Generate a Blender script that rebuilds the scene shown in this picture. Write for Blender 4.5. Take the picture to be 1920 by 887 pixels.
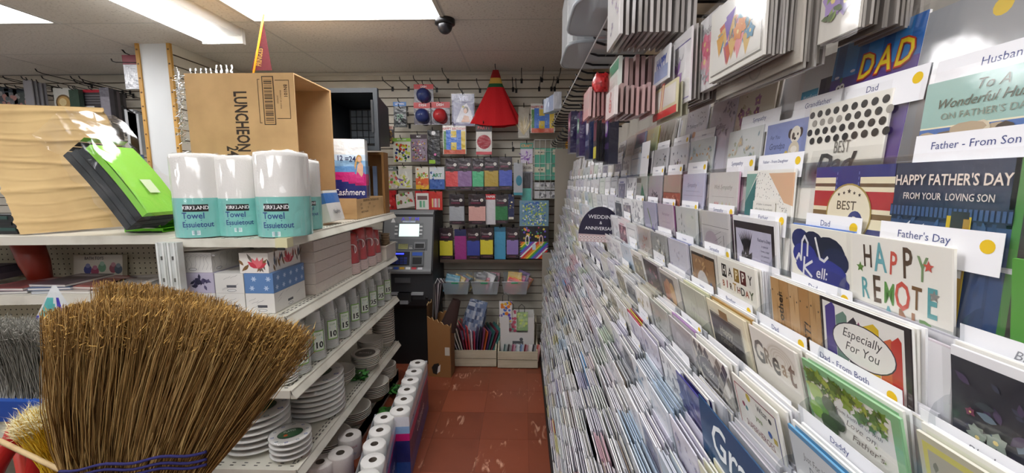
import bpy, math, random
from mathutils import Matrix, Vector
random.seed(7)
for o in list(bpy.data.objects): bpy.data.objects.remove(o)
SC = bpy.context.scene
COL = SC.collection
R = math.radians
# ---------------------------------------------------------------- camera, world, exposure
F, CX, CY, EYE = 780.0, 960.0, 443.5, 1.6
PITCH, YAW = R(7.4), R(1.47)
cam = bpy.data.cameras.new('camera'); cam.sensor_width = 36; cam.lens = F / 1920 * 36; cam.clip_start = .02
camo = bpy.data.objects.new('camera', cam); COL.objects.link(camo)
camo.location = (0, 0, EYE); camo.rotation_euler = (R(90) - PITCH, 0, YAW); SC.camera = camo
w = bpy.data.worlds.new('world'); SC.world = w; w.use_nodes = True
w.node_tree.nodes['Background'].inputs[0].default_value = (.9, .95, 1, 1)
w.node_tree.nodes['Background'].inputs[1].default_value = .05
vs = SC.view_settings; vs.view_transform = 'Standard'; vs.look = 'None'; vs.gamma = 1; vs.use_curve_mapping = False
vs.exposure = 0.62
TROFFER, TUBE = 8.5, 9.0     # strength of the ceiling panels and of the bare tubes

def ray(px, py):
    u = (px - CX) / F; v = -(py - CY) / F
    y = math.cos(PITCH) + v * math.sin(PITCH); z = -math.sin(PITCH) + v * math.cos(PITCH)
    c, s = math.cos(YAW), math.sin(YAW)
    return (u * c - y * s, u * s + y * c, z)
def atY(px, py, Y): r = ray(px, py); t = Y / r[1]; return (r[0] * t, Y, EYE + r[2] * t)
def atX(px, py, X): r = ray(px, py); t = X / r[0]; return (X, r[1] * t, EYE + r[2] * t)
def atZ(px, py, Z): r = ray(px, py); t = (Z - EYE) / r[2]; return (r[0] * t, r[1] * t, Z)

# ---------------------------------------------------------------- mesh helpers
_h = {}
def hx(c):
    if c not in _h:
        v = [int(c[i:i + 2], 16) / 255 for i in (1, 3, 5)]
        _h[c] = tuple(a / 12.92 if a <= .04045 else ((a + .055) / 1.055) ** 2.4 for a in v) + (1.0,)
    return _h[c]
def mixc(a, b, t):
    p = [int(a[i:i + 2], 16) for i in (1, 3, 5)]; q = [int(b[i:i + 2], 16) for i in (1, 3, 5)]
    return '#%02x%02x%02x' % tuple(max(0, min(255, int(x + (y - x) * t))) for x, y in zip(p, q))
_txt = {}
def glyphs(s, bold=0):
    k = (s, bold)
    if k not in _txt:
        cu = bpy.data.curves.new('lettering', 'FONT'); cu.body = s; cu.align_x = 'CENTER'; cu.align_y = 'CENTER'
        cu.resolution_u = 2; cu.offset = bold
        ob = bpy.data.objects.new('lettering', cu)
        me = bpy.data.meshes.new_from_object(ob)
        _txt[k] = ([tuple(v.co) for v in me.vertices], [tuple(p.vertices) for p in me.polygons])
        bpy.data.objects.remove(ob); bpy.data.curves.remove(cu); bpy.data.meshes.remove(me)
    return _txt[k]

class MB:
    def __init__(s): s.v = []; s.f = []; s.c = []; s.s = []; s.z = 0.0
    def face(s, idx, col, sm=False): s.f.append(tuple(idx)); s.c.append(col); s.s.append(sm)
    def poly(s, pts, col, sm=False):
        n = len(s.v); s.v += [tuple(p) for p in pts]; s.face(range(n, n + len(pts)), col, sm)
    def box(s, a, b, col='#ffffff', top=None, front=None):
        x0, y0, z0 = a; x1, y1, z1 = b; n = len(s.v)
        s.v += [(x0, y0, z0), (x1, y0, z0), (x1, y1, z0), (x0, y1, z0), (x0, y0, z1), (x1, y0, z1), (x1, y1, z1), (x0, y1, z1)]
        for q, c in (((3, 2, 1, 0), col), ((4, 5, 6, 7), top or col), ((0, 1, 5, 4), front or col), ((1, 2, 6, 5), col), ((2, 3, 7, 6), col), ((3, 0, 4, 7), col)):
            s.face([n + i for i in q], c)
    def lathe(s, prof, n=24, c=(0, 0, 0), col='#ffffff', sx=1, sy=1, sm=True, close=False):
        b = len(s.v); m = len(prof)
        for r, z in prof:
            for i in range(n):
                a = 2 * math.pi * i / n; s.v.append((c[0] + r * sx * math.cos(a), c[1] + r * sy * math.sin(a), c[2] + z))
        for j in range(m if close else m - 1):
            k = (j + 1) % m; cc = col[j % len(col)] if isinstance(col, list) else col
            for i in range(n):
                i2 = (i + 1) % n; s.face((b + j * n + i, b + j * n + i2, b + k * n + i2, b + k * n + i), cc, sm)
    def tube(s, pts, r, n=6, col='#222222', cap=True, sm=True):
        pts = [Vector(p) for p in pts]; b = len(s.v); m = len(pts); up = Vector((0.13, 0.27, 1))
        for j, p in enumerate(pts):
            d = (pts[min(j + 1, m - 1)] - pts[max(j - 1, 0)]).normalized()
            a = d.cross(up)
            if a.length < 1e-3: a = d.cross(Vector((1, 0, 0)))
            a.normalize(); q = d.cross(a); rr = r[j] if isinstance(r, (list, tuple)) else r
            for i in range(n):
                t = 2 * math.pi * i / n; s.v.append(tuple(p + a * math.cos(t) * rr + q * math.sin(t) * rr))
        for j in range(m - 1):
            for i in range(n):
                i2 = (i + 1) % n; s.face((b + j * n + i, b + j * n + i2, b + (j + 1) * n + i2, b + (j + 1) * n + i), col, sm)
        if cap:
            s.face([b + i for i in range(n)][::-1], col); s.face([b + (m - 1) * n + i for i in range(n)], col)
    def grid(s, fn, nu, nv, col, sm=True):
        b = len(s.v)
        for j in range(nv + 1):
            for i in range(nu + 1): s.v.append(tuple(fn(i / nu, j / nv)))
        for j in range(nv):
            for i in range(nu):
                k = b + j * (nu + 1) + i; cc = col((i + .5) / nu, (j + .5) / nv) if callable(col) else col
                s.face((k, k + 1, k + nu + 2, k + nu + 1), cc, sm)
    def xf(s, M, start=0):
        for i in range(start, len(s.v)): s.v[i] = tuple(M @ Vector(s.v[i]))
    # flat print, drawn in the local XY plane, facing +Z
    def up(s): s.z += .000016; return s.z
    def rect(s, x0, y0, x1, y1, col): z = s.up(); s.poly([(x0, y0, z), (x1, y0, z), (x1, y1, z), (x0, y1, z)], col)
    def flat(s, pts, col): z = s.up(); s.poly([(p[0], p[1], z) for p in pts], col)
    def disc(s, x, y, r, col, n=18, ry=None, a0=0):
        ry = ry or r; s.flat([(x + r * math.cos(a0 + 2 * math.pi * i / n), y + ry * math.sin(a0 + 2 * math.pi * i / n)) for i in range(n)], col)
    def star(s, x, y, r, col, n=5, k=.42, a0=math.pi / 2):
        z = s.up(); P = [(x + (r if i % 2 == 0 else r * k) * math.cos(a0 + math.pi * i / n), y + (r if i % 2 == 0 else r * k) * math.sin(a0 + math.pi * i / n), z) for i in range(2 * n)]
        b = len(s.v); s.v += P + [(x, y, z)]
        for i in range(2 * n): s.face((b + i, b + (i + 1) % (2 * n), b + 2 * n), col)
    def leaf(s, x, y, l, wd, a, col):
        c, t = math.cos(a), math.sin(a)
        s.flat([(x + c * u * l - t * v * wd, y + t * u * l + c * v * wd) for u, v in ((0, 0), (.25, -.4), (.55, -.5), (1, 0), (.55, .5), (.25, .4))], col)
    def line(s, pts, wd, col):
        z = s.up()
        for i in range(len(pts) - 1):
            (x0, y0), (x1, y1) = pts[i], pts[i + 1]; dx, dy = x1 - x0, y1 - y0; L = math.hypot(dx, dy) or 1
            nx, ny = -dy / L * wd / 2, dx / L * wd / 2; ex, ey = dx / L * wd * .3, dy / L * wd * .3
            s.poly([(x0 - nx - ex, y0 - ny - ey, z), (x1 - nx + ex, y1 - ny + ey, z), (x1 + nx + ex, y1 + ny + ey, z), (x0 + nx - ex, y0 + ny - ey, z)], col)
    def text(s, t, x, y, size, col, shear=0, sx=1, bold=0, rot=0):
        z = s.up(); V, P = glyphs(t, bold); b = len(s.v); c, q = math.cos(rot), math.sin(rot)
        for a in V:
            u = (a[0] + shear * a[1]) * size * sx; v = a[1] * size
            s.v.append((x + u * c - v * q, y + u * q + v * c, z))
        for p in P: s.face([b + i for i in p], col)
    def scrawl(s, x0, x1, y, amp, wd, col, n=16, rnd=random):
        P = []; ph = rnd.random() * 6
        for i in range(n * 2 + 1):
            t = i / (n * 2); P.append((x0 + (x1 - x0) * t + amp * .5 * math.cos(t * n * 3.1 + ph), y + amp * math.sin(t * n * 3.1 + ph) * (.5 + .5 * abs(math.sin(t * n * .9 + ph)))))
        s.line(P, wd, col)
    def mesh(s, name):
        me = bpy.data.meshes.new(name); me.from_pydata(s.v, [], s.f)
        ca = me.color_attributes.new('Col', 'FLOAT_COLOR', 'CORNER'); d = []
        for f, c in zip(s.f, s.c): d += list(hx(c)) * len(f)
        ca.data.foreach_set('color', d)
        me.polygons.foreach_set('use_smooth', s.s); me.update()
        return me
    def obj(s, name, mat='paper', parent=None, M=None):
        me = s.mesh(name); me.materials.append(MT[mat]); return link(name, me, parent, M)
def link(name, me, parent=None, M=None):
    o = bpy.data.objects.new(name, me); COL.objects.link(o)
    if parent: o.parent = parent
    if M is not None: o.matrix_local = M
    return o
def tag(o, label, cat, group=None):
    o['label'] = label; o['category'] = cat
    if group: o['group'] = group
    return o
def thing(name, label, cat, M=None, group=None):
    return tag(link(name, None, None, M), label, cat, group)
def struct(o): o['kind'] = 'structure'; return o
def stuff(o): o['kind'] = 'stuff'; return o
def dup(root, M, label=None):
    c = root.copy(); COL.objects.link(c); c.matrix_world = M
    if label: c['label'] = label
    for ch in list(root.children):
        d = ch.copy(); COL.objects.link(d); d.parent = c
        for g in list(ch.children):
            e = g.copy(); COL.objects.link(e); e.parent = d
    return c
def T(x, y, z): return Matrix.Translation((x, y, z))
def RX(a): return Matrix.Rotation(R(a), 4, 'X')
def RY(a): return Matrix.Rotation(R(a), 4, 'Y')
def RZ(a): return Matrix.Rotation(R(a), 4, 'Z')
def FW(x, y, z, lean=0, roll=0, turn=0): return T(x, y, z) @ RZ(turn) @ RX(90) @ RX(-lean) @ RZ(roll)      # faces the camera (-Y)
def FR(x, y, z, lean=0, roll=0): return T(x, y, z) @ RZ(-90) @ RX(90) @ RX(-lean) @ RZ(roll)                  # faces the aisle (-X)
def one(mb, name, label, cat, mat='paper', M=None, group=None): return tag(mb.obj(name, mat, None, M), label, cat, group)
NTH = 'first second third fourth fifth sixth seventh eighth ninth tenth eleventh twelfth thirteenth fourteenth fifteenth sixteenth seventeenth eighteenth nineteenth twentieth'.split()
def ro(x, p): return random.uniform(x - p, x + p)

# ---------------------------------------------------------------- materials
MT = {}
def mat(name, col=None, rough=.6, metal=0, coat=0, noise=None, bump=None, emit=None, clear=None, spec=.5, sheen=0):
    m = bpy.data.materials.new(name); m.use_nodes = True; nt = m.node_tree; N = nt.nodes; L = nt.links
    p = N['Principled BSDF']; p.inputs['Roughness'].default_value = rough; p.inputs['Metallic'].default_value = metal
    p.inputs['Coat Weight'].default_value = coat; p.inputs['Coat Roughness'].default_value = .12; p.inputs['Specular IOR Level'].default_value = spec
    if col is None:
        a = N.new('ShaderNodeAttribute'); a.attribute_name = 'Col'; out = a.outputs['Color']
    else:
        a = N.new('ShaderNodeRGB'); a.outputs[0].default_value = hx(col); out = a.outputs[0]
    tc = N.new('ShaderNodeTexCoord')
    if noise:                                     # (scale, colour it drifts towards, amount, stretch)
        sc, c2, amt = noise[:3]; n = N.new('ShaderNodeTexNoise'); n.inputs['Scale'].default_value = sc; n.inputs['Detail'].default_value = 5
        mp = N.new('ShaderNodeMapping'); mp.inputs['Scale'].default_value = noise[3] if len(noise) > 3 else (1, 1, 1)
        L.new(tc.outputs['Object'], mp.inputs[0]); L.new(mp.outputs[0], n.inputs['Vector'])
        r = N.new('ShaderNodeValToRGB'); lo, hi = noise[4] if len(noise) > 4 else (.4, .75)
        r.color_ramp.elements[0].position = lo; r.color_ramp.elements[1].position = hi
        r.color_ramp.elements[1].color = (amt, amt, amt, 1); L.new(n.outputs['Fac'], r.inputs[0])
        x = N.new('ShaderNodeMix'); x.data_type = 'RGBA'; L.new(r.outputs[0], x.inputs['Factor']); L.new(out, x.inputs['A']); x.inputs['B'].default_value = hx(c2)
        out = x.outputs['Result']
    L.new(out, p.inputs['Base Color'])
    if bump:
        sc, st, di = bump[:3]; n = N.new('ShaderNodeTexNoise'); n.inputs['Scale'].default_value = sc; n.inputs['Detail'].default_value = 3
        mp = N.new('ShaderNodeMapping'); mp.inputs['Scale'].default_value = bump[3] if len(bump) > 3 else (1, 1, 1)
        L.new(tc.outputs['Object'], mp.inputs[0]); L.new(mp.outputs[0], n.inputs['Vector'])
        b = N.new('ShaderNodeBump'); b.inputs['Strength'].default_value = st; b.inputs['Distance'].default_value = di
        L.new(n.outputs['Fac'], b.inputs['Height']); L.new(b.outputs[0], p.inputs['Normal'])
        if coat: L.new(b.outputs[0], p.inputs['Coat Normal'])
    if emit: p.inputs['Emission Color'].default_value = hx(emit[0]); p.inputs['Emission Strength'].default_value = emit[1]
    if clear is not None:                         # thin film: mostly see-through with a sharp sheen
        tr = N.new('ShaderNodeBsdfTransparent'); tr.inputs[0].default_value = hx(col or '#ffffff'); mx = N.new('ShaderNodeMixShader'); lw = N.new('ShaderNodeLayerWeight'); lw.inputs[0].default_value = .35
        mr = N.new('ShaderNodeMapRange'); mr.inputs['To Min'].default_value = clear; mr.inputs['To Max'].default_value = min(1, clear + .55)
        L.new(lw.outputs['Facing'], mr.inputs['Value']); L.new(mr.outputs[0], mx.inputs[0]); L.new(tr.outputs[0], mx.inputs[1])
        if rough < .2:
            gl = N.new('ShaderNodeBsdfGlossy'); gl.inputs['Roughness'].default_value = rough; L.new(gl.outputs[0], mx.inputs[2])
            if bump: L.new(b.outputs[0], gl.inputs['Normal'])
            mr.inputs['To Max'].default_value = min(1, clear + .3)
        else: L.new(p.outputs[0], mx.inputs[2])
        L.new(mx.outputs[0], N['Material Output'].inputs['Surface'])
    MT[name] = m; return m
mat('paper', rough=.75)
mat('print', rough=.42, coat=.25, bump=(9, .12, .01))
mat('sleeved', rough=.4, coat=.65, bump=(14, .12, .006))
mat('film_print', rough=.3, coat=.5, bump=(22, .5, .012))
mat('plastic', rough=.38)
mat('satin', rough=.55, bump=(30, .15, .004))
mat('tissue', rough=.9, bump=(160, .5, .003))
mat('cardboard', rough=.82, noise=(6, '#8a6a42', .35), bump=(4, .15, .01))
mat('shelf_paint', rough=.42, noise=(7, '#8f8a78', .45, (1, 1, 1), (.5, .8)))
mat('wire', '#17171a', rough=.35, spec=.4)
mat('chrome', '#c9ccd0', rough=.2, metal=1)
mat('foil', '#e6e8ea', rough=.18, metal=1, bump=(60, 1, .02))
mat('slat', '#d6d0c2', rough=.5, noise=(3, '#a59c88', .5, (1, 1, 4)))
mat('groove', '#4a3524', rough=.8)
mat('white_panel', '#d6d9da', rough=.5, noise=(2, '#b9bbb9', .4))
mat('wood', rough=.6, noise=(5, '#7a4f1e', .5, (6, 6, .6)))
mat('pale_wood', rough=.7, noise=(9, '#9a8d70', .5, (.5, 4, 4)), bump=(12, .2, .004))
mat('ceiling_tile', '#dedad2', rough=.9, noise=(70, '#8f887d', .5, (1, 1, 1), (.56, .7)), bump=(60, .3, .006))
mat('grid_paint', '#c6c4bd', rough=.5)
mat('floor_tile', '#8c4a33', rough=.36, noise=(2.2, '#63301f', .75, (1, .7, 1)), bump=(30, .08, .003))
mat('grime', '#5a2a1c', rough=.8)
mat('wall_tan', '#86735a', rough=.7, noise=(2, '#6a5a44', .5))
mat('wall_brown', '#3a2a20', rough=.6, noise=(4, '#221611', .7, (1, 1, .2)))
mat('lamp', '#ffffff', emit=('#fdfdff', TROFFER))
mat('tube_glow', '#ffffff', emit=('#fbfdff', TUBE))
mat('film', '#ffffff', rough=.12, clear=.03, bump=(11, .16, .012))
mat('acrylic', '#e6e9eb', rough=.15, clear=.06)
mat('cup_plastic', '#f2f5f2', rough=.25, clear=.42)
mat('bin_plastic', '#d8dde0', rough=.3, clear=.3)
mat('straw', rough=.85, spec=.2)
mat('black_plastic', '#16181b', rough=.42, bump=(40, .15, .003))
mat('fabric', rough=.9, bump=(70, .4, .004))
mat('screen', '#c8d6d2', rough=.2, emit=('#c9dad6', .75))
mat('blue_glow', '#2030ff', emit=('#2a34ff', 3.0))
# ================================================================ the setting
WALLY, CEIL = 3.93, 2.6
# floor: dark bed with separate vinyl tiles where the aisle shows them
m = MB(); m.box((-5.2, -3.2, -.05), (.75, 4.1, -.004)); floor = struct(m.obj("floor", "grime"))
ts = .305; m = MB(); m.box((.0006, .0006, -.006), (ts - .0006, ts - .0006, 0)); tm = m.mesh('floor_tile'); tm.materials.append(MT['floor_tile'])
nt = MT['floor_tile'].node_tree; N = nt.nodes; L = nt.links; p = N['Principled BSDF']
src = p.inputs['Base Color'].links[0].from_socket                      # pale scuffs and scratches, different on every tile
oi = N.new('ShaderNodeNewGeometry'); mp = N.new('ShaderNodeMapping'); mp.inputs['Scale'].default_value = (26, 7, 1); mp.inputs['Rotation'].default_value = (0, 0, .35)
n1 = N.new('ShaderNodeTexNoise'); n1.inputs['Scale'].default_value = 1; n1.inputs['Detail'].default_value = 8; n1.inputs['Distortion'].default_value = 1.2
L.new(oi.outputs['Position'], mp.inputs[0]); L.new(mp.outputs[0], n1.inputs['Vector'])
n2 = N.new('ShaderNodeTexNoise'); n2.inputs['Scale'].default_value = 3.1; L.new(oi.outputs['Position'], n2.inputs['Vector'])
mu = N.new('ShaderNodeMath'); mu.operation = 'MULTIPLY'; L.new(n1.outputs['Fac'], mu.inputs[0]); L.new(n2.outputs['Fac'], mu.inputs[1])
rp = N.new('ShaderNodeValToRGB'); rp.color_ramp.elements[0].position = .345; rp.color_ramp.elements[1].position = .43; L.new(mu.outputs[0], rp.inputs[0])
x = N.new('ShaderNodeMix'); x.data_type = 'RGBA'; L.new(rp.outputs[0], x.inputs['Factor']); L.new(src, x.inputs['A']); x.inputs['B'].default_value = hx('#d9a488')
ob = N.new('ShaderNodeObjectInfo'); hs = N.new('ShaderNodeHueSaturation'); mr = N.new('ShaderNodeMapRange'); mr.inputs['To Min'].default_value = .78; mr.inputs['To Max'].default_value = 1.12
L.new(ob.outputs['Random'], mr.inputs['Value']); L.new(mr.outputs[0], hs.inputs['Value']); L.new(x.outputs['Result'], hs.inputs['Color']); L.new(hs.outputs[0], p.inputs['Base Color'])
for i in range(8):
    for j in range(10): link('floor_tile', tm, floor, T(-1.79 + i * ts, .9 + j * ts, 0))
# ceiling: grid of tiles 1.22 x 0.61, some replaced by light panels
m = MB(); m.box((-5.2, -3.2, CEIL + .03), (.75, 4.1, CEIL + .08)); ceiling = struct(m.obj('ceiling', 'ceiling_tile'))
gx, gy = 1.22, .61; GX0, GY0 = -.475, 2.715
m = MB(); m.box((.004, .004, -.002), (gx - .004, gy - .004, .02)); cm = m.mesh('ceiling_panel'); cm.materials.append(MT['ceiling_tile'])
lights = {(-1, -1), (-3, -1), (-1, -4), (-3, -4), (-1, -8), (-3, -8), (0, -6)}  # panels out of view are added to brighten the near cards and the room
for i in range(-4, 1):
    for j in range(-10, 2):
        x0, y0 = GX0 + i * gx, GY0 + j * gy
        if (i, j) not in lights: link('ceiling_panel', cm, ceiling, T(x0, y0, CEIL))
m = MB()
for i in range(-3, 1): m.box((GX0 + i * gx - .006, -3.2, CEIL - .003), (GX0 + i * gx + .006, WALLY, CEIL + .01))
for j in range(-9, 2): m.box((-5.2, GY0 + j * gy - .006, CEIL - .003), (.75, GY0 + j * gy + .006, CEIL + .01))
m.obj('ceiling_grid', 'grid_paint', ceiling)
where = {(-1, -1): 'large lit ceiling light panel above the aisle beside the dome camera', (-3, -1): 'lit ceiling light panel at the upper left edge above the cardboard box'}
for (i, j) in sorted(lights):
    x0, y0 = GX0 + i * gx, GY0 + j * gy
    t = thing('ceiling_light', where.get((i, j), 'added unseen ceiling light panel, %s row %s' % ('aisle' if i > -2 else 'left', 'one' if j == -4 else 'two' if j == -6 else 'three')), 'light', T(x0, y0, CEIL), 'ceiling light panels')
    m = MB(); m.box((.03, .03, -.004), (gx - .03, gy - .03, .012)); m.obj('diffuser', 'lamp', t)
    m = MB()
    for a, b in (((.006, .006), (gx - .006, .03)), ((.006, gy - .03), (gx - .006, gy - .006)), ((.006, .03), (.03, gy - .03)), ((gx - .03, .03), (gx - .006, gy - .03))): m.box((*a, -.008), (*b, .012))
    m.obj('frame', 'grid_paint', t)
# surface mounted strip with two bare tubes
t = thing('strip_light', 'white ceiling strip light with two bare glowing fluorescent tubes', 'light', T(-1.97, 1.55, 0))
m = MB(); m.box((-.12, 0, 2.545), (.13, 1.28, 2.598), '#d8d8d4'); m.box((-.13, 1.26, 2.50), (.14, 1.29, 2.598), '#d8d8d4'); m.box((-.13, -.01, 2.50), (.14, .02, 2.598), '#d8d8d4'); m.obj('housing', 'plastic', t)
for s in (-.09, -.02):
    m = MB(); m.tube([(s, .02, 2.515), (s, 1.26, 2.515)], .014, 12); m.obj('tube', 'tube_glow', t)
# walls
def slat_wall(name, M, wd, h0=0.0, n=34, pitch=.0765, parent=None):
    b = MB(); b.box((0, 0, -.06), (wd, CEIL, -.012)); o = b.obj(name, 'groove', None, M); struct(o)
    s = MB(); s.box((0, .004, -.014), (wd, pitch - .006, 0)); s.poly([(0, pitch - .006, 0), (wd, pitch - .006, 0), (wd, pitch - .003, -.006), (0, pitch - .003, -.006)], '#ffffff')
    me = s.mesh('slat'); me.materials.append(MT['slat'])
    for i in range(n): link('slat', me, o, T(0, h0 + i * pitch, 0))
    return o
wb = slat_wall('wall_back', FW(-2.55, WALLY, 0), 3.35)
wl = slat_wall('wall_left', FW(-5.2, WALLY + .02, 0), 2.41)
m = MB(); m.box((-.09, -2, 0), (0, WALLY + .06, CEIL)); struct(m.obj('wall_right', 'wall_tan', None, T(.72, 0, 0)))
m = MB(); m.box((-5.3, -3.3, 0), (.8, -3.2, CEIL)); struct(m.obj('wall_rear', 'white_panel'))
m = MB(); m.box((-5.3, -3.3, 0), (-5.2, 4.1, CEIL)); struct(m.obj('wall_outer', 'white_panel'))
m = MB(); m.box((0, 0, 0), (.01, .75, .85)); o = one(m, 'wood_board', 'dark brown wooden board behind the top row of cards', 'board', 'wall_brown', T(.60, .05, 1.72))
# partition that ends in the white column
pt = slat_wall('wall_partition', T(-2.55, 3.11, 0) @ RZ(90) @ RX(90), .82)
m = MB(); m.box((-2.785, 3.10, 0), (-2.575, 3.94, CEIL)); m.obj('end_panel', 'white_panel', pt, pt.matrix_world.inverted() if False else (T(-2.55, 3.11, 0) @ RZ(90) @ RX(90)).inverted())
for a in (-2.81, -2.578):
    m = MB(); m.box((a, 3.09, 0), (a + .026, 3.112, CEIL), '#c99a4a')
    for z in range(26): m.box((a + .008, 3.087, .05 + z * .1), (a + .018, 3.091, .06 + z * .1), '#5a4326')
    m.obj('wood_strip', 'wood', pt, (T(-2.55, 3.11, 0) @ RZ(90) @ RX(90)).inverted())
m = MB(); m.box((-2.55, WALLY - .012, CEIL - .03), (.63, WALLY - .0005, CEIL - .004), '#c9c5ba'); struct(m.obj('trim_1', 'plastic'))
# dome camera
t = thing('dome_camera', 'small black security dome camera on the ceiling', 'camera', T(*atZ(834, 36, CEIL)))
m = MB(); m.lathe([(0, 0), (.062, 0), (.062, -.03), (.05, -.036), (.046, -.036)], 28, col='#151517'); m.obj('base', 'plastic', t)
m = MB(); m.lathe([(.046 * math.cos(a), -.036 - .052 * math.sin(a)) for a in [i * math.pi / 16 for i in range(9)]], 28, col='#121218'); m.obj('dome', 'sleeved', t)
m = MB(); m.lathe([(.03 * math.cos(a), -.034 - .03 * math.sin(a)) for a in [i * math.pi / 12 for i in range(7)]], 16, col='#8a8a90'); m.obj('lens', 'plastic', t)
# ================================================================ shelving unit left of the aisle
GX1, GX0_, GYA, GYB = -.98, -1.47, 1.66, 3.17
SH = [1.37, 1.042, .712, .342]
g = thing('shelving_unit', 'white metal shelving unit with four shelves beside the ATM', 'shelving', T(0, 0, 0))
CRM = '#d9d6c8'
for z in SH:
    m = MB(); x0 = GX0_ - .03 if z > 1.3 else GX0_
    if z > 1.3: m.box((-1.93, 2.22, z - .022), (x0, GYB, z), CRM)
    m.box((x0, GYA + .012, z - .022), (GX1 - .014, GYB, z), CRM)
    dk_ = m.obj('shelf_deck', 'shelf_paint', g)
    m = MB(); m.poly([(GX1 - .014, GYA, z + .002), (GX1 + .010, GYA, z - .034), (GX1 + .010, GYB, z - .034), (GX1 - .014, GYB, z + .002)], CRM)
    m.box((GX1 - .014, GYA, z - .036), (GX1 - .008, GYB, z + .002), CRM); m.poly([(GX1 + .01, GYA, z - .034), (GX1 + .01, GYA, z - .038), (GX1 + .01, GYB, z - .038), (GX1 + .01, GYB, z - .034)], CRM)
    m.poly([(GX1 - .014, GYB, z - .036), (GX1 + .010, GYB, z - .036), (GX1 - .014, GYB, z + .002)], CRM); m.poly([(GX1 - .014, GYA, z + .002), (GX1 - .008, GYA, z - .036), (GX1 + .010, GYA, z - .036)], CRM)
    m.obj('price_rail', 'shelf_paint', g)
    m = MB(); m.box((x0, GYA - .002, z - .034), (GX1 - .016, GYA + .012, z + .001), CRM); m.obj('end_lip', 'shelf_paint', g)
    m = MB()
    for q in range(44): y = GYA + .05 + q * .034; m.box((GX1 - .040, y, z - .001), (GX1 - .034, y + .018, z + .0006), '#2a2926'); m.box((GX1 - .056, y, z - .001), (GX1 - .051, y + .018, z + .0006), '#2a2926')
    for q in range(8): x = GX0_ + .05 + q * .055; m.box((x, GYA + .024, z - .001), (x + .016, GYA + .029, z + .0006), '#2a2926'); m.box((x, GYA + .042, z - .001), (x + .016, GYA + .047, z + .0006), '#2a2926')
    stuff(m.obj('slots', 'plastic', dk_))
    for y in (GYA + .03, GYB - .03):
        m = MB(); m.poly([(GX0_, y, z - .06), (GX0_, y, z - .02), (GX1 - .05, y, z - .024), (GX1 - .05, y, z - .032)], CRM); m.obj('bracket', 'shelf_paint', g)
m = MB(); m.box((-1.49, GYA + .02, .0), (-1.472, GYB, 1.345), '#cfccbf')
m.obj('back_panel', 'shelf_paint', g)
for y in (GYA + .0, GYB - .03):
    m = MB(); m.box((-1.50, y, 0), (-1.455, y + .03, 1.348), '#d6d6cc'); m.obj('upright', 'shelf_paint', g)
m = MB(); m.box((-1.47, GYA + .02, .02), (GX1 - .02, GYB, .10), '#bdb9ab'); m.box((GX1 - .03, GYA + .02, 0), (GX1 - .02, GYB, .11), '#a8a496'); m.obj('base_deck', 'shelf_paint', g)
m = MB(); m.box((-1.01, 1.655, 1.335), (-.96, 1.70, 1.374), '#cfc9a0'); m.box((-1.0, 1.652, 1.325), (-.975, 1.665, 1.336), '#2a2a28'); m.obj('corner_clip', 'plastic', g)
for i, dx in enumerate((0, .048)):
    m = MB(); m.box((0, 0, 0), (.043, .03, 1.36), '#c9ccc9'); m.box((.006, -.006, 0), (.014, .002, 1.36), '#dfe2df'); m.box((.03, -.006, 0), (.037, .002, 1.36), '#dfe2df')
    for q in range(15): m.box((.019, -.003, .03 + q * .09), (.026, .001, .045 + q * .09), '#4a4a48')
    one(m, 'metal_upright', ('left', 'right')[i] + ' one of two loose white metal uprights leaning at the shelf end', 'metal strip', 'shelf_paint', T(-1.475 + dx * .95, 1.615, .0), 'loose metal uprights')

def wrap(m, r, a0=0, st=0):
    for i in range(st, len(m.v)):
        x, y, z = m.v[i]; a = x / r + a0; m.v[i] = ((r + z) * math.sin(a), -(r + z) * math.cos(a), y)
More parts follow.
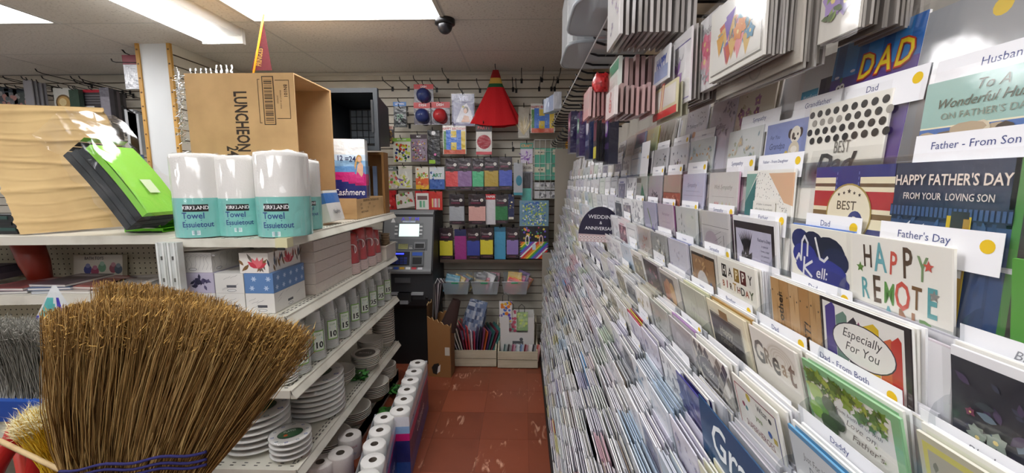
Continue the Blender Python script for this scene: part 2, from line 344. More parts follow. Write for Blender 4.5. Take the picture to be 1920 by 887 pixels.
# paper towel rolls
def towel(px, py, r, h, label, rot):
    p = atZ(px, py, 1.371); t = thing('paper_towel_roll', label, 'paper towel', T(p[0], p[1] + r, 1.371), 'wrapped paper towel rolls on the top shelf')
    m = MB(); prof = [(.25 * r, .012), (.9 * r, .004), (r, .012), (r, h * .43), (r * .995, h * .47), (r * 1.0, h * .75), (r * .99, h * .93), (r * .97, h * .975), (r * .75, h * .985), (r * .3, h * .975), (.02 * r, h * .96)]
    m.lathe(prof, 30, col='#e6e4df'); m.obj('roll', 'tissue', t)
    rr = r + .001; hh = h * .46; m = MB(); m.grid(lambda u, v: (u * 2 * math.pi * rr, .004 + v * hh, 0), 36, 2, '#7fc4bb'); wrap(m, rr, 0); lbl = m.obj('label_band', 'film_print', t)
    m = MB(); m.z = .0006; s = r / .1
    m.grid(lambda u, v: (-.046 * s + u * .092 * s, hh - .052 * s + v * .03 * s, .0006), 10, 1, '#1b1a1c'); m.text('KIRKLAND', 0, hh - .0365 * s, .0215 * s, '#eeeeee', 0, .92, .02); m.rect(-.044 * s, hh - .0515 * s, .044 * s, hh - .048 * s, '#a8283a')
    m.text('Towel', -.010 * s, hh - .070 * s, .036 * s, '#2f4a86', 0, .9, .015); m.rect(-.04 * s, hh - .09 * s, .02 * s, hh - .087 * s, '#3a5a92'); m.text('Essuietout', .004 * s, hh - .107 * s, .032 * s, '#2f4a86', 0, .85, .015); m.rect(-.036 * s, hh - .125 * s, .03 * s, hh - .122 * s, '#3a5a92')
    m.rect(-.018 * s, hh - .15 * s, .012 * s, hh - .131 * s, '#dfeeee')
    for q in range(3): m.rect(-.015 * s, hh - (.135 + q * .005) * s, .009 * s, hh - (.1335 + q * .005) * s, '#5a6a8a')
    wrap(m, rr, R(rot)); m.obj('label_print', 'film_print', lbl)
    m = MB(); m.lathe([(r * 1.012, .002), (r * 1.012, h * .93), (r * .8, h * 1.0), (r * .5, h * .99)], 26)
    for i in range(26, len(m.v)): m.v[i] = (m.v[i][0] + ro(0, .003), m.v[i][1] + ro(0, .003), m.v[i][2] + ro(0, .004))
    m.obj('clear_wrap', 'film', t); return t
towel(350, 448, .098, .352, 'wrapped paper towel roll, leftmost of the four on the top shelf', 24)
towel(431, 445, .091, .345, 'wrapped paper towel roll, second from the left on the top shelf', 24)
towel(510, 447, .106, .362, 'widest wrapped paper towel roll at the shelf corner', 12)
towel(561, 433, .072, .34, 'wrapped paper towel roll half hidden behind the widest one', 40)
# luncheon napkin carton, open towards the aisle
bx = thing('cardboard_carton', 'large brown LUNCHEON napkin carton standing open towards the aisle', 'box', T(-1.701, 2.13, 1.372) @ Matrix.Diagonal((1.05, 1.05, 1.034, 1)))
BW, BD, BH, th = .53, .38, .745, .006; CB = '#d2ac7a'
for nm, a, b in (('front_panel', (0, 0, 0), (BW, th, BH)), ('back_panel', (0, BD - th, 0), (BW, BD, BH)), ('left_panel', (0, th, 0), (th, BD - th, BH)), ('bottom_panel', (th, th, 0), (BW, BD - th, th)), ('top_panel', (th, th, BH - th), (BW, BD - th, BH))):
    m = MB(); m.box(a, b, CB); m.obj(nm, 'cardboard', bx)
m = MB(); m.box((BW - .004, BD, .0), (BW + .002, BD + .004, BH), '#bd9564'); m.obj('flap', 'cardboard', bx)
m = MB(); m.z = .001; INK = '#3a2c20'
m.text('LUNCHEON NAPKINS', .262, .40, .088, INK, 0, .60, .025, -1.571); m.text('24 X 50 PCS', .205, .27, .08, INK, 0, .62, .022, -1.571)
m.rect(.375, .50, .432, .73, INK); m.rect(.379, .504, .428, .726, '#c29a67')
for q in range(26): m.rect(.384, .512 + q * .0079, .423, .512 + q * .0079 + random.choice([.002, .004, .005]), INK)
for p in ([(.365, .715), (.355, .715), (.355, .51), (.365, .51)], [(.44, .71), (.505, .71), (.505, .53), (.44, .53)]): m.line(p, .0025, INK)
m.text('BN101', .487, .66, .024, INK, 0, .9, .01, -1.571); m.text('PRODUCT OF CHINA', .462, .62, .009, INK, 0, 1, 0, -1.571); m.text('24 PACKS', .447, .62, .009, INK, 0, 1, 0, -1.571)
m.obj('printing', 'paper', bx, FW(0, 0, 0))
# silver tinsel beside the carton
m = MB(); rt = random.Random(3)
for path, n in (((-1.735, 2.12, 1.80, -1.72, 2.12, 2.15), 170), ((-2.03, 2.58, 2.20, -1.74, 2.60, 2.24), 150)):
    for _ in range(n):
        u = rt.random(); c = Vector(path[:3]).lerp(Vector(path[3:]), u); d = Vector((rt.gauss(0, 1), rt.gauss(0, 1), rt.gauss(0, 1))).normalized() * .028; e = d.cross(Vector((rt.random(), rt.random(), rt.random()))).normalized() * .002
        m.poly([c - e, c + e, c + d + e, c + d - e], '#ffffff')
    c0, c1 = Vector(path[:3]), Vector(path[3:]); m.tube([c0, c1], .004, 5)
for q in range(9): x = -2.03 + q * .032; m.tube([(x + rt.uniform(-.004, .004), 2.60, 2.19 + .02 * i + .02 * (q > 4)) for i in range(6)], [.006, .009, .005, .009, .004, .006], 5)
stuff(tag(m.obj('tinsel', 'foil'), 'silver foil tinsel garland draped behind the luncheon carton', 'tinsel'))
# pennant on a stick
t = thing('pennant', 'dark red PRINGLES pennant with an orange stick reaching the ceiling', 'pennant', FW(*atY(489, 132, 2.60)) @ Matrix.Diagonal((1.06, 1.06, 1, 1)))
m = MB(); A = [(-.055, 0), (.065, 0), (.034, .275)]; m.poly([(x, y, 0) for x, y in A], '#4f141b'); m.poly([(x, y, -.002) for x, y in A[::-1]], '#4f141b'); fl_ = m.obj('flag', 'fabric', t)
m = MB(); m.z = .001; m.flat([(-.030, .015), (.010, .055), (.02, .13), (.0, .13), (-.016, .06), (-.036, .025)], '#30090d'); m.text('PRINGLES', .000, .072, .042, '#8f6a2c', 0, .55, .02, 1.40); m.text('FLY', .026, .185, .03, '#5a1418', 0, .6, .02, 1.45); m.obj('lettering', 'paper', fl_)
m = MB(); m.tube([(-.07, -.12, .003), (.085, .46, .003)], .006, 8, '#dd9a1f'); m.obj('stick', 'satin', t)
# carton tray with a pack of tissue, wooden crate and black tote behind
t = thing('carton_tray', 'small open brown carton with black shipping print', 'box', T(-1.32, 2.56, 1.372))
for nm, a, b in (('front_panel', (0, 0, 0), (.29, .005, .13)), ('aisle_panel', (.285, .005, 0), (.29, .5, .125)), ('back_panel', (0, .495, 0), (.285, .5, .13)), ('side_panel', (0, .005, 0), (.005, .495, .13)), ('floor_panel', (.005, .005, 0), (.285, .495, .005))):
    m = MB(); m.box(a, b, '#d0aa78'); m.obj(nm, 'cardboard', t)
m = MB(); m.z = .0012
for s, x, y, z in (('DESCRIPTION: 2" Roll Scoop & co. 4pc', .25, .113, .022), ('QTY:', .075, .088, .018), ('8 PCS', .22, .088, .018), ('G.W.:', .08, .064, .018), ('15', .19, .064, .018), ('15 / 17', .30, .064, .018), ('MADE IN THAILAND', .13, .04, .016)): m.text(s, x, y, z, '#3a2c1e', 0, .8, .008)
m.obj('printing', 'paper', t, T(.29, .0, 0) @ RZ(90) @ RX(90))
p = atY(652, 352, 2.72); t = thing('tissue_pack', 'blue, pink and white Cashmere bathroom tissue pack standing in the small carton', 'tissue pack', T(p[0] - .02, p[1], 1.38) @ RZ(14))
wd, hh, dp = .27, .50, .16; m = MB()
def soft_box(m, wd, hh, dp, colf, nx=14, nz=18, bulge=.008):
    for sgn, fy in ((-1, 0), (1, dp)):
        m.grid(lambda u, v: ((u - .5) * wd * (1 if sgn < 0 else -1), fy + sgn * bulge * math.sin(math.pi * u) * math.sin(math.pi * v), v * hh), nx, nz, colf if sgn < 0 else (lambda u, v: colf(1 - u, v)))
    for sgn in (-1, 1): m.grid(lambda u, v: (sgn * (wd / 2 + bulge * math.sin(math.pi * v) * math.sin(math.pi * u)), (u if sgn > 0 else 1 - u) * dp, v * hh), 6, nz, lambda u, v: colf(.99 if sgn > 0 else .01, v))
    m.grid(lambda u, v: ((u - .5) * wd, v * dp, hh + .008 * math.sin(u * 9) * math.sin(math.pi * v)), nx, 4, lambda u, v: colf(u, .999))
    m.grid(lambda u, v: ((.5 - u) * wd, v * dp, 0), 2, 2, lambda u, v: colf(u, .001))
def cash(u, v):
    if v > .80: return '#ebebe8'
    if v > .72: return '#cfe0ee'
    if v > .60 - .05 * u: return '#8db9de' if v > .66 else '#5f96cf'
    if v > .46 - .04 * u + .03 * math.sin(u * 5): return '#d21f7c'
    return '#1c2a78' if v > .16 + .06 * u else '#1f57a8'
soft_box(m, wd, hh, dp, cash, 20, 40); m.obj('wrapper', 'film_print', t)
m = MB(); m.z = .0105; m.text('Cashmere', .03, .155, .058, '#f2f2f6', .2, .82, .01); m.text('12', -.02, .375, .046, '#1c2a5a', 0, .85, .02); m.text('=24', .045, .37, .05, '#1c2a5a', 0, .85, .02); m.text('4', -.115, .385, .046, '#1c2a5a', 0, 1, .02); m.rect(-.10, .36, -.05, .365, '#4a5a86')
m.disc(.098, .375, .017, '#c99a52', 14, .024); m.disc(.099, .372, .011, '#dcae8f', 12, .016); m.flat([(.07, .24), (.118, .24), (.122, .33), (.105, .36), (.088, .33)], '#dcae8f'); m.flat([(.072, .3), (.086, .36), (.08, .38), (.068, .33)], '#c99a52'); m.flat([(.06, .225), (.125, .2), (.128, .29), (.11, .255), (.085, .29)], '#d21f7c'); m.obj('label_print', 'film_print', t, FW(0, 0, 0))
t = thing('wooden_crate', 'open wooden crate at the far end of the top shelf', 'crate', T(-1.36, 2.99 + .08, 1.372))
for a, b in (((0, 0, 0), (.34, .10, .018)), ((0, 0, .43), (.34, .10, .448)), ((0, 0, .018), (.018, .10, .43)), ((.322, 0, .018), (.34, .10, .43)), ((.018, .085, .018), (.322, .10, .43))):
    m = MB(); m.box(a, b, '#8a6232'); m.obj('board', 'wood', t)
for q in range(5): m = MB(); m.box((0, 0, 0), (.03, .012, .30), random.choice(['#8a8f98', '#a8907a', '#6f7f9a'])); m.rect(.003, .05, .027, .25, random.choice(['#c9cdd2', '#b06a5a', '#7a9ab8'])); one(m, 'toy_pack', 'small hanging pack inside the wooden crate, %s from the left' % ['first', 'second', 'third', 'fourth', 'fifth'][q], 'pack', 'film_print', T(-1.33 + q * .055, 3.085, 1.42), 'packs inside the wooden crate')
t = thing('plastic_tote', 'black plastic tote lying on its side with its open mouth to the camera', 'tote', T(-1.44, 2.94, 1.822) @ RX(0))
TW, THh, TD = .44, .42, .42
m = MB()
def ring(y, inset): return [(inset, y, inset), (TW - inset, y, inset), (TW - inset, y, THh - inset), (inset, y, THh - inset)]
def tote_shell(m, ins0, ins1, d0, d1, flip):
    a, b = ring(d0, ins0), ring(d1, ins1); st = len(m.v); m.v += a + b
    for i in range(4):
        f = [st + i, st + (i + 1) % 4, st + 4 + (i + 1) % 4, st + 4 + i]; m.face(f[::-1] if flip else f, '#1b1d20')
    f = [st + 4, st + 5, st + 6, st + 7]; m.face(f if flip else f[::-1], '#1b1d20')
tote_shell(m, .022, .062, .0, TD, False); tote_shell(m, .03, .07, .0, TD - .01, True); m.obj('shell', 'black_plastic', t)
m = MB()
for a, b in (((0, 0), (TW, .03)), ((0, THh - .03), (TW, THh)), ((0, .03), (.03, THh - .03)), ((TW - .03, .03), (TW, THh - .03))): m.box((a[0], -.012, a[1]), (b[0], .02, b[1]), '#2c3034')
m.box((TW - .045, -.02, .12), (TW - .03, -.002, .34), '#17191c'); m.obj('rim', 'satin', t)
m = MB()
for i in range(6):
    for j in range(5): x, z = .085 + i * .047, .085 + j * .052; m.box((x, TD - .022, z), (x + .04, TD - .009, z + .045), '#5d656d')
m.obj('ribbed_bottom', 'satin', t)
# white napkin pack leaning by the towels
t = thing('napkin_pack', 'white and blue napkin pack leaning between carton and towels', 'napkin pack', T(-1.055, 2.20, 1.385) @ RY(-14))
m = MB(); soft_box(m, .06, .17, .17, lambda u, v: '#e2e0da' if v < .55 or v > .9 else '#3f74b8', 4, 12); m.obj('wrapper', 'film_print', t)
m = MB(); m.z = .008; m.text('Napkins', .08, .05, .03, '#3a3a44', 0, .8, .01); m.obj('label_print', 'paper', t, T(.032, 0, 0) @ RZ(90) @ RX(90))
# tissue boxes on the second shelf
def tbox(x, y, z, label, base, art, side=None):
    w_, d_, h_ = .124, .25, .086; t = thing('tissue_box', label, 'tissue box', T(x, y, z), 'tissue boxes on the second shelf')
    m = MB(); m.box((0, 0, 0), (w_, d_, h_), base); ct_ = m.obj('carton', 'print', t)
    m = MB(); m.z = .0005; art(m, w_, h_); m.obj('front_print', 'print', ct_, FW(0, 0, 0))
    m = MB(); m.z = .0005; (side or art)(m, d_, h_); m.obj('side_print', 'print', ct_, T(w_, 0, 0) @ RZ(90) @ RX(90))
def marble(m, w_, h_):
    for q in range(5): x, y = random.uniform(.01, w_ - .03), random.uniform(.01, h_ - .01); m.line([(x, y), (x + .012, y + .006), (x + .022, y + .008), (x + .03, y + .014)], .0011, '#8a8a8a')
    m.rect(w_ * .4, h_ * .28, w_ * .4 + .042, h_ * .28 + .011, '#55565c'); m.disc(w_ * .4 + .021, h_ * .28 - .012, .02, '#4a4a50', 14, .006); m.disc(w_ * .4 + .021, h_ * .28 - .012, .018, '#dcdcda', 14, .0045)
def lines(m, w_, h_):
    for q in range(7): x = .01 + q * w_ / 7; m.line([(x, .012), (x + .01, h_ * .4), (x + .004 + ro(0, .01), h_ * .7), (x + .018, h_ - .008)], .0008, '#77787c'); m.disc(x + .018, h_ - .012, .008, '#9a9a9c', 8, .004); m.disc(x + .018, h_ - .012, .0072, '#dddcd8', 8, .0033)
    m.disc(.04, .014, .018, '#4a4a50', 12, .006); m.disc(.04, .014, .016, '#dcdcda', 12, .0045)
def purple(m, w_, h_):
    m.rect(0, 0, w_, h_, '#b8b2c6')
    for q in range(22): m.leaf(random.uniform(.03, w_ - .03), random.uniform(.025, h_ - .025), .026, .012, q * .7 + .2, random.choice(['#2d2a44', '#3d3858', '#55506e']))
    m.disc(w_ * .45, h_ * .55, .012, '#2a2740', 10)
def bluef(m, w_, h_):
    m.rect(0, 0, w_, h_, '#5f83b4')
    for x in [w_ * (i + .5) / max(2, int(w_ / .045)) for i in range(max(2, int(w_ / .045)))]:
        for y in (.022, .062):
            for q in range(6): m.leaf(x + (.01 if y > .03 else 0), y, .013, .005, q * 1.047, '#b9cbe2')
def floral(m, w_, h_):
    m.rect(0, 0, w_, h_, '#e3ded6')
    for q in range(int(w_ / .012)): m.leaf(random.uniform(.005, w_ - .01), random.uniform(.0, h_ * .6), random.uniform(.03, .055), .012, ro(1.5, .8), random.choice(['#7a5a34', '#4a5266', '#9a5a4a', '#6a6258', '#5a4a3a']))
    for q in range(5): m.leaf(w_ * .6, .02, .05, .02, .5 + q * .5, random.choice(['#c23a4a', '#d96a72', '#e08a8a']))
white = '#dcdad4'
tbox(-1.31, 1.70, 1.044, 'white marbled tissue box in the bottom row, left one', white, marble)
tbox(-1.182, 1.70, 1.044, 'white marbled tissue box in the bottom row at the shelf edge', white, marble)
tbox(-1.438, 1.70, 1.044, 'white line patterned tissue box under the purple one', white, lines)
tbox(-1.438, 1.70, 1.131, 'dark purple leaf patterned tissue box', '#b8b2c6', purple)
tbox(-1.31, 1.70, 1.131, 'white marbled tissue box between the purple and the blue one', white, marble)
tbox(-1.182, 1.70, 1.131, 'blue tissue box with pale flower motifs', '#5f83b4', bluef)
tbox(-1.448, 1.71, 1.218, 'white tissue box with thin black branch drawing on top of the purple one', white, lines)
tbox(-1.20, 1.705, 1.218, 'red and brown leaf patterned tissue box on top of the blue one', '#e3ded6', floral)
for q in range(5):
    m = MB(); soft_box(m, .30, .052, .44, lambda u, v: '#cdc2b8' if (int(u * 14) % 5) else '#c2b4aa', 14, 4, .004)
    one(m, 'napkin_pack', 'wrapped white napkin pack, %s from the bottom of the stack by the red cups' % ['first', 'second', 'third', 'fourth', 'fifth'][q], 'napkin pack', 'film_print', T(-1.175 + ro(0, .003), 1.995, 1.044 + q * .054), 'stacked napkin packs')
# bags of red paper cups
def cupbag(x, y, h, r, label):
    t = thing('paper_cup_bag', label, 'cup bag', T(x, y, 1.044), 'bags of red paper cups')
    m = MB(); m.lathe([(.001, h), (r * .72, h - .004), (r * .76, h - .02), (r * .95, .07)], 22, col='#b51f22'); m.obj('cup_body', 'print', t)
    m = MB()
    for q in range(8): m.lathe([(r * .95, .066 - q * .008), (r * 1.03, .064 - q * .008), (r * 1.03, .060 - q * .008), (r * .93, .058 - q * .008)], 22, col='#dfc9c4')
    m.obj('cup_rims', 'paper', t)
    m = MB(); m.z = .001; m.disc(0, h * .62, r * .55, '#f0e4e0', 18); m.disc(0, h * .62, r * .45, '#8a1519', 18); wrap(m, r * .86, R(40)); m.obj('label_print', 'paper', t)
    m = MB(); m.lathe([(r * 1.08, .002), (r * 1.08, h * .7), (r * .9, h * .98), (r * .3, h * 1.06), (r * .45, h * 1.08)], 18); m.obj('clear_wrap', 'film', t)
for q, (x, y, h) in enumerate(((-1.06, 2.49, .25), (-1.06, 2.62, .275), (-1.05, 2.745, .26), (-1.055, 2.865, .23), (-1.20, 2.55, .27), (-1.19, 2.70, .27))):
    cupbag(x, y, h, .058, 'clear bag of red paper cups, %s' % ['first from the napkin stack', 'second from the napkin stack', 'third from the napkin stack', 'fourth, beside the white basket', 'back row behind the first', 'back row behind the third'][q])
for q in range(3): m = MB(); soft_box(m, .12, .024, .16, lambda u, v: '#7a1f22', 4, 4); one(m, 'dark_red_pack', 'dark red soft pack lying on the napkin stack, %s' % ['nearest', 'middle', 'farthest'][q], 'pack', 'film_print', T(-1.15, 2.0 + q * .15, 1.315))
t = thing('storage_basket', 'white woven plastic basket of brown cups at the shelf end', 'basket', T(-1.14, 2.93, 1.044))
m = MB()
for a, b in (((0, 0, 0), (.16, .22, .006)), ((0, 0, .006), (.16, .006, .095)), ((0, .214, .006), (.16, .22, .095)), ((0, .006, .006), (.006, .214, .095)), ((.154, .006, .006), (.16, .214, .095)), ((-.006, -.006, .095), (.166, .004, .105)), ((-.006, .216, .095), (.166, .226, .105)), ((.156, .004, .095), (.166, .216, .105)), ((-.006, .004, .095), (.004, .216, .105))): m.box(a, b, '#c9c2b6')
m.obj('basket_body', 'plastic', t)
for (x, y) in ((-1.09, 2.99), (-1.09, 3.075), (-1.02, 3.03)):
    m = MB()
    for q in range(9): m.lathe([(.026, .012 + q * .018), (.035, .03 + q * .018), (.037, .031 + q * .018), (.034, .026 + q * .018)], 16, col=['#8a7458', '#cabfa8', '#a08a6a'])
    m.lathe([(.001, .012), (.026, .012)], 16, col='#8a7458'); one(m, 'paper_cup_stack', 'stack of brown paper cups in the white basket, %s' % {(-1.09, 2.99): 'near one', (-1.09, 3.075): 'far one', (-1.02, 3.03): 'aisle side'}[(x, y)], 'cups', 'paper', T(x, y, 1.051), 'brown cup stacks')
# clear cup sleeves on the third shelf
def sleeve(x, y, h, r, num, label):
    t = thing('clear_cup_sleeve', label, 'plastic cups', T(x, y, .714), 'sleeves of clear plastic cups')
    m = MB(); n = int(h / .011)
    m.lathe([(r * .62, h), (r * .62, h - .002), (r * .8, .10), (r * .95, .004)], 18, col='#dfe6e0')
    for q in range(n): zz = .006 + q * .009; m.lathe([(r * (1.0 - .1 * zz / h), zz), (r * (1.05 - .1 * zz / h), zz + .002), (r * (1.0 - .1 * zz / h), zz + .004)], 18, col='#eef2ee')
    m.obj('cups', 'cup_plastic', t)
    m = MB(); m.lathe([(r * 1.1, .001), (r * 1.08, h * .85), (r * .7, h * 1.05), (r * .75, h * 1.12)], 16); m.obj('clear_wrap', 'film', t)
    if num:
        m = MB(); m.z = .001; w2 = .026; y0 = h * .22
        m.grid(lambda u, v: (-w2 + u * 2 * w2, y0 + v * .105, .001), 6, 1, '#7fae5a'); m.z = .0015; m.grid(lambda u, v: (-w2 * .85 + u * 1.7 * w2, y0 + .006 + v * .093, .0016), 6, 1, '#d3dccf'); m.z = .002
        m.text(num, 0, y0 + .03, .043, '#16181a', 0, .95, .03); m.text('CUPS', 0, y0 + .083, .012, '#4a8a3a'); m.rect(-w2 * .6, y0 + .06, w2 * .6, y0 + .07, '#5a9ac0'); wrap(m, r * 1.12, R(48)); m.obj('label_card', 'paper', t)
nums = ['10', '10', '10', '15', '15', '15', '25', '25']
for q in range(9):
    y = 1.84 + q * .152; sleeve(-1.05, y, .235 + .012 * (q % 3), .05, nums[q] if q < 8 and q != 3 else '15', 'sleeve of clear plastic cups, front row, %s from the near end' % ['first', 'second', 'third', 'fourth', 'fifth', 'sixth', 'seventh', 'eighth', 'ninth'][q])
for q in range(7):
    y = 1.88 + q * .17; sleeve(-1.19, y, .24, .052, '', 'sleeve of clear plastic cups, back row, %s from the near end' % ['first', 'second', 'third', 'fourth', 'fifth', 'sixth', 'seventh'][q])
t = thing('foam_bowl_stack', 'stack of white foam bowls at the near corner of the third shelf', 'bowls', T(-1.075, 1.745, .714))
m = MB()
for q in range(12): m.lathe([(.045, .004 + q * .012), (.062, .013 + q * .012), (.064, .012 + q * .012), (.06, .006 + q * .012)], 26, col='#e6e4dd')
m.lathe([(.001, .15), (.05, .15), (.06, .14)], 26, col='#e6e4dd'); m.obj('bowls', 'satin', t)
m = MB(); m.z = .002; m.grid(lambda u, v: (-.02 + u * .04, .07 + v * .09, .001), 4, 1, '#8ab46a'); m.grid(lambda u, v: (-.016 + u * .032, .075 + v * .08, .0016), 4, 1, '#e6e6e0'); m.z = .0022; m.text('15', 0, .10, .032, '#1a1a1a', 0, .9, .03); wrap(m, .066, R(48)); m.obj('label_card', 'paper', t)
# paper plates on the lowest shelf
def plates(x, y, z, r, n, gap, label, seal=True, tilt=0, shade='#d9d8d2'):
    t = thing('paper_plate_stack', label, 'paper plates', T(x, y, z) @ RX(tilt), 'stacks of paper plates')
    for q in range(n):
        z0 = .003 + q * gap; m = MB(); m.lathe([(.001, z0), (r * .7, z0), (r * .78, z0 + .008), (r * .97, z0 + gap * .62), (r, z0 + gap * .72), (r * .985, z0 + gap * .9), (r * .78, z0 + gap * .8), (r * .70, z0 + gap * .72), (.001, z0 + gap * .72)], 40, col=['#c8c7c0', '#cfcec8', '#d6d5ce', '#bdbcb8', '#e2e1dc', '#e6e5e0', '#e0dfda', '#dedcd6'])
        m.obj('plate_pack', 'print', t)
    zt = .003 + (n - 1) * gap + gap * .92
    if seal:
        m = MB(); m.z = 0; m.disc(0, 0, r * .6, '#1f3d2a', 28, r * .42); m.disc(0, 0, r * .55, '#2f5a3a', 28, r * .37); m.disc(-.02, -.01, r * .1, '#c8541f', 12); m.text('PLATES', .0, .018, r * .22, '#cfd8c8', 0, .8, .02)
        for q in range(10): an = q * .628; m.disc(r * .82 * math.cos(an), r * .82 * math.sin(an), r * .09, '#3f55a8' if q % 2 else '#7d8a96', 10, r * .06); m.disc(r * .82 * math.cos(an), r * .82 * math.sin(an), r * .05, '#d9dcdc', 8, r * .03)
        m.obj('label_print', 'print', t, T(0, 0, zt - .002) @ RZ(35))
    m = MB(); m.lathe([(r * 1.01, .002), (r * 1.015, zt + .002), (r * .9, zt + .006), (.01, zt + .007)], 28); m.obj('clear_wrap', 'film', t)
    return t
plates(-1.285, 1.855, .344, .147, 6, .030, 'tall stack of wrapped paper plates at the near end of the lowest shelf')
plates(-1.075, 1.77, .344, .090, 4, .026, 'small low stack of wrapped paper plates at the shelf corner')
plates(-1.14, 2.13, .344, .155, 8, .028, 'large stack of wrapped paper plates behind the two near stacks')
def bowls(x, y, z, r, n, label, lid=False, gap=.012, dep=.05):
    t = thing('paper_bowl_stack', label, 'paper bowls', T(x, y, z), 'stacks of paper bowls'); m = MB()
    for q in range(n): z0 = q * gap; m.lathe([(.001, z0 + .003), (r * .6, z0 + .003), (r * .96, z0 + dep), (r, z0 + dep + .003), (r * .97, z0 + dep + .006), (r * .92, z0 + dep), (r * .57, z0 + .008), (.001, z0 + .008)], 30, col='#d3cdc2')
    m.obj('bowls', 'print', t)
    if lid: m = MB(); m.z = (n - 1) * gap + dep + .004; m.disc(0, 0, r * .9, '#c9c2b6', 26); m.disc(0, 0, r * .7, '#55504c', 22); m.text('BOWLS', 0, 0, r * .3, '#cfcac0', 0, .9); m.obj('label_card', 'print', t)
bowls(-1.15, 2.44, .344, .10, 5, 'stack of plain bowls behind the large plate stack')
bowls(-1.06, 2.66, .344, .095, 6, 'bowl stack with a dark round label on top', True)
bowls(-1.10, 2.86, .344, .09, 8, 'bowl stack behind the dark labelled one')
bowls(-1.07, 3.06, .344, .085, 15, 'tall stack of bowls at the far end of the lowest shelf', gap=.018)
for i, (x, y, z, r, lb) in enumerate(((-1.05, 2.50, .346, .06, 'on the lowest shelf beside the plain bowls'), (-1.20, 2.62, .346, .05, 'behind the labelled bowls'), (-.93, 2.62, .02, .07, 'on the floor between bowls and tissue'), (-.95, 2.95, .02, .07, 'on the floor at the far end'))):
    m = MB(); rl = random.Random(i)
    for q in range(26): a = rl.random() * 6.3; b = rl.uniform(.4, 1); m.leaf(0, 0, r * b * 1.3, r * .8, a, rl.choice(['#2f6a2a', '#3f8a35', '#4d9a45', '#1f4a1f'])); k0 = len(m.v) - 6; m.v[k0:] = [(v[0], v[1], rl.uniform(.004, .05)) for v in m.v[k0:]]
    one(m, 'green_plastic_wrap', 'crumpled green plastic packaging ' + lb, 'packaging', 'film_print', T(x, y, z))
# under the shelf, on the base deck and floor
bowls(-1.08, 2.14, .11, .12, 4, 'dark shadowed bowl stack on the base deck, nearest'); bowls(-1.06, 2.42, .11, .11, 5, 'bowl stack on the base deck, second'); bowls(-1.03, 2.70, .11, .105, 7, 'bowl stack on the base deck, third'); bowls(-1.04, 2.95, .11, .09, 8, 'bowl stack on the base deck, farthest')
def tproll(m, x, y, z, r, h, cy='#dcdad6'):
    m.lathe([(r * .34, h), (r * .95, h), (r, h - .005), (r, .004), (r * .95, 0)], 22, (x, y, z), cy); m.lathe([(r * .34, h), (r * .34, h - .05)], 16, (x, y, z), '#6f665c')
def tppack(label, pts, h, side, face=True):
    """row of roll columns (centres of the tops) under one printed wrapper"""
    p0 = pts[0]; t = thing('toilet_paper_pack', label, 'toilet paper', T(p0[0], p0[1], 0), 'toilet paper packs on the floor')
    for (x, y) in pts: m = MB(); tproll(m, x - p0[0], y - p0[1], h - .115, .054, .115); m.obj('roll', 'tissue', t)
    a, b = Vector((*pts[0], 0)), Vector((*pts[-1], 0)); d = (b - a).normalized(); nrm = Vector((d.y, -d.x, 0))
    if nrm.x < 0: nrm = -nrm
    L_ = (b - a).length + .11; m = MB()
    def P(u, v, s=1): return a - d * .055 + d * (L_ * u) + nrm * (.058 * s) + Vector((0, 0, v * (h - .012))) - Vector((p0[0], p0[1], 0))
    cf = lambda u, v: '#dfe3ea' if v > .86 else '#8fb4dc' if v > .74 else '#c21f72' if v > .62 + .06 * math.sin(u * 6) else '#1b2668' if v > .25 else '#1f4f9c'
    m.grid(lambda u, v: P(u, v), 24, 26, cf); m.grid(lambda u, v: P(1 - u, v, -1), 24, 26, cf)
    for u in (0, 1): m.grid(lambda q, v: P(u, v, (q * 2 - 1) * (1 if u == 0 else -1)), 4, 26, lambda q, v: cf(u, v))
    m.obj('wrapper', 'film_print', t)
    m = MB(); m.z = .002; m.text('Cashmere', L_ * .5, h * .42, .085, '#e6e8f2', .2, .8, .01); m.text('24', L_ * .16, h * .80, .035, '#1b2650', 0, .9, .02); m.text('12', L_ * .36, h * .80, .035, '#1b2650', 0, .9, .02)
    e = P(0, 0); o = m.obj('label_print', 'film_print', t)
    u_ = d if nrm.cross(d).z > 0 else -d; e = P(0, 0) if u_ == d else P(1, 0)
    o.matrix_local = Matrix(((u_.x, 0, nrm.x, e.x), (u_.y, 0, nrm.y, e.y), (0, 1, 0, 0), (0, 0, 0, 1)))
def tops(pl, z): return [atZ(x, y, z)[:2] for x, y in pl]
tppack('long row of toilet paper rolls in Cashmere wrap beside the open floor', tops([(783, 680), (776, 696), (769, 712), (763, 730), (757, 748), (750, 768)], .37), .37, 1)
tppack('second toilet paper pack, nearer and further under the shelf', tops([(720, 782), (712, 806), (702, 832), (699, 862), (688, 893)], .36), .36, 1)
for i, (x, y, lb) in enumerate(((655, 812, 'farthest'), (638, 848, 'middle'), (600, 862, 'nearest the shelf'))):
    p = atZ(x, y, .24); t = thing('toilet_paper_roll', 'single wrapped toilet paper roll standing under the lowest shelf, ' + lb, 'toilet paper', T(p[0], p[1], .112 if p[0] < -.93 else 0), 'single toilet paper rolls')
    for q in ((0,) if p[0] < -.93 else (0, .12)): m = MB(); tproll(m, 0, 0, q, .062, .118, '#cfc9c4'); m.obj('roll', 'tissue', t)
    m = MB(); m.z = .001; m.text('Tissue', 0, .08, .026, '#b86a78', .2, .8); m.text('2 ply', 0, .04, .02, '#6a86b0'); wrap(m, .063, R(35)); m.obj('label_print', 'film_print', t)
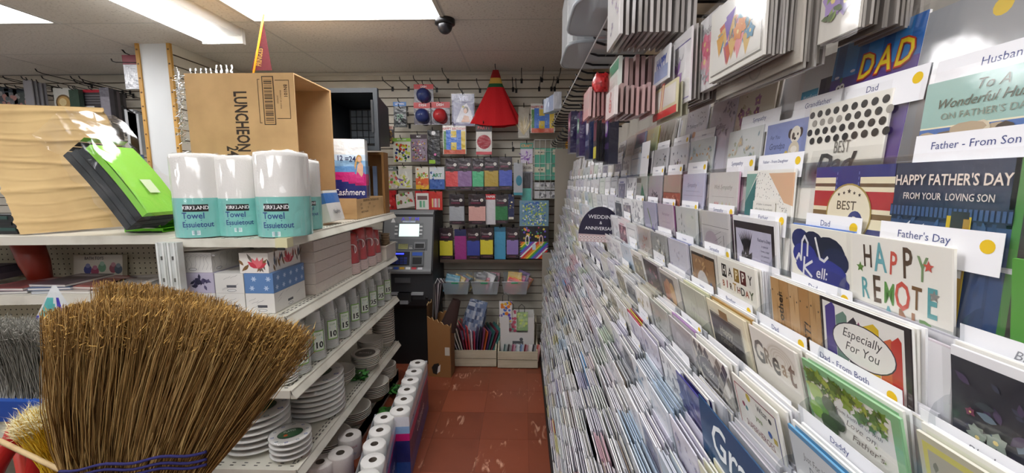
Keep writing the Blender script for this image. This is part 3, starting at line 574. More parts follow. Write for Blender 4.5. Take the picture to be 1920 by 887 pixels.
# ================================================================ back wall: hooks, party goods, ATM, crates
hk = MB(); hk.box((-.01, -.002, -.03), (.01, 0, .012), '#1a1a1c'); hk.tube([(0, -.002, 0), (0, -.25, .006), (0, -.275, .014), (0, -.282, .032)], .0035, 6, '#1a1a1c'); HK = hk.mesh('display_hook'); HK.materials.append(MT['wire'])
NH = [0]
def hook(px, py, label=None, Y=None, sc=1, M=None):
    p = atY(px, py, WALLY - .001) if M is None else None
    o = link('display_hook', HK, None, M or (T(*p) @ Matrix.Diagonal((1, sc, 1, 1)))); NH[0] += 1
    return tag(o, label or 'black wire hook on the slatted back wall holding goods', 'hook', 'black wire hooks')
for ih, (px, py) in enumerate(sorted(((736, 165), (766, 165), (790, 163), (819, 167), (840, 150), (868, 176), (900, 168), (962, 166), (968, 168), (978, 150), (1011, 165), (1016, 148), (1034, 165), (1040, 165), (1046, 150), (764, 212), (768, 235), (962, 278)))): hook(px, py, 'empty black wire hook on the slatted back wall, %s from the left' % NTH[ih])
def wp(px0, py0, px1, py1, Y=3.70):
    a = atY(px0, py1, Y); b = atY(px1, py0, Y); return a[0], a[2], b[0] - a[0], b[2] - a[2]
def wpack(rect, label, cat, art, body='#e6e6e6', name='party_pack', Y=3.70, dp=.03, matb='film_print', header=None, hooked=True, group=None, roll=0, film=False, turn=0):
    x, z, w_, h_ = wp(*rect, Y); t = thing(name, label, cat, FW(x, Y, z, 0, roll, turn), group)
    m = MB(); m.box((0, 0, -dp), (w_, h_ * (1 - (header[1] if header else 0)), 0), body); m.obj('bag', matb, t)
    m = MB(); m.z = .0006; art(m, w_, h_); m.obj('printed_front', matb, t)
    if header:
        m = MB(); y0 = h_ * (1 - header[1]); m.box((-.002, y0, -.004), (w_ + .002, h_, .001), header[0]); m.z = .0015
        if len(header) > 2: m.text(header[2], w_ / 2, (y0 + h_) / 2, min((h_ - y0) * .6, w_ / (len(header[2]) * .62)), header[3] if len(header) > 3 else '#f0f0f0', 0, 1, .02)
        m.obj('header_card', 'print', t)
    if film: m = MB(); m.poly([(-.006, -.006, .004), (w_ + .006, -.006, .004), (w_ + .006, h_ + .004, .004), (-.006, h_ + .004, .004)], '#ffffff'); m.obj('clear_wrap', 'film', t)
    if hooked: hook(0, 0, 'black wire hook holding the ' + ' '.join(label.split()[:9]).rstrip(',').lower(), M=T(x + w_ / 2, WALLY - .001, z + h_ - .01) @ Matrix.Diagonal((1, max(1, (WALLY - Y + .02) / .27), 1, 1)))
    return t
def conf(cols, n=40, r=.010, x0=0, y0=0, y1=1):
    def f(m, w_, h_):
        for _ in range(n): m.disc(random.uniform(.1, .9) * w_, (y0 + random.uniform(.06, .94) * (y1 - y0)) * h_, r * random.uniform(.6, 1.2), random.choice(cols), 9)
    return f
BR = ['#d8c62a', '#2f8f4a', '#2a62c8', '#c8342f', '#e07a2a', '#8a3fa0', '#e6e6e6', '#1f1f22']
# balloons and costume packs
wpack((739, 191, 761, 238), 'black pack with a blue header and outlined letters', 'party pack', lambda m, w_, h_: (m.text('PP', w_ / 2, h_ * .35, .085, '#7fa890', 0, .7), m.rect(.01, h_ * .06, w_ - .01, h_ * .09, '#8a8f8a')), '#20262a', header=('#2a6fb8', .17, 'LETTERS'))
for rc, c, lb in (((777, 158, 812, 193), '#23356f', 'dark blue balloon pack with a red header, uppermost'), ((777, 192, 808, 234), '#23356f', 'dark blue balloon pack with a red header, lower left'), ((808, 191, 843, 234), '#b8262c', 'red balloon pack with a red header')):
    t = wpack(rc, lb, 'balloons', lambda m, w_, h_: None, '#5a5560', 'balloon_pack', header=('#c22a2e', .26, 'DISH'), group='balloon packs', dp=.004)
    x, z, w_, h_ = wp(*rc); m = MB(); m.lathe([(.001, -.055)] + [(.06 * math.cos(a), .055 * math.sin(a)) for a in [i * .3 - 1.5 for i in range(11)]], 16, (w_ / 2, h_ * .40, .02), c)
    m.obj('balloon', 'sleeved', t); m = MB(); m.lathe([(.001, -.05)] + [(.055 * math.cos(a), .05 * math.sin(a)) for a in [i * .3 - 1.5 for i in range(11)]], 14, (w_ * .62, h_ * .25, -.03), mixc(c, '#201020', .4)); m.obj('balloon', 'sleeved', t)
def veil(m, w_, h_):
    m.rect(0, 0, w_, h_, '#3a3270'); m.rect(.012, .02, w_ - .012, h_ * .72, '#8f8fae'); m.text('VEIL', w_ * .55, h_ * .85, .05, '#9a96cc', .2)
    m.flat([(.03, .03), (w_ * .95, .03), (w_ * .86, h_ * .45), (w_ * .66, h_ * .70), (w_ * .45, h_ * .62)], '#dcdae2'); m.disc(w_ * .62, h_ * .5, .022, '#3a2620', 14, .03); m.disc(w_ * .60, h_ * .47, .016, '#d9ad94', 12, .022); m.flat([(w_ * .40, .03), (w_ * .8, .03), (w_ * .74, h_ * .30), (w_ * .55, h_ * .33)], '#d9ad94'); m.disc(w_ * .5, h_ * .6, .01, '#b8b04a', 8)
wpack((848, 176, 889, 236), 'purple bridal veil costume pack with a woman in a veil', 'costume pack', veil, '#3a3270', 'costume_pack', film=True)
# the red felt cone
x, z, w_, h_ = wp(883, 131, 977, 238, 3.72); t = thing('felt_cone', 'large red felt cone skirt with gold and green bands at its tip', 'decoration', T(x + w_ / 2, 3.72, z))
m = MB(); n = 36
def cone(z0, z1, r0, r1, col, wav0=0, wav1=0, k=9):
    m.grid(lambda u, v: ((r0 + (r1 - r0) * v) * math.sin(u * 2 * math.pi) * (1 + (wav0 * (1 - v) + wav1 * v) * math.sin(u * 2 * math.pi * k)), -.32 * (r0 + (r1 - r0) * v) * math.cos(u * 2 * math.pi) * (1 + (wav0 * (1 - v) + wav1 * v) * math.sin(u * 2 * math.pi * k + 1)), z0 + (z1 - z0) * v + .03 * (1 - v) * (1 if wav0 else 0) * abs(math.sin(u * 2 * math.pi)) ** 2), 54, 6, col)
cone(0, h_ * .70, w_ / 2, w_ * .155, '#c4121c', .08, .02); m.obj('skirt', 'fabric', t)
m = MB(); cone(h_ * .695, h_ * .76, w_ * .165, w_ * .13, '#1d5a34'); m.obj('green_band', 'fabric', t)
m = MB(); cone(h_ * .76, h_ * .86, w_ * .135, w_ * .10, '#c9a44a'); m.obj('gold_band', 'fabric', t)
m = MB(); cone(h_ * .86, h_, w_ * .105, w_ * .055, '#8f1a1c'); m.obj('tip', 'fabric', t); hook(0, 0, M=T(x + w_ / 2, WALLY - .001, z + h_))
def banner(m, w_, h_):
    m.rect(.006, .0, w_ - .004, h_ * .80, '#d9bd2a'); m.rect(.006, .0, w_ * .22, h_ * .8, '#4a8a3f'); m.rect(.006, 0, w_ - .006, h_ * .16, '#c8502a')
    m.text('H', w_ * .47, h_ * .46, .21, '#2a6fd0', 0, .9, .06); m.rect(w_ * .40, h_ * .14, w_ * .56, h_ * .28, '#d9bd2a'); m.text('HAPPY BIRTHDAY', w_ / 2, h_ * .88, .028, '#b8283a', 0, .9, .02)
    for _ in range(14): m.disc(random.uniform(.28, .7) * w_, random.uniform(.25, .7) * h_, .004, '#7fb4f0', 7)
wpack((831, 235, 873, 289), 'HAPPY BIRTHDAY banner pack with a blue H, beside the bridal veil pack', 'banner pack', banner, '#e0ddd6', 'banner_pack', film=True)
wpack((995, 194, 1040, 249), 'HAPPY BIRTHDAY banner pack with a blue H, right of the red cone', 'banner pack', banner, '#e0ddd6', 'banner_pack', film=True)
wpack((893, 233, 922, 290), 'white pack with a big dark red disc and red base', 'party pack', lambda m, w_, h_: (m.disc(w_ / 2, h_ * .42, w_ * .44, '#a3182c', 26), m.rect(0, 0, w_, h_ * .10, '#c23a44')), '#d6d2cc', header=('#2a2022', .24, 'PARTY', '#d0484a'))
def straw(m, w_, h_):
    for _ in range(26): m.leaf(w_ / 2, h_ * .08, random.uniform(.08, .2), .006, random.uniform(.9, 2.2), random.choice(['#c9b88a', '#b8a470', '#dccfa8']))
wpack((972, 200, 992, 258), 'small clear bag of straw coloured picks', 'party pack', straw, '#a8a090', dp=.01, film=True)
wpack((976, 268, 999, 306), 'small pack of purple curling ribbon with an orange header', 'ribbon pack', lambda m, w_, h_: [m.leaf(w_ * random.uniform(.1, .8), h_ * random.uniform(.02, .5), .03, .008, random.random() * 6, random.choice(['#8a5ab0', '#a884c8', '#6f4496'])) for _ in range(24)], '#cfc6d6', header=('#5a9a8a', .3, 'CRAFT', '#e8a05a'))
t = wpack((976, 308, 999, 388), 'turquoise tassel in a clear pack with a white header', 'tassel pack', lambda m, w_, h_: (m.rect(.012, 0, w_ - .012, h_ * .44, '#5fc2b4'), m.rect(.02, h_ * .44, w_ - .02, h_ * .8, '#3a3a42')), '#8f8f98', header=('#d9d6ce', .17, 'TASSEL', '#5a5a5a'), film=True)
# craft packs
wpack((738, 259, 770, 304), 'pack of green, black and white pompoms', 'craft pack', conf(['#c8d43a', '#1f2a3a', '#e9e9e4', '#2f6a3a', '#c84a2a', '#23357a'], 60, .011, 0, 0, .8), '#d9dccc', header=('#8ec24a', .14, 'POMPOMS'))
wpack((771, 252, 800, 303), 'pack of shiny mixed confetti and ribbon pieces', 'craft pack', conf(['#8a5a8a', '#c8a04a', '#4a5a3a', '#b85a6a', '#d6d0d6', '#6a4a3a'], 90, .006, 0, 0, .8), '#8f8090', header=('#3a2a30', .16, 'MIX'))
wpack((803, 244, 824, 309), 'tall black pack of party spoons with a lime edge', 'party pack', lambda m, w_, h_: (m.leaf(w_ * .45, h_ * .2, h_ * .6, .03, 1.57, '#3a3a40'), m.rect(.008, .01, w_ * .6, h_ * .14, '#9ac83a'), m.disc(w_ * .5, h_ * .92, .018, '#e6e6e6', 12), m.disc(w_ * .6, h_ * .3, .012, '#d87ab0', 10)), '#141416')
wpack((716, 312, 746, 353), 'clear bag of pink and green foam shapes', 'craft pack', conf(['#d9605a', '#6aa84a', '#e6b4a0', '#c8d46a', '#e9e2d6'], 46, .012, 0, 0, .75), '#d6c8be', header=('#7f8a86', .2, 'FOAM'))
wpack((745, 311, 772, 353), 'clear bag of white and yellow feathers', 'craft pack', lambda m, w_, h_: [m.leaf(w_ * random.uniform(.1, .7), h_ * random.uniform(.05, .5), .06, .018, random.random() * 3, random.choice(['#ece8d2', '#d8d86a', '#b4c85a', '#efefe6', '#7a5aa0'])) for _ in range(26)], '#dcdcd2', header=('#e3dfd0', .15, 'FUN', '#6aa83a'))
wpack((780, 313, 803, 355), 'small craft pack fading from yellow to red', 'craft pack', lambda m, w_, h_: (m.rect(0, 0, w_, h_ * .5, '#e0673a'), m.rect(0, 0, w_, h_ * .2, '#e8b83a'), conf(['#f0e08a', '#e08a4a', '#c8483a'], 20, .01)(m, w_, h_), m.text('ART', w_ / 2, h_ * .62, .045, '#7aa82a', 0, 1, .03)), '#e6e0d0')
wpack((806, 313, 833, 355), 'small craft pack with a blue base and white top', 'craft pack', lambda m, w_, h_: (m.rect(0, 0, w_, h_ * .45, '#3f66b0'), conf(['#7fa4dc', '#2a4a90', '#cfe0f0'], 16, .01)(m, w_, h_), m.text('ART', w_ / 2, h_ * .62, .045, '#3a8a5a', 0, 1, .03)), '#d9dde0')
for q, (rc, c) in enumerate((((702, 225, 719, 262), '#8a6a44'), ((712, 230, 727, 266), '#6f6152'), ((722, 236, 737, 270), '#5a5660'))): wpack(rc, 'brown shell craft pack beside the black tote, %s' % ['nearest', 'middle', 'farthest'][q], 'craft pack', conf(['#b8935a', '#8a6a3f', '#6a5234', '#d0b484', '#4a3f38'], 30, .010, 0, 0, .75), c, header=('#c8b0a0', .2, 'SHELLS', '#b83a3a'), Y=3.60 + q * .05, hooked=(q == 1), group='brown craft packs')
wpack((718, 357, 742, 400), 'red glossy pack low beside the carton', 'party pack', conf(['#e6e2e0', '#8a1a1f', '#d84a4a'], 12, .012), '#c0262c')
wpack((745, 365, 778, 392), 'flat white pack with colourful print hanging at a tilt', 'party pack', conf(['#c84a4a', '#6aa84a', '#8a5a4a', '#d8c0a0'], 20, .012, 0, .3, 1), '#d9d3cc', roll=10)
wpack((779, 358, 805, 395), 'white and red pack with two green candle shapes', 'candle pack', lambda m, w_, h_: (m.rect(.008, .012, w_ - .008, h_ - .02, '#e6e6de'), m.rect(w_ * .3, .03, w_ * .45, h_ * .5, '#6ab08a'), m.rect(w_ * .52, .03, w_ * .68, h_ * .5, '#8ac4a0'), m.rect(.02, h_ * .55, w_ - .02, h_ * .75, '#7a5a5a')), '#c0262c')
wpack((806, 359, 829, 394), 'red pack with yellow and pink candle stripes', 'candle pack', lambda m, w_, h_: [m.rect(w_ * (.18 + q * .13), h_ * .15, w_ * (.27 + q * .13), h_ * .62, ['#e8e08a', '#e6a8b8', '#e6e6e6', '#d88a9a', '#b8d8c0'][q]) for q in range(5)], '#c8352e')
# coloured tissue paper packs
TP = [((836, 297, 858, 357), '#d8484a', 'coral red', 'A'), ((859, 296, 884, 357), '#8d6a9c', 'mauve', 'A'), ((886, 297, 908, 357), '#4fb884', 'mint green', 'A'), ((907, 295, 934, 357), '#b59a35', 'gold', 'A'), ((936, 294, 960, 356), '#4a5ec0', 'royal blue', 'A'),
      ((843, 364, 870, 421), '#a9aeb4', 'silver', 'B'), ((879, 364, 910, 421), '#d9a8a0', 'pale pink', 'B'), ((929, 365, 952, 419), '#1f7a40', 'dark green', 'B'),
      ((825, 428, 848, 486), '#d9cf3a', 'bright yellow leftmost', 'C'), ((876, 428, 899, 486), '#3447a0', 'navy blue', 'C'), ((901, 427, 924, 484), '#dccf35', 'bright yellow middle', 'C'), ((950, 427, 972, 484), '#8d78b8', 'lavender', 'C')]
for rc, c, nm, row in TP:
    def ar(m, w_, h_):
        m.rect(0, h_ * .12, w_, h_ * .60, c); m.rect(w_ * .36, h_ * .57, w_ * .66, h_ * .60, mixc(c, '#202020', .6)); m.text('Tissue', w_ * .38, h_ * .80, .026, '#b8a8b0', .1); m.rect(w_ * .12, h_ * .68, w_ * .72, h_ * .74, '#6a2440'); m.disc(w_ * .78, h_ * .80, .014, '#e6e2da', 14); m.rect(w_ * .2, h_ * .05, w_ * .8, h_ * .07, '#7a4a5a'); m.text('8', w_ * .78, h_ * .80, .016, '#3a2028')
    wpack(rc, '%s tissue paper pack in the %s row' % (nm, {'A': 'upper', 'B': 'middle', 'C': 'lower'}[row]), 'tissue paper', ar, '#241520', 'tissue_paper_pack', Y=3.66, dp=.05, film=True, group='tissue paper packs')
wpack((853, 430, 874, 487), 'magenta tissue sheet pack with a dark blue top', 'tissue paper', lambda m, w_, h_: m.rect(0, h_ * .78, w_, h_, '#2a3460'), '#a03a86', 'tissue_paper_pack', Y=3.70)
wpack((927, 426, 948, 486), 'turquoise tissue sheet pack', 'tissue paper', lambda m, w_, h_: m.rect(0, h_ * .86, w_, h_, '#2f6a86'), '#4a9ac0', 'tissue_paper_pack', Y=3.70)
wpack((911, 364, 929, 421), 'narrow white pack with a red header', 'tissue paper', lambda m, w_, h_: None, '#d0cdd0', 'tissue_paper_pack', Y=3.68, header=('#c2202a', .18, 'PAPER'))
wpack((953, 364, 964, 411), 'narrow navy pack with small gold dots', 'party pack', lambda m, w_, h_: (conf(['#c8b04a', '#e6dcb0'], 8, .006, 0, .3, 1)(m, w_, h_), m.rect(.004, .0, w_ - .004, h_ * .09, '#c9c4b4')), '#1d2750', Y=3.62)
wpack((963, 305, 980, 366), 'grey pack with a teal oval and teal base', 'party pack', lambda m, w_, h_: (m.disc(w_ * .6, h_ * .45, w_ * .34, '#2a7a90', 18, h_ * .16), m.rect(0, 0, w_, h_ * .08, '#2f8a9a')), '#a3a6ac', Y=3.64)
# wire display with paper, patterned boxes below
t = thing('wire_display', 'white wire display of teal wrapping paper with deer', 'display', FW(wp(1001, 262, 1054, 372)[0], 3.68, wp(1001, 262, 1054, 372)[1])); w_, h_ = wp(1001, 262, 1054, 372, 3.68)[2:]
m = MB(); m.box((.005, h_ * .32, -.03), (w_ - .005, h_ * .86, -.004), '#5aa890'); m.z = -.003
for x, y in ((.08, .75), (.75, .75), (.1, .45), (.75, .45)): m.rect(w_ * x - .02, h_ * y, w_ * x + .07, h_ * (y + .09), '#c9c6ae'); m.disc(w_ * x + .02, h_ * (y + .045), .008, '#4a5a4a', 8); m.disc(w_ * x + .045, h_ * (y + .045), .008, '#4a5a4a', 8)
m.flat([(w_ * .45, h_ * .5), (w_ * .55, h_ * .5), (w_ * .56, h_ * .6), (w_ * .44, h_ * .6)], '#b8c8b4'); m.obj('teal_paper', 'print', t)
for y0, c in ((.15, '#9a9a9e'), (.0, '#7d7f80')):
    m = MB(); m.box((.005, h_ * y0, -.04), (w_ - .005, h_ * (y0 + .13), -.002), '#b8b8ba'); m.z = -.001
    for q in range(18): m.disc(random.uniform(.03, w_ - .03), h_ * (y0 + random.uniform(.02, .11)), .012, random.choice([c, '#d0d0d0', '#6a6c70']), 9)
    m.obj('patterned_roll', 'print', t)
m = MB()
for i in range(6): m.tube([(w_ * i / 5, 0, .004), (w_ * i / 5, h_, .004)], .0022, 5, '#d9d9d4')
for i in range(6): m.tube([(0, h_ * i / 5, .004), (w_, h_ * i / 5, .004)], .0022, 5, '#d9d9d4')
m.obj('wire_grid', 'plastic', t)
wpack((974, 376, 1029, 424), 'blue and lime speckled gift wrap sheet above the rainbow box', 'gift wrap', conf(['#3a62b0', '#9ab84a', '#d6e0e6', '#4a8ab0', '#c8d86a'], 220, .008), '#6f94a8', 'gift_wrap_sheet', Y=3.66, dp=.015, hooked=False)
def rain(m, w_, h_):
    m.rect(0, h_ * .55, w_, h_, '#1d1d22'); conf(['#d8c84a', '#c84a6a', '#4a9a6a', '#e6e6e6', '#e08a3a', '#6a5ac0'], 26, .010, 0, .6, 1)(m, w_, h_)
    RBW = ['#d8382f', '#e8862a', '#e8d23a', '#4aa84a', '#3a6ad0', '#8a4ab0', '#e6e6e6']
    for q in range(30):
        x = -.3 + q * .022
        pts = [(x, 0), (x + .02, 0), (x + .02 + h_ * .53, h_ * .53), (x + h_ * .53, h_ * .53)]
        if pts[0][0] >= 0 and pts[2][0] <= w_: m.flat(pts, RBW[q % 7])
        elif pts[2][0] > 0 and pts[0][0] < w_:
            a, b = max(0, -x), min(h_ * .53, w_ - x - .02)
            if b > a: m.flat([(x + a, a), (x + .02 + a, a), (x + .02 + b, b), (x + b, b)], RBW[q % 7])
    m.text('0', w_ * .27, h_ * .55, .15, '#d9d9d0', 0, .6); m.text('0', w_ * .74, h_ * .55, .15, '#d9b8b0', 0, .6); m.rect(w_ * .44, h_ * .28, w_ * .56, h_ * .45, '#bcd0dc')
wpack((974, 425, 1029, 485), 'box with rainbow stripes and dots on black', 'gift wrap', rain, '#3a3a40', 'gift_box', Y=3.66, dp=.06, hooked=False)
x, z, w_, h_ = wp(825, 486, 1030, 490, 3.66); m = MB(); m.box((0, 0, -.26), (w_, .012, 0), '#4a3c30'); m.box((0, .012, -.004), (w_, .03, 0), '#54463a'); one(m, 'wall_shelf', 'thin dark wall shelf under the coloured tissue packs', 'shelf', 'satin', FW(x, 3.66, z - .012))
# ornament by the card rack
t = thing('paper_ornament', 'orange honeycomb paper ornament in two rounded tiers by the rack', 'ornament', T(*atY(1070, 308, 3.6)))
for z0, r in ((.06, .055), (.16, .05)): m = MB(); m.lathe([(.001, -.05)] + [(r * math.cos(a), .05 * math.sin(a)) for a in [i * .3 - 1.5 for i in range(11)]], 18, (0, 0, z0), ['#d99a1f', '#c9861a'], sm=False); m.obj('tier', 'paper', t)
m = MB(); m.tube([(0, 0, .2), (0, .0, .36), (0, .33, .37)], .0016, 5, '#2a2a2a'); m.obj('cord', 'fabric', t)
# three baskets
fill = [['#4a8fa8', '#b89a3a', '#3f86a0', '#8a5a7a', '#5a9ab0'], ['#2a2a30', '#b84a6a', '#d9d6d9', '#3a3a44', '#8a3a5a'], ['#d8382f', '#e8862a', '#e8c23a', '#c83a7a', '#6a3a9a']]
for i, (a, b) in enumerate(((829, 880), (883, 936), (941, 991))):
    x0, zz = atY(a, 553, 3.66)[0], atY(a, 553, 3.66)[2]; x1 = atY(b, 553, 3.66)[0]; w_ = x1 - x0
    t = thing('wall_basket', 'clear plastic wall basket, %s of three under the dark shelf' % ['left', 'middle', 'right'][i], 'basket', T(x0, 3.66, zz), 'clear wall baskets')
    D, Hh = .20, .12
    for nm, P in (('front_wall', [(.02, .02, 0), (w_ - .02, .02, 0), (w_, 0, Hh), (0, 0, Hh)]), ('back_wall', [(.02, D, 0), (w_ - .02, D, 0), (w_, D + .05, Hh * 1.3), (0, D + .05, Hh * 1.3)]), ('left_wall', [(.02, D, 0), (.02, .02, 0), (0, 0, Hh), (0, D + .05, Hh)]), ('right_wall', [(w_ - .02, .02, 0), (w_ - .02, D, 0), (w_, D + .05, Hh), (w_, 0, Hh)]), ('basket_floor', [(.02, .02, 0), (w_ - .02, .02, 0), (w_ - .02, D, 0), (.02, D, 0)])): m = MB(); m.poly(P, '#ffffff'); m.obj(nm, 'bin_plastic', t)
    m = MB(); m.tube([(0, 0, Hh), (w_, 0, Hh)], .004, 6, '#c9ced0'); m.obj('rim', 'plastic', t)
    m = MB(); m.box((w_ * .35, -.003, Hh - .016), (w_ * .6, .001, Hh - .004), '#2f9a6a'); m.obj('label_strip', 'plastic', t)
    for q in range(7):
        m = MB(); ww = random.uniform(.09, .13); hh = random.uniform(.12, .19); m.box((-ww / 2, -.004, 0), (ww / 2, .004, hh), fill[i][q % 5]); m.z = 0; st = len(m.v)
        for r_ in range(4): m.rect(-ww / 2 + .006, hh * (.1 + .22 * r_), ww / 2 - .006, hh * (.2 + .22 * r_), mixc(fill[i][q % 5], random.choice(['#f0f0f0', '#202020', '#e8d060']), .4))
        m.xf(T(0, -.0045, 0) @ RX(90), st)
        one(m, 'gift_bag', 'flat gift pack number %s in the %s wall basket' % (['one', 'two', 'three', 'four', 'five', 'six', 'seven'][q], ['left', 'middle', 'right'][i]), 'gift bag', 'film_print', T(x0 + w_ * (.26 + .08 * q), 3.69 + q * .026, zz + .012) @ RX(-16) @ RY(ro(18, 14)), 'gift packs in the wall baskets')
# ATM
AX0, AW = -1.19, .44
t = thing('atm', 'grey and black cash machine with a lit screen and blue ATM letters', 'cash machine', T(AX0, 0, 0))
def extr(pr, x0, x1, c, mat_, nm, ins=0):
    m = MB(); n = len(pr); m.v += [(x0 + (ins if k0 else 0), y, z) for k0, (y, z) in [(0, p) for p in pr]] + [(x1, y, z) for y, z in pr]
    for i in range(n): m.face((i, (i + 1) % n, n + (i + 1) % n, n + i), c)
    m.face(range(n - 1, -1, -1), c); m.face(range(n, 2 * n), c); return m.obj(nm, mat_, t)
extr([(3.50, 0), (3.50, .56), (3.88, .56), (3.88, 0)], .02, AW - .02, '#0d0d0f', 'satin', 'pedestal')
extr([(3.47, .52), (3.415, .56), (3.39, .62), (3.40, .83), (3.88, .83), (3.88, .52)], 0, AW, '#2a2a2d', 'satin', 'lower_body')
extr([(3.395, .83), (3.39, .87), (3.52, 1.33), (3.56, 1.36), (3.88, 1.36), (3.88, .83)], .0, AW, '#1c1c1f', 'satin', 'upper_body')
extr([(3.375, .845), (3.37, .865), (3.385, .885), (3.525, 1.345), (3.56, 1.365), (3.57, 1.35), (3.41, .86)], .012, AW - .012, '#7f8183', 'satin', 'fascia')
fr = T(.02, 3.3795, .875) @ RX(90 - 16.9 + 0)
def part(nm, fn, mat_='satin'):
    m = MB(); m.z = .0008; fn(m); return m.obj(nm, mat_, t, fr)
part('header_lettering', lambda m: m.text('A  T  M', .215, .435, .042, '#6f66f0', 0, 1.15, .02)); part('warning_mark', lambda m: m.flat([(.05, .405), (.09, .405), (.068, .455)], '#e6e6e6'), 'paper')
part('screen_bezel', lambda m: m.rect(.09, .27, .33, .40, '#6d7072')); part('brand_strip', lambda m: (m.rect(.15, .405, .26, .42, '#b9c4d6'), m.text('CASH', .205, .4125, .012, '#3a5a9a')))
m = MB(); m.box((.125, .285, .001), (.295, .392, .004), '#c9d6d2'); m.obj('screen', 'screen', t, fr)
for s_ in (.10, .31):
    for q in range(3): m = MB(); m.box((s_ - .012, .30 + q * .032, .001), (s_ + .012, .312 + q * .032, .006), '#d9dcdc'); m.obj('side_key', 'plastic', t, fr)
part('instruction_panel', lambda m: (m.rect(.03, .165, .37, .262, '#5a5d60'), m.text('CASH', .09, .235, .022, '#c9cccc', 0, .9), [m.text('INSERT CARD', .075, .215 - q * .014, .008, '#b9bcbc') for q in range(3)]))
part('yellow_notice', lambda m: (m.rect(.125, .178, .205, .222, '#d6d68a'), [m.rect(.132, .186 + q * .009, .198, .189 + q * .009, '#7a7a55') for q in range(4)]), 'paper'); part('white_notice', lambda m: m.rect(.215, .178, .245, .21, '#dcdcdc'), 'paper')
m = MB(); m.box((.262, .178, .001), (.352, .236, .012), '#7d7f82'); m.box((.27, .184, .012), (.344, .222, .0125), '#101012'); m.obj('receipt_slot', 'satin', t, fr)
m = MB(); m.box((.04, .04, .0005), (.225, .155, .0015), '#15161c'); kr_ = m.obj('keypad_recess', 'satin', t, fr)
for a_ in range(4):
    for b_ in range(3): m = MB(); m.box((.075 + a_ * .034, .05 + b_ * .021, .0015), (.102 + a_ * .034, .066 + b_ * .021, .006), '#2a357a'); m.obj('key', 'plastic', kr_)
m = MB(); m.box((.09, .132, .002), (.175, .142, .006), '#3040ff'); m.obj('key_light', 'blue_glow', kr_)
m = MB(); m.box((.24, .035, .001), (.345, .155, .016), '#5f6264'); m.box((.255, .05, .016), (.33, .105, .02), '#17181a'); m.box((.25, .12, .016), (.335, .148, .018), '#2a55b0'); m.obj('card_reader', 'satin', t, fr)
part('sticker_strip', lambda m: [m.rect(.045 + q * .05, .006, .085 + q * .05, .026, ['#d6dce6', '#3a5ab8', '#d8a83a', '#e6e6e6', '#c8404a', '#e0e0e6'][q]) for q in range(6)], 'print')
fr2 = FW(.0, 3.392, .56)
m = MB(); m.box((.12, .205, -.01), (.25, .245, .008), '#4a4b4e'); m.obj('logo_plate', 'satin', t, fr2)
m = MB(); m.box((.03, .105, -.01), (.36, .125, .03), '#a5a7aa'); m.box((.15, .05, -.01), (.26, .125, .035), '#1a1a1c'); m.obj('cash_tray', 'satin', t, fr2)
m = MB(); m.box((.165, .03, .0), (.235, .06, .04), '#8f9194'); m.obj('tray_lip', 'satin', t, fr2); m = MB(); m.lathe([(.001, .003), (.011, .003), (.013, 0)], 14, (.385, .075, .004), '#101012'); m.obj('lock', 'plastic', t, fr2)
# two slatted crates
def crate(a, b, y0, label, hh=.155, back=.30):
    x0, x1 = atZ(a, y0, 0)[0], atZ(b, y0, 0)[0]; y = atZ(a, y0, 0)[1]; w_ = x1 - x0; d = WALLY - .035 - y
    t = thing('wooden_crate', label, 'crate', T(x0, y, 0), 'slatted crates on the floor')
    for q in (0, 1): m = MB(); m.box((0, 0, .008 + q * .075), (w_, .014, .076 + q * .075), '#c4bba4'); m.obj('slat', 'pale_wood', t); m = MB(); m.box((0, d - .014, .008 + q * .075), (w_, d, .076 + q * .075), '#c4bba4'); m.obj('slat', 'pale_wood', t)
    for xx in (0, w_ - .014):
        m = MB(); m.v += [(xx, .014, .008), (xx + .014, .014, .008), (xx + .014, d - .014, .008), (xx, d - .014, .008), (xx, .014, hh), (xx + .014, .014, hh), (xx + .014, d - .014, back), (xx, d - .014, back)]
        for f in ((3, 2, 1, 0), (4, 5, 6, 7), (0, 1, 5, 4), (1, 2, 6, 5), (2, 3, 7, 6), (3, 0, 4, 7)): m.face(f, '#bdb49c')
        m.obj('side_board', 'pale_wood', t)
    m = MB(); m.box((.014, .014, .002), (w_ - .014, d - .014, .012), '#a89f88'); m.obj('floor_board', 'pale_wood', t)
    return x0, y, w_, d
cx, cy_, cw, cd = crate(846, 931, 688, 'left slatted crate on the floor holding many flat gift bags')
PALB = ['#e3dfe2', '#d9d4dc', '#cfc6d2', '#e6e3da', '#d8d2c8', '#8a3f5a', '#c23a4a', '#d84a4a', '#e6dadd', '#b83a52', '#4a3a5a', '#2f2a3a', '#8a4a6a', '#c8602f', '#5a3f6a', '#3a6a6a', '#7a3a4a', '#4a8a86']
OR18 = ['first', 'second', 'third', 'fourth', 'fifth', 'sixth', 'seventh', 'eighth', 'ninth', 'tenth', 'eleventh', 'twelfth', 'thirteenth', 'fourteenth', 'fifteenth', 'sixteenth', 'seventeenth', 'eighteenth']
for q in range(18):
    c = PALB[q]; m = MB(); hh = random.uniform(.27, .33); m.box((-.004, 0, 0), (.004, .26, hh), c); st = len(m.v)
    for _ in range(9): m.disc(random.uniform(.03, .23), random.uniform(.05, hh - .03), random.uniform(.008, .02), mixc(c, random.choice(['#ffffff', '#1a1a1a', '#e8a040', '#6a5ac0']), .5), 8)
    m.xf(T(.0045, 0, 0) @ RZ(90) @ RX(90), st)
    one(m, 'gift_bag', 'flat gift bag in the left crate, %s from the left' % OR18[q], 'gift bag', 'print', T(cx + .06 + q * (cw - .13) / 17, cy_ + .06, .014) @ RZ(20) @ RY(-26 + q * 2.9), 'gift bags in the left crate')
dx, dy, dw, dd = crate(933, 1008, 691, 'right slatted crate holding a white display box and books', .16, .34)
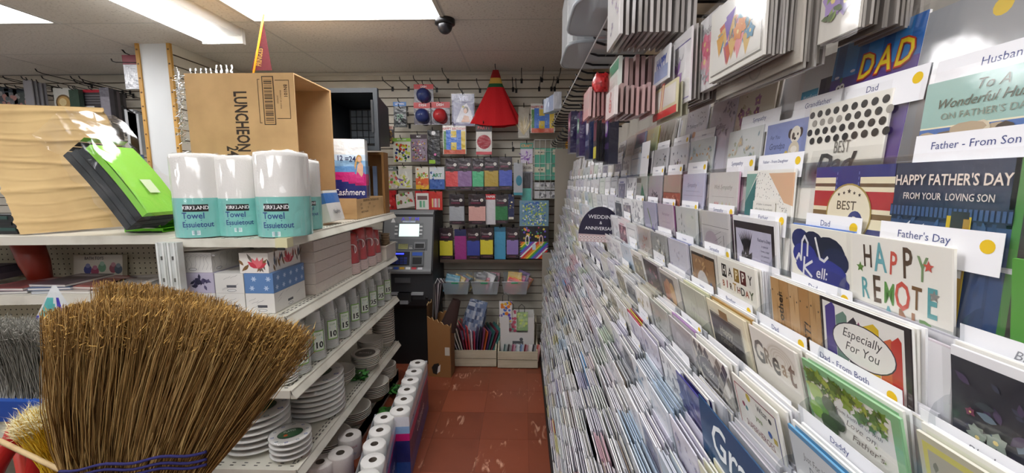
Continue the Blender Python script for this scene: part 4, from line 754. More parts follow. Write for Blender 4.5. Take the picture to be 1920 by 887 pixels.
t = thing('display_box', 'white cut out display box with a grey OFFICE speech bubble', 'box', T(dx + .02, dy + .09, .09))
w_ = dw - .05; m = MB()
for a, b in (((0, 0, 0), (w_, .006, .20)), ((0, 0, .2), (w_ * .26, .006, .34)), ((w_ * .82, 0, .2), (w_, .006, .34)), ((0, .006, 0), (.006, .16, .36)), ((w_ - .006, .006, 0), (w_, .16, .36)), ((0, .16, 0), (w_, .166, .36))): m.box(a, b, '#cfcdca')
m.obj('box_body', 'paper', t); m = MB(); m.z = .0005; m.rect(w_ * .36, .06, w_ * .68, .125, '#55565a'); m.text('OFFICE', w_ * .52, .09, .026, '#d6d6d6', 0, .9, .03); m.disc(w_ * .62, .14, .016, '#55565a', 12); m.obj('printed_front', 'paper', t, FW(0, 0, 0))
for q, (px, py, hh, c, lb, cc) in enumerate(((948, 606, .20, '#d9d6d6', 'white gift bag with large coloured dots above the display box', ['#d8b03a', '#6a4ab0', '#d87a2a', '#4a6ac0']), (957, 625, .21, '#d3d0cc', 'white gift bag with red and teal rings', ['#c86a7a', '#7aa8a0', '#b8506a']), (978, 622, .17, '#9ab884', 'pale green gift bag with a lime bow in the display box', ['#b4cc9a', '#c8dc7a']))):
    p = atY(px, py, dy + .13); t = thing('gift_bag', lb, 'gift bag', FW(p[0], p[1] + q * .012, p[2]))
    m = MB(); m.box((-.055, 0, -.012), (.055, hh, 0), c); m.z = .0005; conf(cc, 26, .014)(m, .11, hh); st = 8; m.xf(T(-.055, 0, 0), 8); m.obj('bag', 'print', t)
    m = MB(); m.tube([(-.025, hh, 0), (-.025, hh + .05, 0), (0, hh + .075, 0), (.025, hh + .05, 0), (.025, hh, 0)], .003, 6, '#4a4a48'); m.obj('handle', 'fabric', t)
for q in range(9):
    c = ['#3a5a5a', '#2a2a30', '#8a3a5a', '#b8c8d0', '#6a86b0', '#7a1f30', '#d6d3d0', '#3a3a40', '#c8605a'][q]; m = MB(); m.box((0, 0, 0), (.012, .02, .15), c); m.box((.012, .002, .002), (.03, .018, .148), mixc(c, '#f0f0f0', .5)); one(m, 'notebook', 'small notebook at the front of the right crate, %s from the left' % OR18[q], 'notebook', 'print', T(dx + .035 + q * .036, dy + .03, .055) @ RY(8), 'notebooks in the right crate')
# torn cardboard box with odds and ends
p = atZ(826, 706, 0); t = thing('torn_carton', 'tall torn brown cardboard box standing beside the crates', 'box', T(p[0] - .10, p[1], 0) @ RZ(-6))
rt = random.Random(9); n = 14
for nm, A_, B_ in (('front_panel', (0, 0), (.19, .0)), ('side_panel', (.19, 0), (.185, .13)), ('back_panel', (.185, .13), (0, .13)), ('left_panel', (0, .13), (0, 0))):
    m = MB(); top = [.52 + (.10 if nm == 'left_panel' else 0) + rt.uniform(-.016, .012) - (.08 * i / n if nm == 'front_panel' else .08 if nm == 'side_panel' else 0) for i in range(n + 1)]
    for i in range(n):
        u0, u1 = i / n, (i + 1) / n; a0 = (A_[0] + (B_[0] - A_[0]) * u0, A_[1] + (B_[1] - A_[1]) * u0); a1 = (A_[0] + (B_[0] - A_[0]) * u1, A_[1] + (B_[1] - A_[1]) * u1)
        m.poly([(*a0, 0), (*a1, 0), (*a1, top[i + 1]), (*a0, top[i])], '#8f6236'); m.poly([(a0[0] + .004, a0[1] + .004, 0), (a0[0] + .004, a0[1] + .004, top[i]), (a1[0] + .004, a1[1] + .004, top[i + 1]), (a1[0] + .004, a1[1] + .004, 0)], '#7a5530'); m.poly([(*a0, top[i]), (*a1, top[i + 1]), (a1[0] + .004, a1[1] + .004, top[i + 1]), (a0[0] + .004, a0[1] + .004, top[i])], '#c9a878')
    m.obj(nm, 'cardboard', t)
m = MB(); m.z = .001; m.flat([(.04, .03), (.07, .02), (.1, .06), (.09, .12), (.05, .11), (.03, .08)], '#1a1612'); m.flat([(.075, .03), (.1, .05), (.105, .11), (.085, .09)], '#d9d6d0'); m.obj('torn_hole', 'paper', t, FW(0, 0, 0)); m = MB(); m.z = .001; m.rect(.145, .19, .185, .26, '#c9c2b4'); m.obj('paper_label', 'paper', t, FW(0, 0, 0))
q0 = p
m = MB(); m.grid(lambda u, v: (.07 * (1 - .5 * v) * math.sin(u * 6.283) * (1 + .1 * math.sin(u * 25)), .06 * (1 - .5 * v) * math.cos(u * 6.283), v * .27), 20, 6, '#3a2622'); one(m, 'dark_umbrella', 'dark brown folded umbrella sticking out of the torn box', 'umbrella', 'fabric', T(q0[0] + .05, q0[1] + .07, .38) @ RY(18))
m = MB()
for q in range(6): m.tube([(0, 0, 0), (.01 * q, .0, .35), (.02 + .01 * q, 0, .40), (.05 + .008 * q, 0, .36)], .004, 5, ['#d9d6d6', '#2a2a2c', '#8a8088'][q % 3])
one(m, 'cable_bundle', 'bundle of white and dark cords hanging out of the torn box', 'cords', 'plastic', T(q0[0] - .04, q0[1] + .06, .42))
m = MB(); soft_box(m, .16, .36, .10, lambda u, v: random.choice(['#6a7a98', '#8a96ac', '#4a5670', '#aeb4c0']), 8, 10, .02); one(m, 'folded_bag', 'blue grey patterned bag slumped beside the left crate', 'bag', 'fabric', T(q0[0] + .20, q0[1] + .30, .19) @ RY(14))
m = MB(); m.box((0, 0, 0), (.012, .09, .62), '#4a4644'); one(m, 'folded_board', 'dark grey board standing upright in the torn box', 'board', 'satin', T(q0[0] - .09, q0[1] + .03, .16) @ RY(4))
# ================================================================ left side: end shelves, cardboard, brooms, far wall goods
def peg_material():
    m = mat('pegboard', '#b3ab96', rough=.7); nt = m.node_tree; N = nt.nodes; L = nt.links; p = N['Principled BSDF']
    tc = N.new('ShaderNodeTexCoord'); vm = N.new('ShaderNodeVectorMath'); vm.operation = 'SCALE'; vm.inputs['Scale'].default_value = 1 / .027; L.new(tc.outputs['Object'], vm.inputs[0])
    fr = N.new('ShaderNodeVectorMath'); fr.operation = 'FRACTION'; L.new(vm.outputs[0], fr.inputs[0])
    mu = N.new('ShaderNodeVectorMath'); mu.operation = 'MULTIPLY'; mu.inputs[1].default_value = (1, 0, 1); L.new(fr.outputs[0], mu.inputs[0])
    di = N.new('ShaderNodeVectorMath'); di.operation = 'DISTANCE'; di.inputs[1].default_value = (.5, 0, .5); L.new(mu.outputs[0], di.inputs[0])
    lt = N.new('ShaderNodeMath'); lt.operation = 'LESS_THAN'; lt.inputs[1].default_value = .13; L.new(di.outputs['Value'], lt.inputs[0])
    x = N.new('ShaderNodeMix'); x.data_type = 'RGBA'; L.new(lt.outputs[0], x.inputs['Factor']); x.inputs['A'].default_value = hx('#b3ab96'); x.inputs['B'].default_value = hx('#1a1712'); L.new(x.outputs['Result'], p.inputs['Base Color'])
peg_material()
LU = T(-1.505, 1.76, 0) @ RZ(5)
g2 = thing('shelving_unit', 'white metal shelves with a pegboard back at the far left', 'shelving', LU)
for z in (1.37, 1.108, .78, .40):
    m = MB(); m.box((-2.0, .014, z - .022), (0, .41, z), CRM); m.obj('shelf_deck', 'shelf_paint', g2)
    m = MB(); m.box((-2.0, 0, z - .036), (0, .014, z + .002), CRM); m.obj('front_lip', 'shelf_paint', g2)
m = MB(); m.box((-2.0, .412, .05), (0, .425, 1.345)); m.obj('peg_panel', 'pegboard', g2)
m = MB(); m.box((-.012, .40, 0), (.012, .44, 1.348), '#d6d6cc'); m.obj('upright', 'shelf_paint', g2)
m = MB(); m.box((-2.0, .02, 0), (0, .41, .09), '#bdb9ab'); m.obj('base_deck', 'shelf_paint', g2)
def lu(x, y, z): v = LU @ Vector((x, y, z)); return (v.x, v.y, v.z)
# magazines and boxes on the middle shelf
MAGS = [(-.60, .06, 0, '#8a8f98', '#c9ccd0', 8), (-.62, .07, 1, '#3a5a86', '#d9d6d2', 3), (-.50, .05, 0, '#b8b0a8', '#dcd9d4', -4), (-.47, .08, 1, '#a8605a', '#d6d0c8', -10), (-.36, .06, 0, '#7a6a70', '#e0ddd8', 6), (-.34, .10, 1, '#c9c4c0', '#dedbd6', 12), (-.22, .10, 0, '#b4b4b8', '#d9d9d6', 16), (-.62, .08, 2, '#5a4a52', '#cfccc6', -6), (-.80, .06, 0, '#6a6670', '#d6d3ce', 5), (-.80, .07, 1, '#8a4a4a', '#d6d3ce', -3), (-.10, .14, 0, '#3f8a4a', '#dfe0dc', 20)]
for q, (x, y, lv, c, pg, a) in enumerate(MAGS):
    m = MB(); m.box((-.085, -.11, .001), (.085, .11, .010), pg); m.box((-.087, -.112, .010), (.087, .112, .012), c); m.box((-.087, -.112, 0), (.087, .112, .001), c); m.z = .0122
    m.rect(-.07, .05, .07, .09, mixc(c, '#ffffff', .5)); m.rect(-.06, -.09, .05, .03, mixc(c, '#202020', .3))
    p = lu(x, y + .10, 1.109 + lv * .0125); one(m, 'colouring_book', 'thin book lying on the left middle shelf, %s' % ['grey cover at far left', 'blue cover on top of the left pile', 'beige cover in the middle', 'red cover in the middle pile', 'mauve cover right of the middle', 'white cover lying askew', 'pale grey cover furthest right', 'dark cover on the blue one', 'charcoal cover at the picture edge', 'maroon cover at the picture edge', 'green cover beside the uprights'][q], 'book', 'print', T(*p) @ RZ(a + 5), 'books on the left middle shelf')
p = lu(-.67, .36, 1.112); t = thing('picture_box', 'flat white box with small coloured pictures leaning on the pegboard', 'box', T(*p) @ RZ(5) @ RX(-8)); m = MB(); m.box((-.12, 0, 0), (.12, .03, .115), '#c4bdae'); m.obj('carton', 'print', t)
m = MB(); m.z = .0006; m.text('BATH TOYS', -.02, .098, .022, '#4a4248', 0, .8, .02)
for x, y, c in ((-.05, .04, '#3a3f7a'), (-.015, .03, '#8a2a4a'), (.02, .05, '#5a8a6a'), (.075, .045, '#8a3a4a'), (.1, .04, '#3a4a5a')): m.disc(x, y, .02, c, 12, .024); m.disc(x, y + .02, .012, mixc(c, '#ffffff', .3), 10)
m.obj('printed_front', 'print', t, FW(0, 0, 0))
p = lu(-.84, .28, 1.124); m = MB(); m.lathe([(.001, 0), (.04, .003), (.055, .1), (.06, .235), (.055, .238)], 18, col='#8a2c1c'); one(m, 'red_vase', 'dark orange red plastic tube leaning at the pegboard', 'container', 'plastic', T(p[0], p[1] - .02, p[2] - .014) @ RY(-14))
p = lu(-1.10, .20, 1.136); m = MB(); soft_box(m, .22, .06, .14, lambda u, v: '#3a3440' if v > .5 else '#4f4650', 6, 6); one(m, 'dark_pouch', 'dark soft package at the back of the left middle shelf', 'package', 'fabric', T(*p) @ RZ(5))
# leaning cardboard sheet box on the top
def LP(px, py, Y): return Vector(atY(px, py, Y))
t = thing('flattened_carton', 'large pale brown crumpled cardboard box leaning on the left shelf top', 'box', T(0, 0, 0))
def panel(off):
    def f(u, v):
        l = LP(-150 + 0 * v, 193, 2.06).lerp(LP(38 + 0 * v, 440, 1.735), 1 - v) if v < .0 else LP(38, 440, 1.735).lerp(LP(-60, 193, 1.93), v)
        r_ = LP(262, 422, 2.05).lerp(LP(250, 330, 2.08), min(1, v / .42)) if v < .42 else LP(250, 330, 2.08).lerp(LP(192, 203, 2.13), (v - .42) / .58)
        c = l.lerp(r_, u); bend = .009 * abs(math.sin(v * 15 + .35 * math.sin(u * 3 + v * 9))) ** 40 + .004 * abs(math.sin(v * 34 + .8 * math.sin(u * 7))) ** 60 + .003 * math.sin(u * 4 + v * 3)
        return c + Vector((0, off - bend, off * .5))
    return f
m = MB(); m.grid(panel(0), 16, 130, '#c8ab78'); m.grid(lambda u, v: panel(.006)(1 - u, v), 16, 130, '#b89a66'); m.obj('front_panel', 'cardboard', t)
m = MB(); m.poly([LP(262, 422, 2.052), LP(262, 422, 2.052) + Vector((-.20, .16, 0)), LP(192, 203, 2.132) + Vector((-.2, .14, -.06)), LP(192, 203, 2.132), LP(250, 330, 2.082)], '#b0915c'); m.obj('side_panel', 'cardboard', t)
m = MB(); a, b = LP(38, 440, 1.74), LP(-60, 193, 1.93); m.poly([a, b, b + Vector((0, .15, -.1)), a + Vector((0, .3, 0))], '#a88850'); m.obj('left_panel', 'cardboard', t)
m = MB(); m.box((-.18, 0, 0), (.06, .05, .085), '#1d2022'); m.z = 0
for q in range(3): m.box((-.18, -.004, .012 + q * .026), (.058 - q * .016, 0, .026 + q * .026), ['#24443f', '#17191b', '#2a4a46'][q])
p = atZ(22, 438, 1.372); one(m, 'black_folder', 'black folder corner sticking out under the leaning cardboard', 'folder', 'satin', T(p[0] - .02, p[1] - .01, 1.373))
# green and black fabric bags wrapped in plastic
A0, A1 = LP(118, 292, 1.70), LP(236, 432, 1.70); dv = (A1 - A0); ln = dv.length; ang = math.degrees(math.atan2(-dv.z, dv.x))
t = thing('bagged_tote_bags', 'bundle of green and black fabric bags in clear plastic leaning on the cardboard', 'bag bundle', T(*A1) @ RY(ang))
for q, c in enumerate(('#2c3134', '#353a3e', '#2a2f33', '#8fd84a')):
    m = MB(); m.grid(lambda u, v: (-ln * (1 - u) + .012 * q * (1 - u), v * .19, q * .032 + .008 * math.sin(u * 3.14)), 8, 4, c); m.grid(lambda u, v: (-ln * u + .012 * q * u, v * .19, q * .032 + .028 + (.012 if q == 3 else .004) * math.sin(u * 3.14)), 8, 4, c)
    for yy in (0, .19): m.grid(lambda u, v: (-ln * (1 - u) + .012 * q * (1 - u), yy, q * .032 + .008 * math.sin(u * 3.14) * (1 - v) + v * (.028 + .006 * math.sin(u * 3.14))), 8, 1, c)
    for xx in (-ln, 0): m.poly([(xx, 0, q * .032), (xx, .19, q * .032), (xx, .19, q * .032 + .028), (xx, 0, q * .032 + .028)], c)
    o = m.obj('folded_bag', 'fabric', t)
m = MB(); m.box((-.16, .07, .141), (-.09, .12, .1425), '#d6e8c4'); m.obj('paper_label', 'paper', t)
m = MB(); rt = random.Random(4)
m.grid(lambda u, v: (-ln - .12 + (ln + .15) * u, -.02 + .012 * rt.uniform(-1, 1), -.01 + v * .165 + .014 * rt.uniform(-1, 1)), 14, 6, '#ffffff'); m.grid(lambda u, v: (-ln - .12 + (ln + .15) * u, -.02 + v * .23, .15 + .012 * rt.uniform(-1, 1)), 14, 8, '#ffffff'); m.obj('clear_wrap', 'film', t)
for q in range(4):
    p = atZ(272, 436, 1.372); m = MB(); w0 = .155 - .012 * q; m.grid(lambda u, v: ((u - .5) * w0 * 1.1, v * .25, .006 * math.sin(u * 3 + q) ** 2), 8, 3, '#7fd838'); m.grid(lambda u, v: ((.5 - u) * w0 * 1.1, v * .25, .016 + .004 * math.sin(u * 4 + q)), 8, 3, '#86e03c')
    m.grid(lambda u, v: ((u - .5) * w0 * 1.1, 0, v * .018 + (1 - v) * .006 * math.sin(u * 3 + q) ** 2), 8, 1, '#6fc42e'); m.tube([(-w0 * .5, -.001, .003), (0, -.002, .001), (w0 * .52, -.001, .003)], .0024, 5, '#1c2420')
    one(m, 'folded_green_bag', 'flat folded lime green bag beside the towels, %s in the pile' % ['bottom', 'second', 'third', 'top'][q], 'bag', 'fabric', T(p[0] + ro(0, .006), p[1], 1.373 + q * .021) @ RZ(ro(4, 4)), 'folded lime green bags')
# brooms standing bristles up
def bristles(n, start, end, rnd, cols, r=.0011, seg=4, fuzz=0, tipc=None, bow=.01, fl=1):
    m = MB()
    for _ in range(n):
        u = rnd.random(); a, b = start(u, rnd), end(u, rnd); c = rnd.choice(cols); k = Vector((rnd.gauss(0, bow), rnd.gauss(0, bow), rnd.gauss(0, bow * .4)))
        pts = [a.lerp(b, i / seg) + k * math.sin(math.pi * i / seg) for i in range(seg + 1)]
        m.tube(pts, [r * (1.25 - .75 * i / seg) for i in range(seg + 1)], 3, c, cap=False)
        for f in range(fuzz):
            t0 = rnd.uniform(.80, 1.0); p = a.lerp(b, t0); d = ((b - a).normalized() + Vector((rnd.gauss(0, .5), rnd.gauss(0, .5), rnd.gauss(0, .4)))).normalized() * rnd.uniform(.006, .02) * fl; e = d.cross(Vector((rnd.random(), rnd.random(), .2))).normalized() * r * .8
            m.poly([p - e, p + e, p + d], tipc or c)
    return m
def interp(pts, u):
    for (x0, y0), (x1, y1) in zip(pts, pts[1:]):
        if u <= x1: return y0 + (y1 - y0) * (u - x0) / (x1 - x0)
    return pts[-1][1]
def cornbroom(label, Y, sx, ex, topc, n, seed, botY=905):
    rnd = random.Random(seed)
    def st(u, r): return Vector(atY(sx[0] + (sx[1] - sx[0]) * u, botY, Y + r.gauss(0, .014)))
    def en(u, r):
        u2 = min(1.02, max(-.02, u + r.gauss(0, .02))); py = interp(topc, u2) + abs(r.gauss(0, 22)) - 8; return Vector(atY(ex[0] + (ex[1] - ex[0]) * u2 + r.gauss(0, 9), py, Y + r.gauss(0, .035)))
    c0 = atY((sx[0] + sx[1]) / 2, botY, Y); t = thing('corn_broom', label, 'broom', T(0, 0, 0), 'corn brooms')
    m = bristles(n, st, en, rnd, ['#7d6038', '#9a7a48', '#b0905c', '#6b4f2a', '#c2a46c', '#8a6a3c'], .00125, 4, 5, '#c9a25c', .009); stuff(m.obj('bristles', 'straw', t))
    hw = (atY(sx[1], botY, Y)[0] - atY(sx[0], botY, Y)[0]) / 2
    m = MB(); m.lathe([(hw * 1.02, .03), (hw * 1.0, -.04), (hw * .8, -.12), (.03, -.22), (.014, -.26)], 24, c0, '#8a6434', 1, .30); m.obj('binding', 'straw', t)
    m = MB(); m.tube([(c0[0], c0[1], c0[2] - .22), (c0[0], c0[1], .0)], .013, 10, '#b8905a'); m.obj('handle', 'wood', t)
    return t
fb = cornbroom('large golden corn broom standing bristles up in the foreground', .86, (118, 380), (95, 572), [(-.1, 600), (0, 588), (.2, 566), (.45, 566), (.7, 585), (.9, 606), (1, 622), (1.1, 630)], 5200, 1)
cornbroom('second corn broom just behind the large one', .97, (200, 360), (188, 462), [(-.1, 540), (0, 533), (.4, 540), (.8, 565), (1, 590), (1.1, 600)], 2200, 2)
for y0, y1 in ((884, 848), (893, 862), (902, 872)):
    m = MB(); m.tube([Vector(atY(112 + 275 * i / 16, y0 + (y1 - y0) * (i / 16) + 3 * math.sin(i), .86 - .045 - .02 * math.sin(math.pi * i / 16))) for i in range(17)], .0032, 6, '#23215c'); m.obj('stitching', 'fabric', fb)
rnd = random.Random(6)
t = thing('push_broom', 'grey bristled push broom with a blue head at the left edge', 'broom', T(0, 0, 0))
m = bristles(2600, lambda u, r: Vector((-1.80 + .47 * u, 1.15 + r.uniform(-.035, .035), .965)), lambda u, r: Vector((-1.84 + .535 * u + r.gauss(0, .006), 1.15 + r.uniform(-.06, .06), 1.185 + r.gauss(0, .006) - .03 * abs(u - .5) ** 2)), rnd, ['#7a7870', '#8a8880', '#6a685f', '#96938a'], .0013, 3, 2, '#aeaba2', .004); stuff(m.obj('bristles', 'straw', t))
m = MB(); m.box((-1.81, 1.10, .905), (-1.31, 1.20, .968), '#1f4a9a'); m.obj('head', 'plastic', t); m = MB(); m.tube([(-1.56, 1.15, .91), (-1.56, 1.17, 0)], .013, 10, '#c23a2a'); m.obj('handle', 'plastic', t)
t = thing('whisk_broom', 'small yellow whisk broom with fluffy pale tips', 'broom', T(0, 0, 0)); b0 = Vector(atY(128, 885, .98))
m = bristles(900, lambda u, r: b0 + Vector((r.gauss(0, .014), r.gauss(0, .012), -.02)), lambda u, r: Vector(atY(22 + 108 * u + r.gauss(0, 4), 800 - 52 * u + r.gauss(0, 9) + 4, .98 + r.gauss(0, .03))), rnd, ['#d9b02a', '#c99a1f', '#e0bf45'], .0013, 3, 9, '#ece4bc', .004, 1.7); stuff(m.obj('bristles', 'straw', t))
m = MB(); m.lathe([(.001, -.12), (.016, -.11), (.02, -.03), (.024, 0)], 14, b0, '#c99a1f'); m.tube([b0 - Vector((0, 0, .1)), (b0.x + .02, b0.y, 0)], .012, 8, '#b8322a'); m.obj('handle', 'plastic', t)
p = Vector(atY(100, 600, 1.32)); t = thing('printed_bag', 'clear and blue printed plastic bag peak behind the broom', 'bag', T(p.x, p.y, 0)); BT = p.z + .12
m = MB()
def bagc(u, v):
    q = math.sin(u * 7 + 2) + math.sin(v * 31 + u * 5)
    return '#d9dcdc' if v > .965 or u > .72 or abs(q) < .35 else '#4a3fb0' if q > .35 else '#5ab4b0'
for sg in (-1, 1): m.grid(lambda u, v: ((u - .45) * .19 * (1 - .93 * max(0, v - .88) / .12) + .16 * max(0, v - .88), sg * .03 * math.sin(math.pi * u) * (1 - v), v * BT), 14, 60, bagc)
m.obj('bag', 'film_print', t)
m = MB(); a = Vector(atY(0, 838, .92)); m.tube([a + Vector((-.1, 0, .07)), atY(110, 880, .92), Vector(atY(180, 905, .92))], .006, 8, '#c9b082'); one(m, 'wooden_stick', 'thin pale wooden stick crossing the lower left corner', 'stick', 'wood')
for (xa, ya, xb, yb, nm) in ((-20, 905, 38, 800, 'left'), (62, 905, 78, 822, 'right')):
    a, b = Vector(atY(xa, ya, 1.02)), Vector(atY(xb, yb, 1.02)); m = MB(); m.tube([(a.x, a.y, .0), a, a.lerp(b, .9), b], [.022, .022, .024, .02], 12, '#b3231f'); one(m, 'broomstick', 'red plastic broomstick in the lower left corner, %s one' % nm, 'broomstick', 'plastic', None, 'red broomsticks')
m = MB(); m.lathe([(.001, .0), (.17, .0), (.20, .30), (.205, .30), (.20, .29), (.172, .012), (.001, .012)], 28, (-1.16, .97, 0.0), '#2a4a8a'); one(m, 'broom_bucket', 'blue bucket that holds the brooms upright', 'bucket', 'plastic')
# goods on the far left wall
def lpack(rc, lb, body, art, Y=3.66, header=None, dp=.04, cat='hardware pack', hooked=True): return wpack(rc, lb, cat, art, body, 'hardware_pack', Y, dp, header=header, hooked=hooked, group='hardware packs on the far left wall')
no = lambda m, w_, h_: None
GR = lambda cs: conf(cs, 10, .02, 0, 0, .8)
for q, (rc, c) in enumerate((((0, 163, 14, 203), '#4a4f58'), ((13, 166, 30, 203), '#6a6f72'), ((29, 166, 50, 204), '#3f4a48'))): lpack(rc, '%s dark hardware pack from the far left, with grey tools' % ['first', 'second', 'third'][q], c, GR(['#8f8f90', '#a87a74', '#5a5f62']), header=('#23303a', .2))
for q, rc in enumerate(((50, 150, 58, 204), (58, 152, 66, 204), (68, 155, 76, 204), (76, 156, 84, 204))): lpack(rc, 'narrow grey hinge pack, %s from the left' % ['first', 'second', 'third', 'fourth'][q], '#86858a', no, Y=3.55 + .03 * q, dp=.008)
lpack((104, 165, 134, 205), 'white card with a shiny brown and gold round drain cover', '#c9cac4', lambda m, w_, h_: (m.disc(w_ / 2, h_ * .3, w_ * .42, '#6f5636', 22), m.disc(w_ / 2, h_ * .3, w_ * .34, '#b8945a', 18), m.disc(w_ * .45, h_ * .34, w_ * .2, '#ddc894', 12)))
for q in range(3): lpack((133 + q * 7, 168, 146 + q * 7, 206), 'dark green hardware pack, %s of a row of three' % ['front', 'middle', 'rear'][q], '#2f4538', no, Y=3.6 + .05 * q)
lpack((158, 168, 194, 212), 'black and red knife card with a white label', '#3f3c40', lambda m, w_, h_: (m.rect(.01, .02, w_ * .5, h_ * .3, '#d9d9d6'), m.disc(w_ * .18, h_ * .16, .014, '#2a2a2a', 8), [m.rect(.02, h_ * (.4 + .11 * q), w_ - .02, h_ * (.45 + .11 * q), '#6a6a6e') for q in range(4)]), header=('#b3283a', .12))
for q in range(5): lpack((192 + q * 6, 164 + q * 3, 203 + q * 6, 222 + q * 2), 'stacked dark blade card seen edge on, %s' % ['first', 'second', 'third', 'fourth', 'fifth'][q], ['#55525a', '#3f3d44', '#6a5f68', '#2f2d33', '#4a4850'][q], lambda m, w_, h_: m.rect(.004, .02, w_ - .004, h_ * .7, '#77747c'), Y=3.45 + q * .05, hooked=q == 2)
lpack((213, 232, 222, 262), 'small black grip pack', '#1d1d20', no); lpack((216, 262, 226, 290), 'small grey blade pack under the black grip', '#8f9094', no)
for q in range(3): lpack((243 + q * 5, 205 + q * 4, 249 + q * 5, 290), 'long silver rail beside the white column, %s' % ['left', 'middle', 'right'][q], '#aeb0b2', no, Y=3.4)
lpack((254, 215, 270, 250), 'black bracket pack beside the white column', '#26262a', GR(['#3a3a40', '#55555a']), Y=3.5)
lpack((251, 275, 260, 312), 'narrow bright blue pack beside the white column', '#2f8fd8', lambda m, w_, h_: m.rect(.01, .02, w_ - .01, h_ * .3, '#d6e2ec'), Y=3.4)
lpack((258, 322, 284, 358), 'grey card with a small red logo by the column foot', '#a3a3a8', lambda m, w_, h_: m.disc(w_ * .5, h_ * .4, .014, '#c23a3a', 10), Y=3.35)
lpack((236, 205, 244, 240), 'slim grey tool card near the silver rails', '#6f7076', no, Y=3.5)
t = lpack((236, 103, 257, 167), 'clear plastic bag with a dark red header by the white column', '#a9aab0', lambda m, w_, h_: [m.leaf(w_ * random.uniform(.1, .7), h_ * random.uniform(.02, .5), .05, .006, random.uniform(1, 2), '#e6e6ea') for _ in range(12)], Y=3.2, header=('#7d2634', .28), dp=.01)
for ih, (px, py) in enumerate(sorted(((60, 168), (98, 165), (118, 172), (172, 160), (182, 172), (230, 172), (236, 178), (244, 172), (250, 178), (120, 185), (210, 240), (236, 250), (262, 262), (222, 280), (230, 300), (246, 330)))): hook(px, py, 'black wire hook on the far left slatted wall, %s from the left' % NTH[ih], sc=1.6)
for px, py in ((262, 118), (262, 124)): p = atY(px, py, 3.2); link_ = hook(0, 0, 'black hook reaching left from the white column top, %s one' % ('lower' if py > 120 else 'upper'), M=T(-2.82, 3.2 + .1 * (py > 120), p[2]) @ RZ(-90))
# ================================================================ greeting card rack along the right side
NT, J0, J1, DZ, CPY, CY0 = 22, -1, 23, .0745, .133, .405
PROF = [(1.9, .445), (1.7, .405), (1.4, .345), (1.1, .27), (.7, .175), (0, .15)]
def xprof(z):
    for (a, xa), (b, xb) in zip(PROF, PROF[1:]):
        if z >= b: return xb + (xa - xb) * (z - b) / (a - b)
    return .15
def ztop(k): return 1.768 - DZ * (k - 1)
def xtop(k): return xprof(ztop(k) - .06)
LEAN = {1: 6, 2: 3, 3: 0, 4: -7, 5: -9, 6: -10}
def lean(k): return LEAN.get(k, -11)
def yc(j): return CY0 + CPY * j
def proj(X, Y, Z):
    c, s = math.cos(YAW), math.sin(YAW); x = X * c + Y * s; y = -X * s + Y * c; z = Z - EYE
    d = y * math.cos(PITCH) - z * math.sin(PITCH); u = y * math.sin(PITCH) + z * math.cos(PITCH)
    return CX + F * x / d, CY - F * u / d
ORD = 'top second third fourth fifth sixth seventh eighth ninth tenth eleventh twelfth thirteenth fourteenth fifteenth sixteenth seventeenth eighteenth nineteenth twentieth twenty-first twenty-second twenty-third twenty-fourth twenty-fifth'.split()
CORD = ['nearest'] + ORD[1:]
rack = thing('card_rack', 'tall stepped greeting card rack lining the right side of the aisle', 'display rack', T(0, 0, 0))
RY0, RY1 = CY0 + CPY * (J0 - .5) - .01, CY0 + CPY * (J1 + .5) + .01
m = MB()
B = [(x + .075, z) for z, x in PROF]; B = [(.60, 1.9), B[0]] + B[1:] + [(.60, 0)]
b0 = len(m.v)
for y in (RY0, RY1): m.v += [(x, y, z) for x, z in B]
n = len(B)
for i in range(n): m.face((i, (i + 1) % n, n + (i + 1) % n, n + i), '#a8a298')
m.face(range(n), '#a8a298'); m.face(range(2 * n - 1, n - 1, -1), '#a8a298'); m.obj('back_body', 'satin', rack)
m = MB(); m.box((.16, RY0, 0), (.20, RY1, .06), '#2a2624'); m.obj('kick_base', 'satin', rack)
m = MB(); m.box((.17, RY1 + .001, 0), (.30, RY1 + .012, 1.0), '#8f887c'); m.box((.27, RY1 + .001, 1.0), (.55, RY1 + .012, 1.88), '#8f887c'); m.obj('end_panel', 'satin', rack)
for k in range(1, NT + 1):
    zb = ztop(k) - .172; xb = xtop(k) + .17 * math.tan(R(-lean(k)))
    m = MB(); m.box((xb - .004, RY0, zb - .003), (xb + .04, RY1, zb), '#d9dadc'); m.box((xb - .006, RY0, zb), (xb - .004, RY1, zb + .03), '#e8eaec'); m.obj('tier_ledge', 'acrylic', rack)
dm = MB()
P = [(0, -.03)] + [(-.018 + .018 * math.cos(a), -.03 + 0.0 + .022 * math.sin(a)) for a in [i * math.pi / 12 for i in range(1, 7)]]
P = [(.034, -.13), (-.003, -.13), (-.003, -.062), (.000, -.054), (.008, -.047), (.018, -.045), (.034, -.045)]
dm.poly([(x, 0, z) for x, z in P], '#cfd3d6'); dme = dm.mesh('divider'); dme.materials.append(MT['acrylic'])
for k in range(1, 10):
    for j in range(-1, 9): link('divider', dme, rack, T(xtop(k), yc(j) + CPY / 2, ztop(k)))

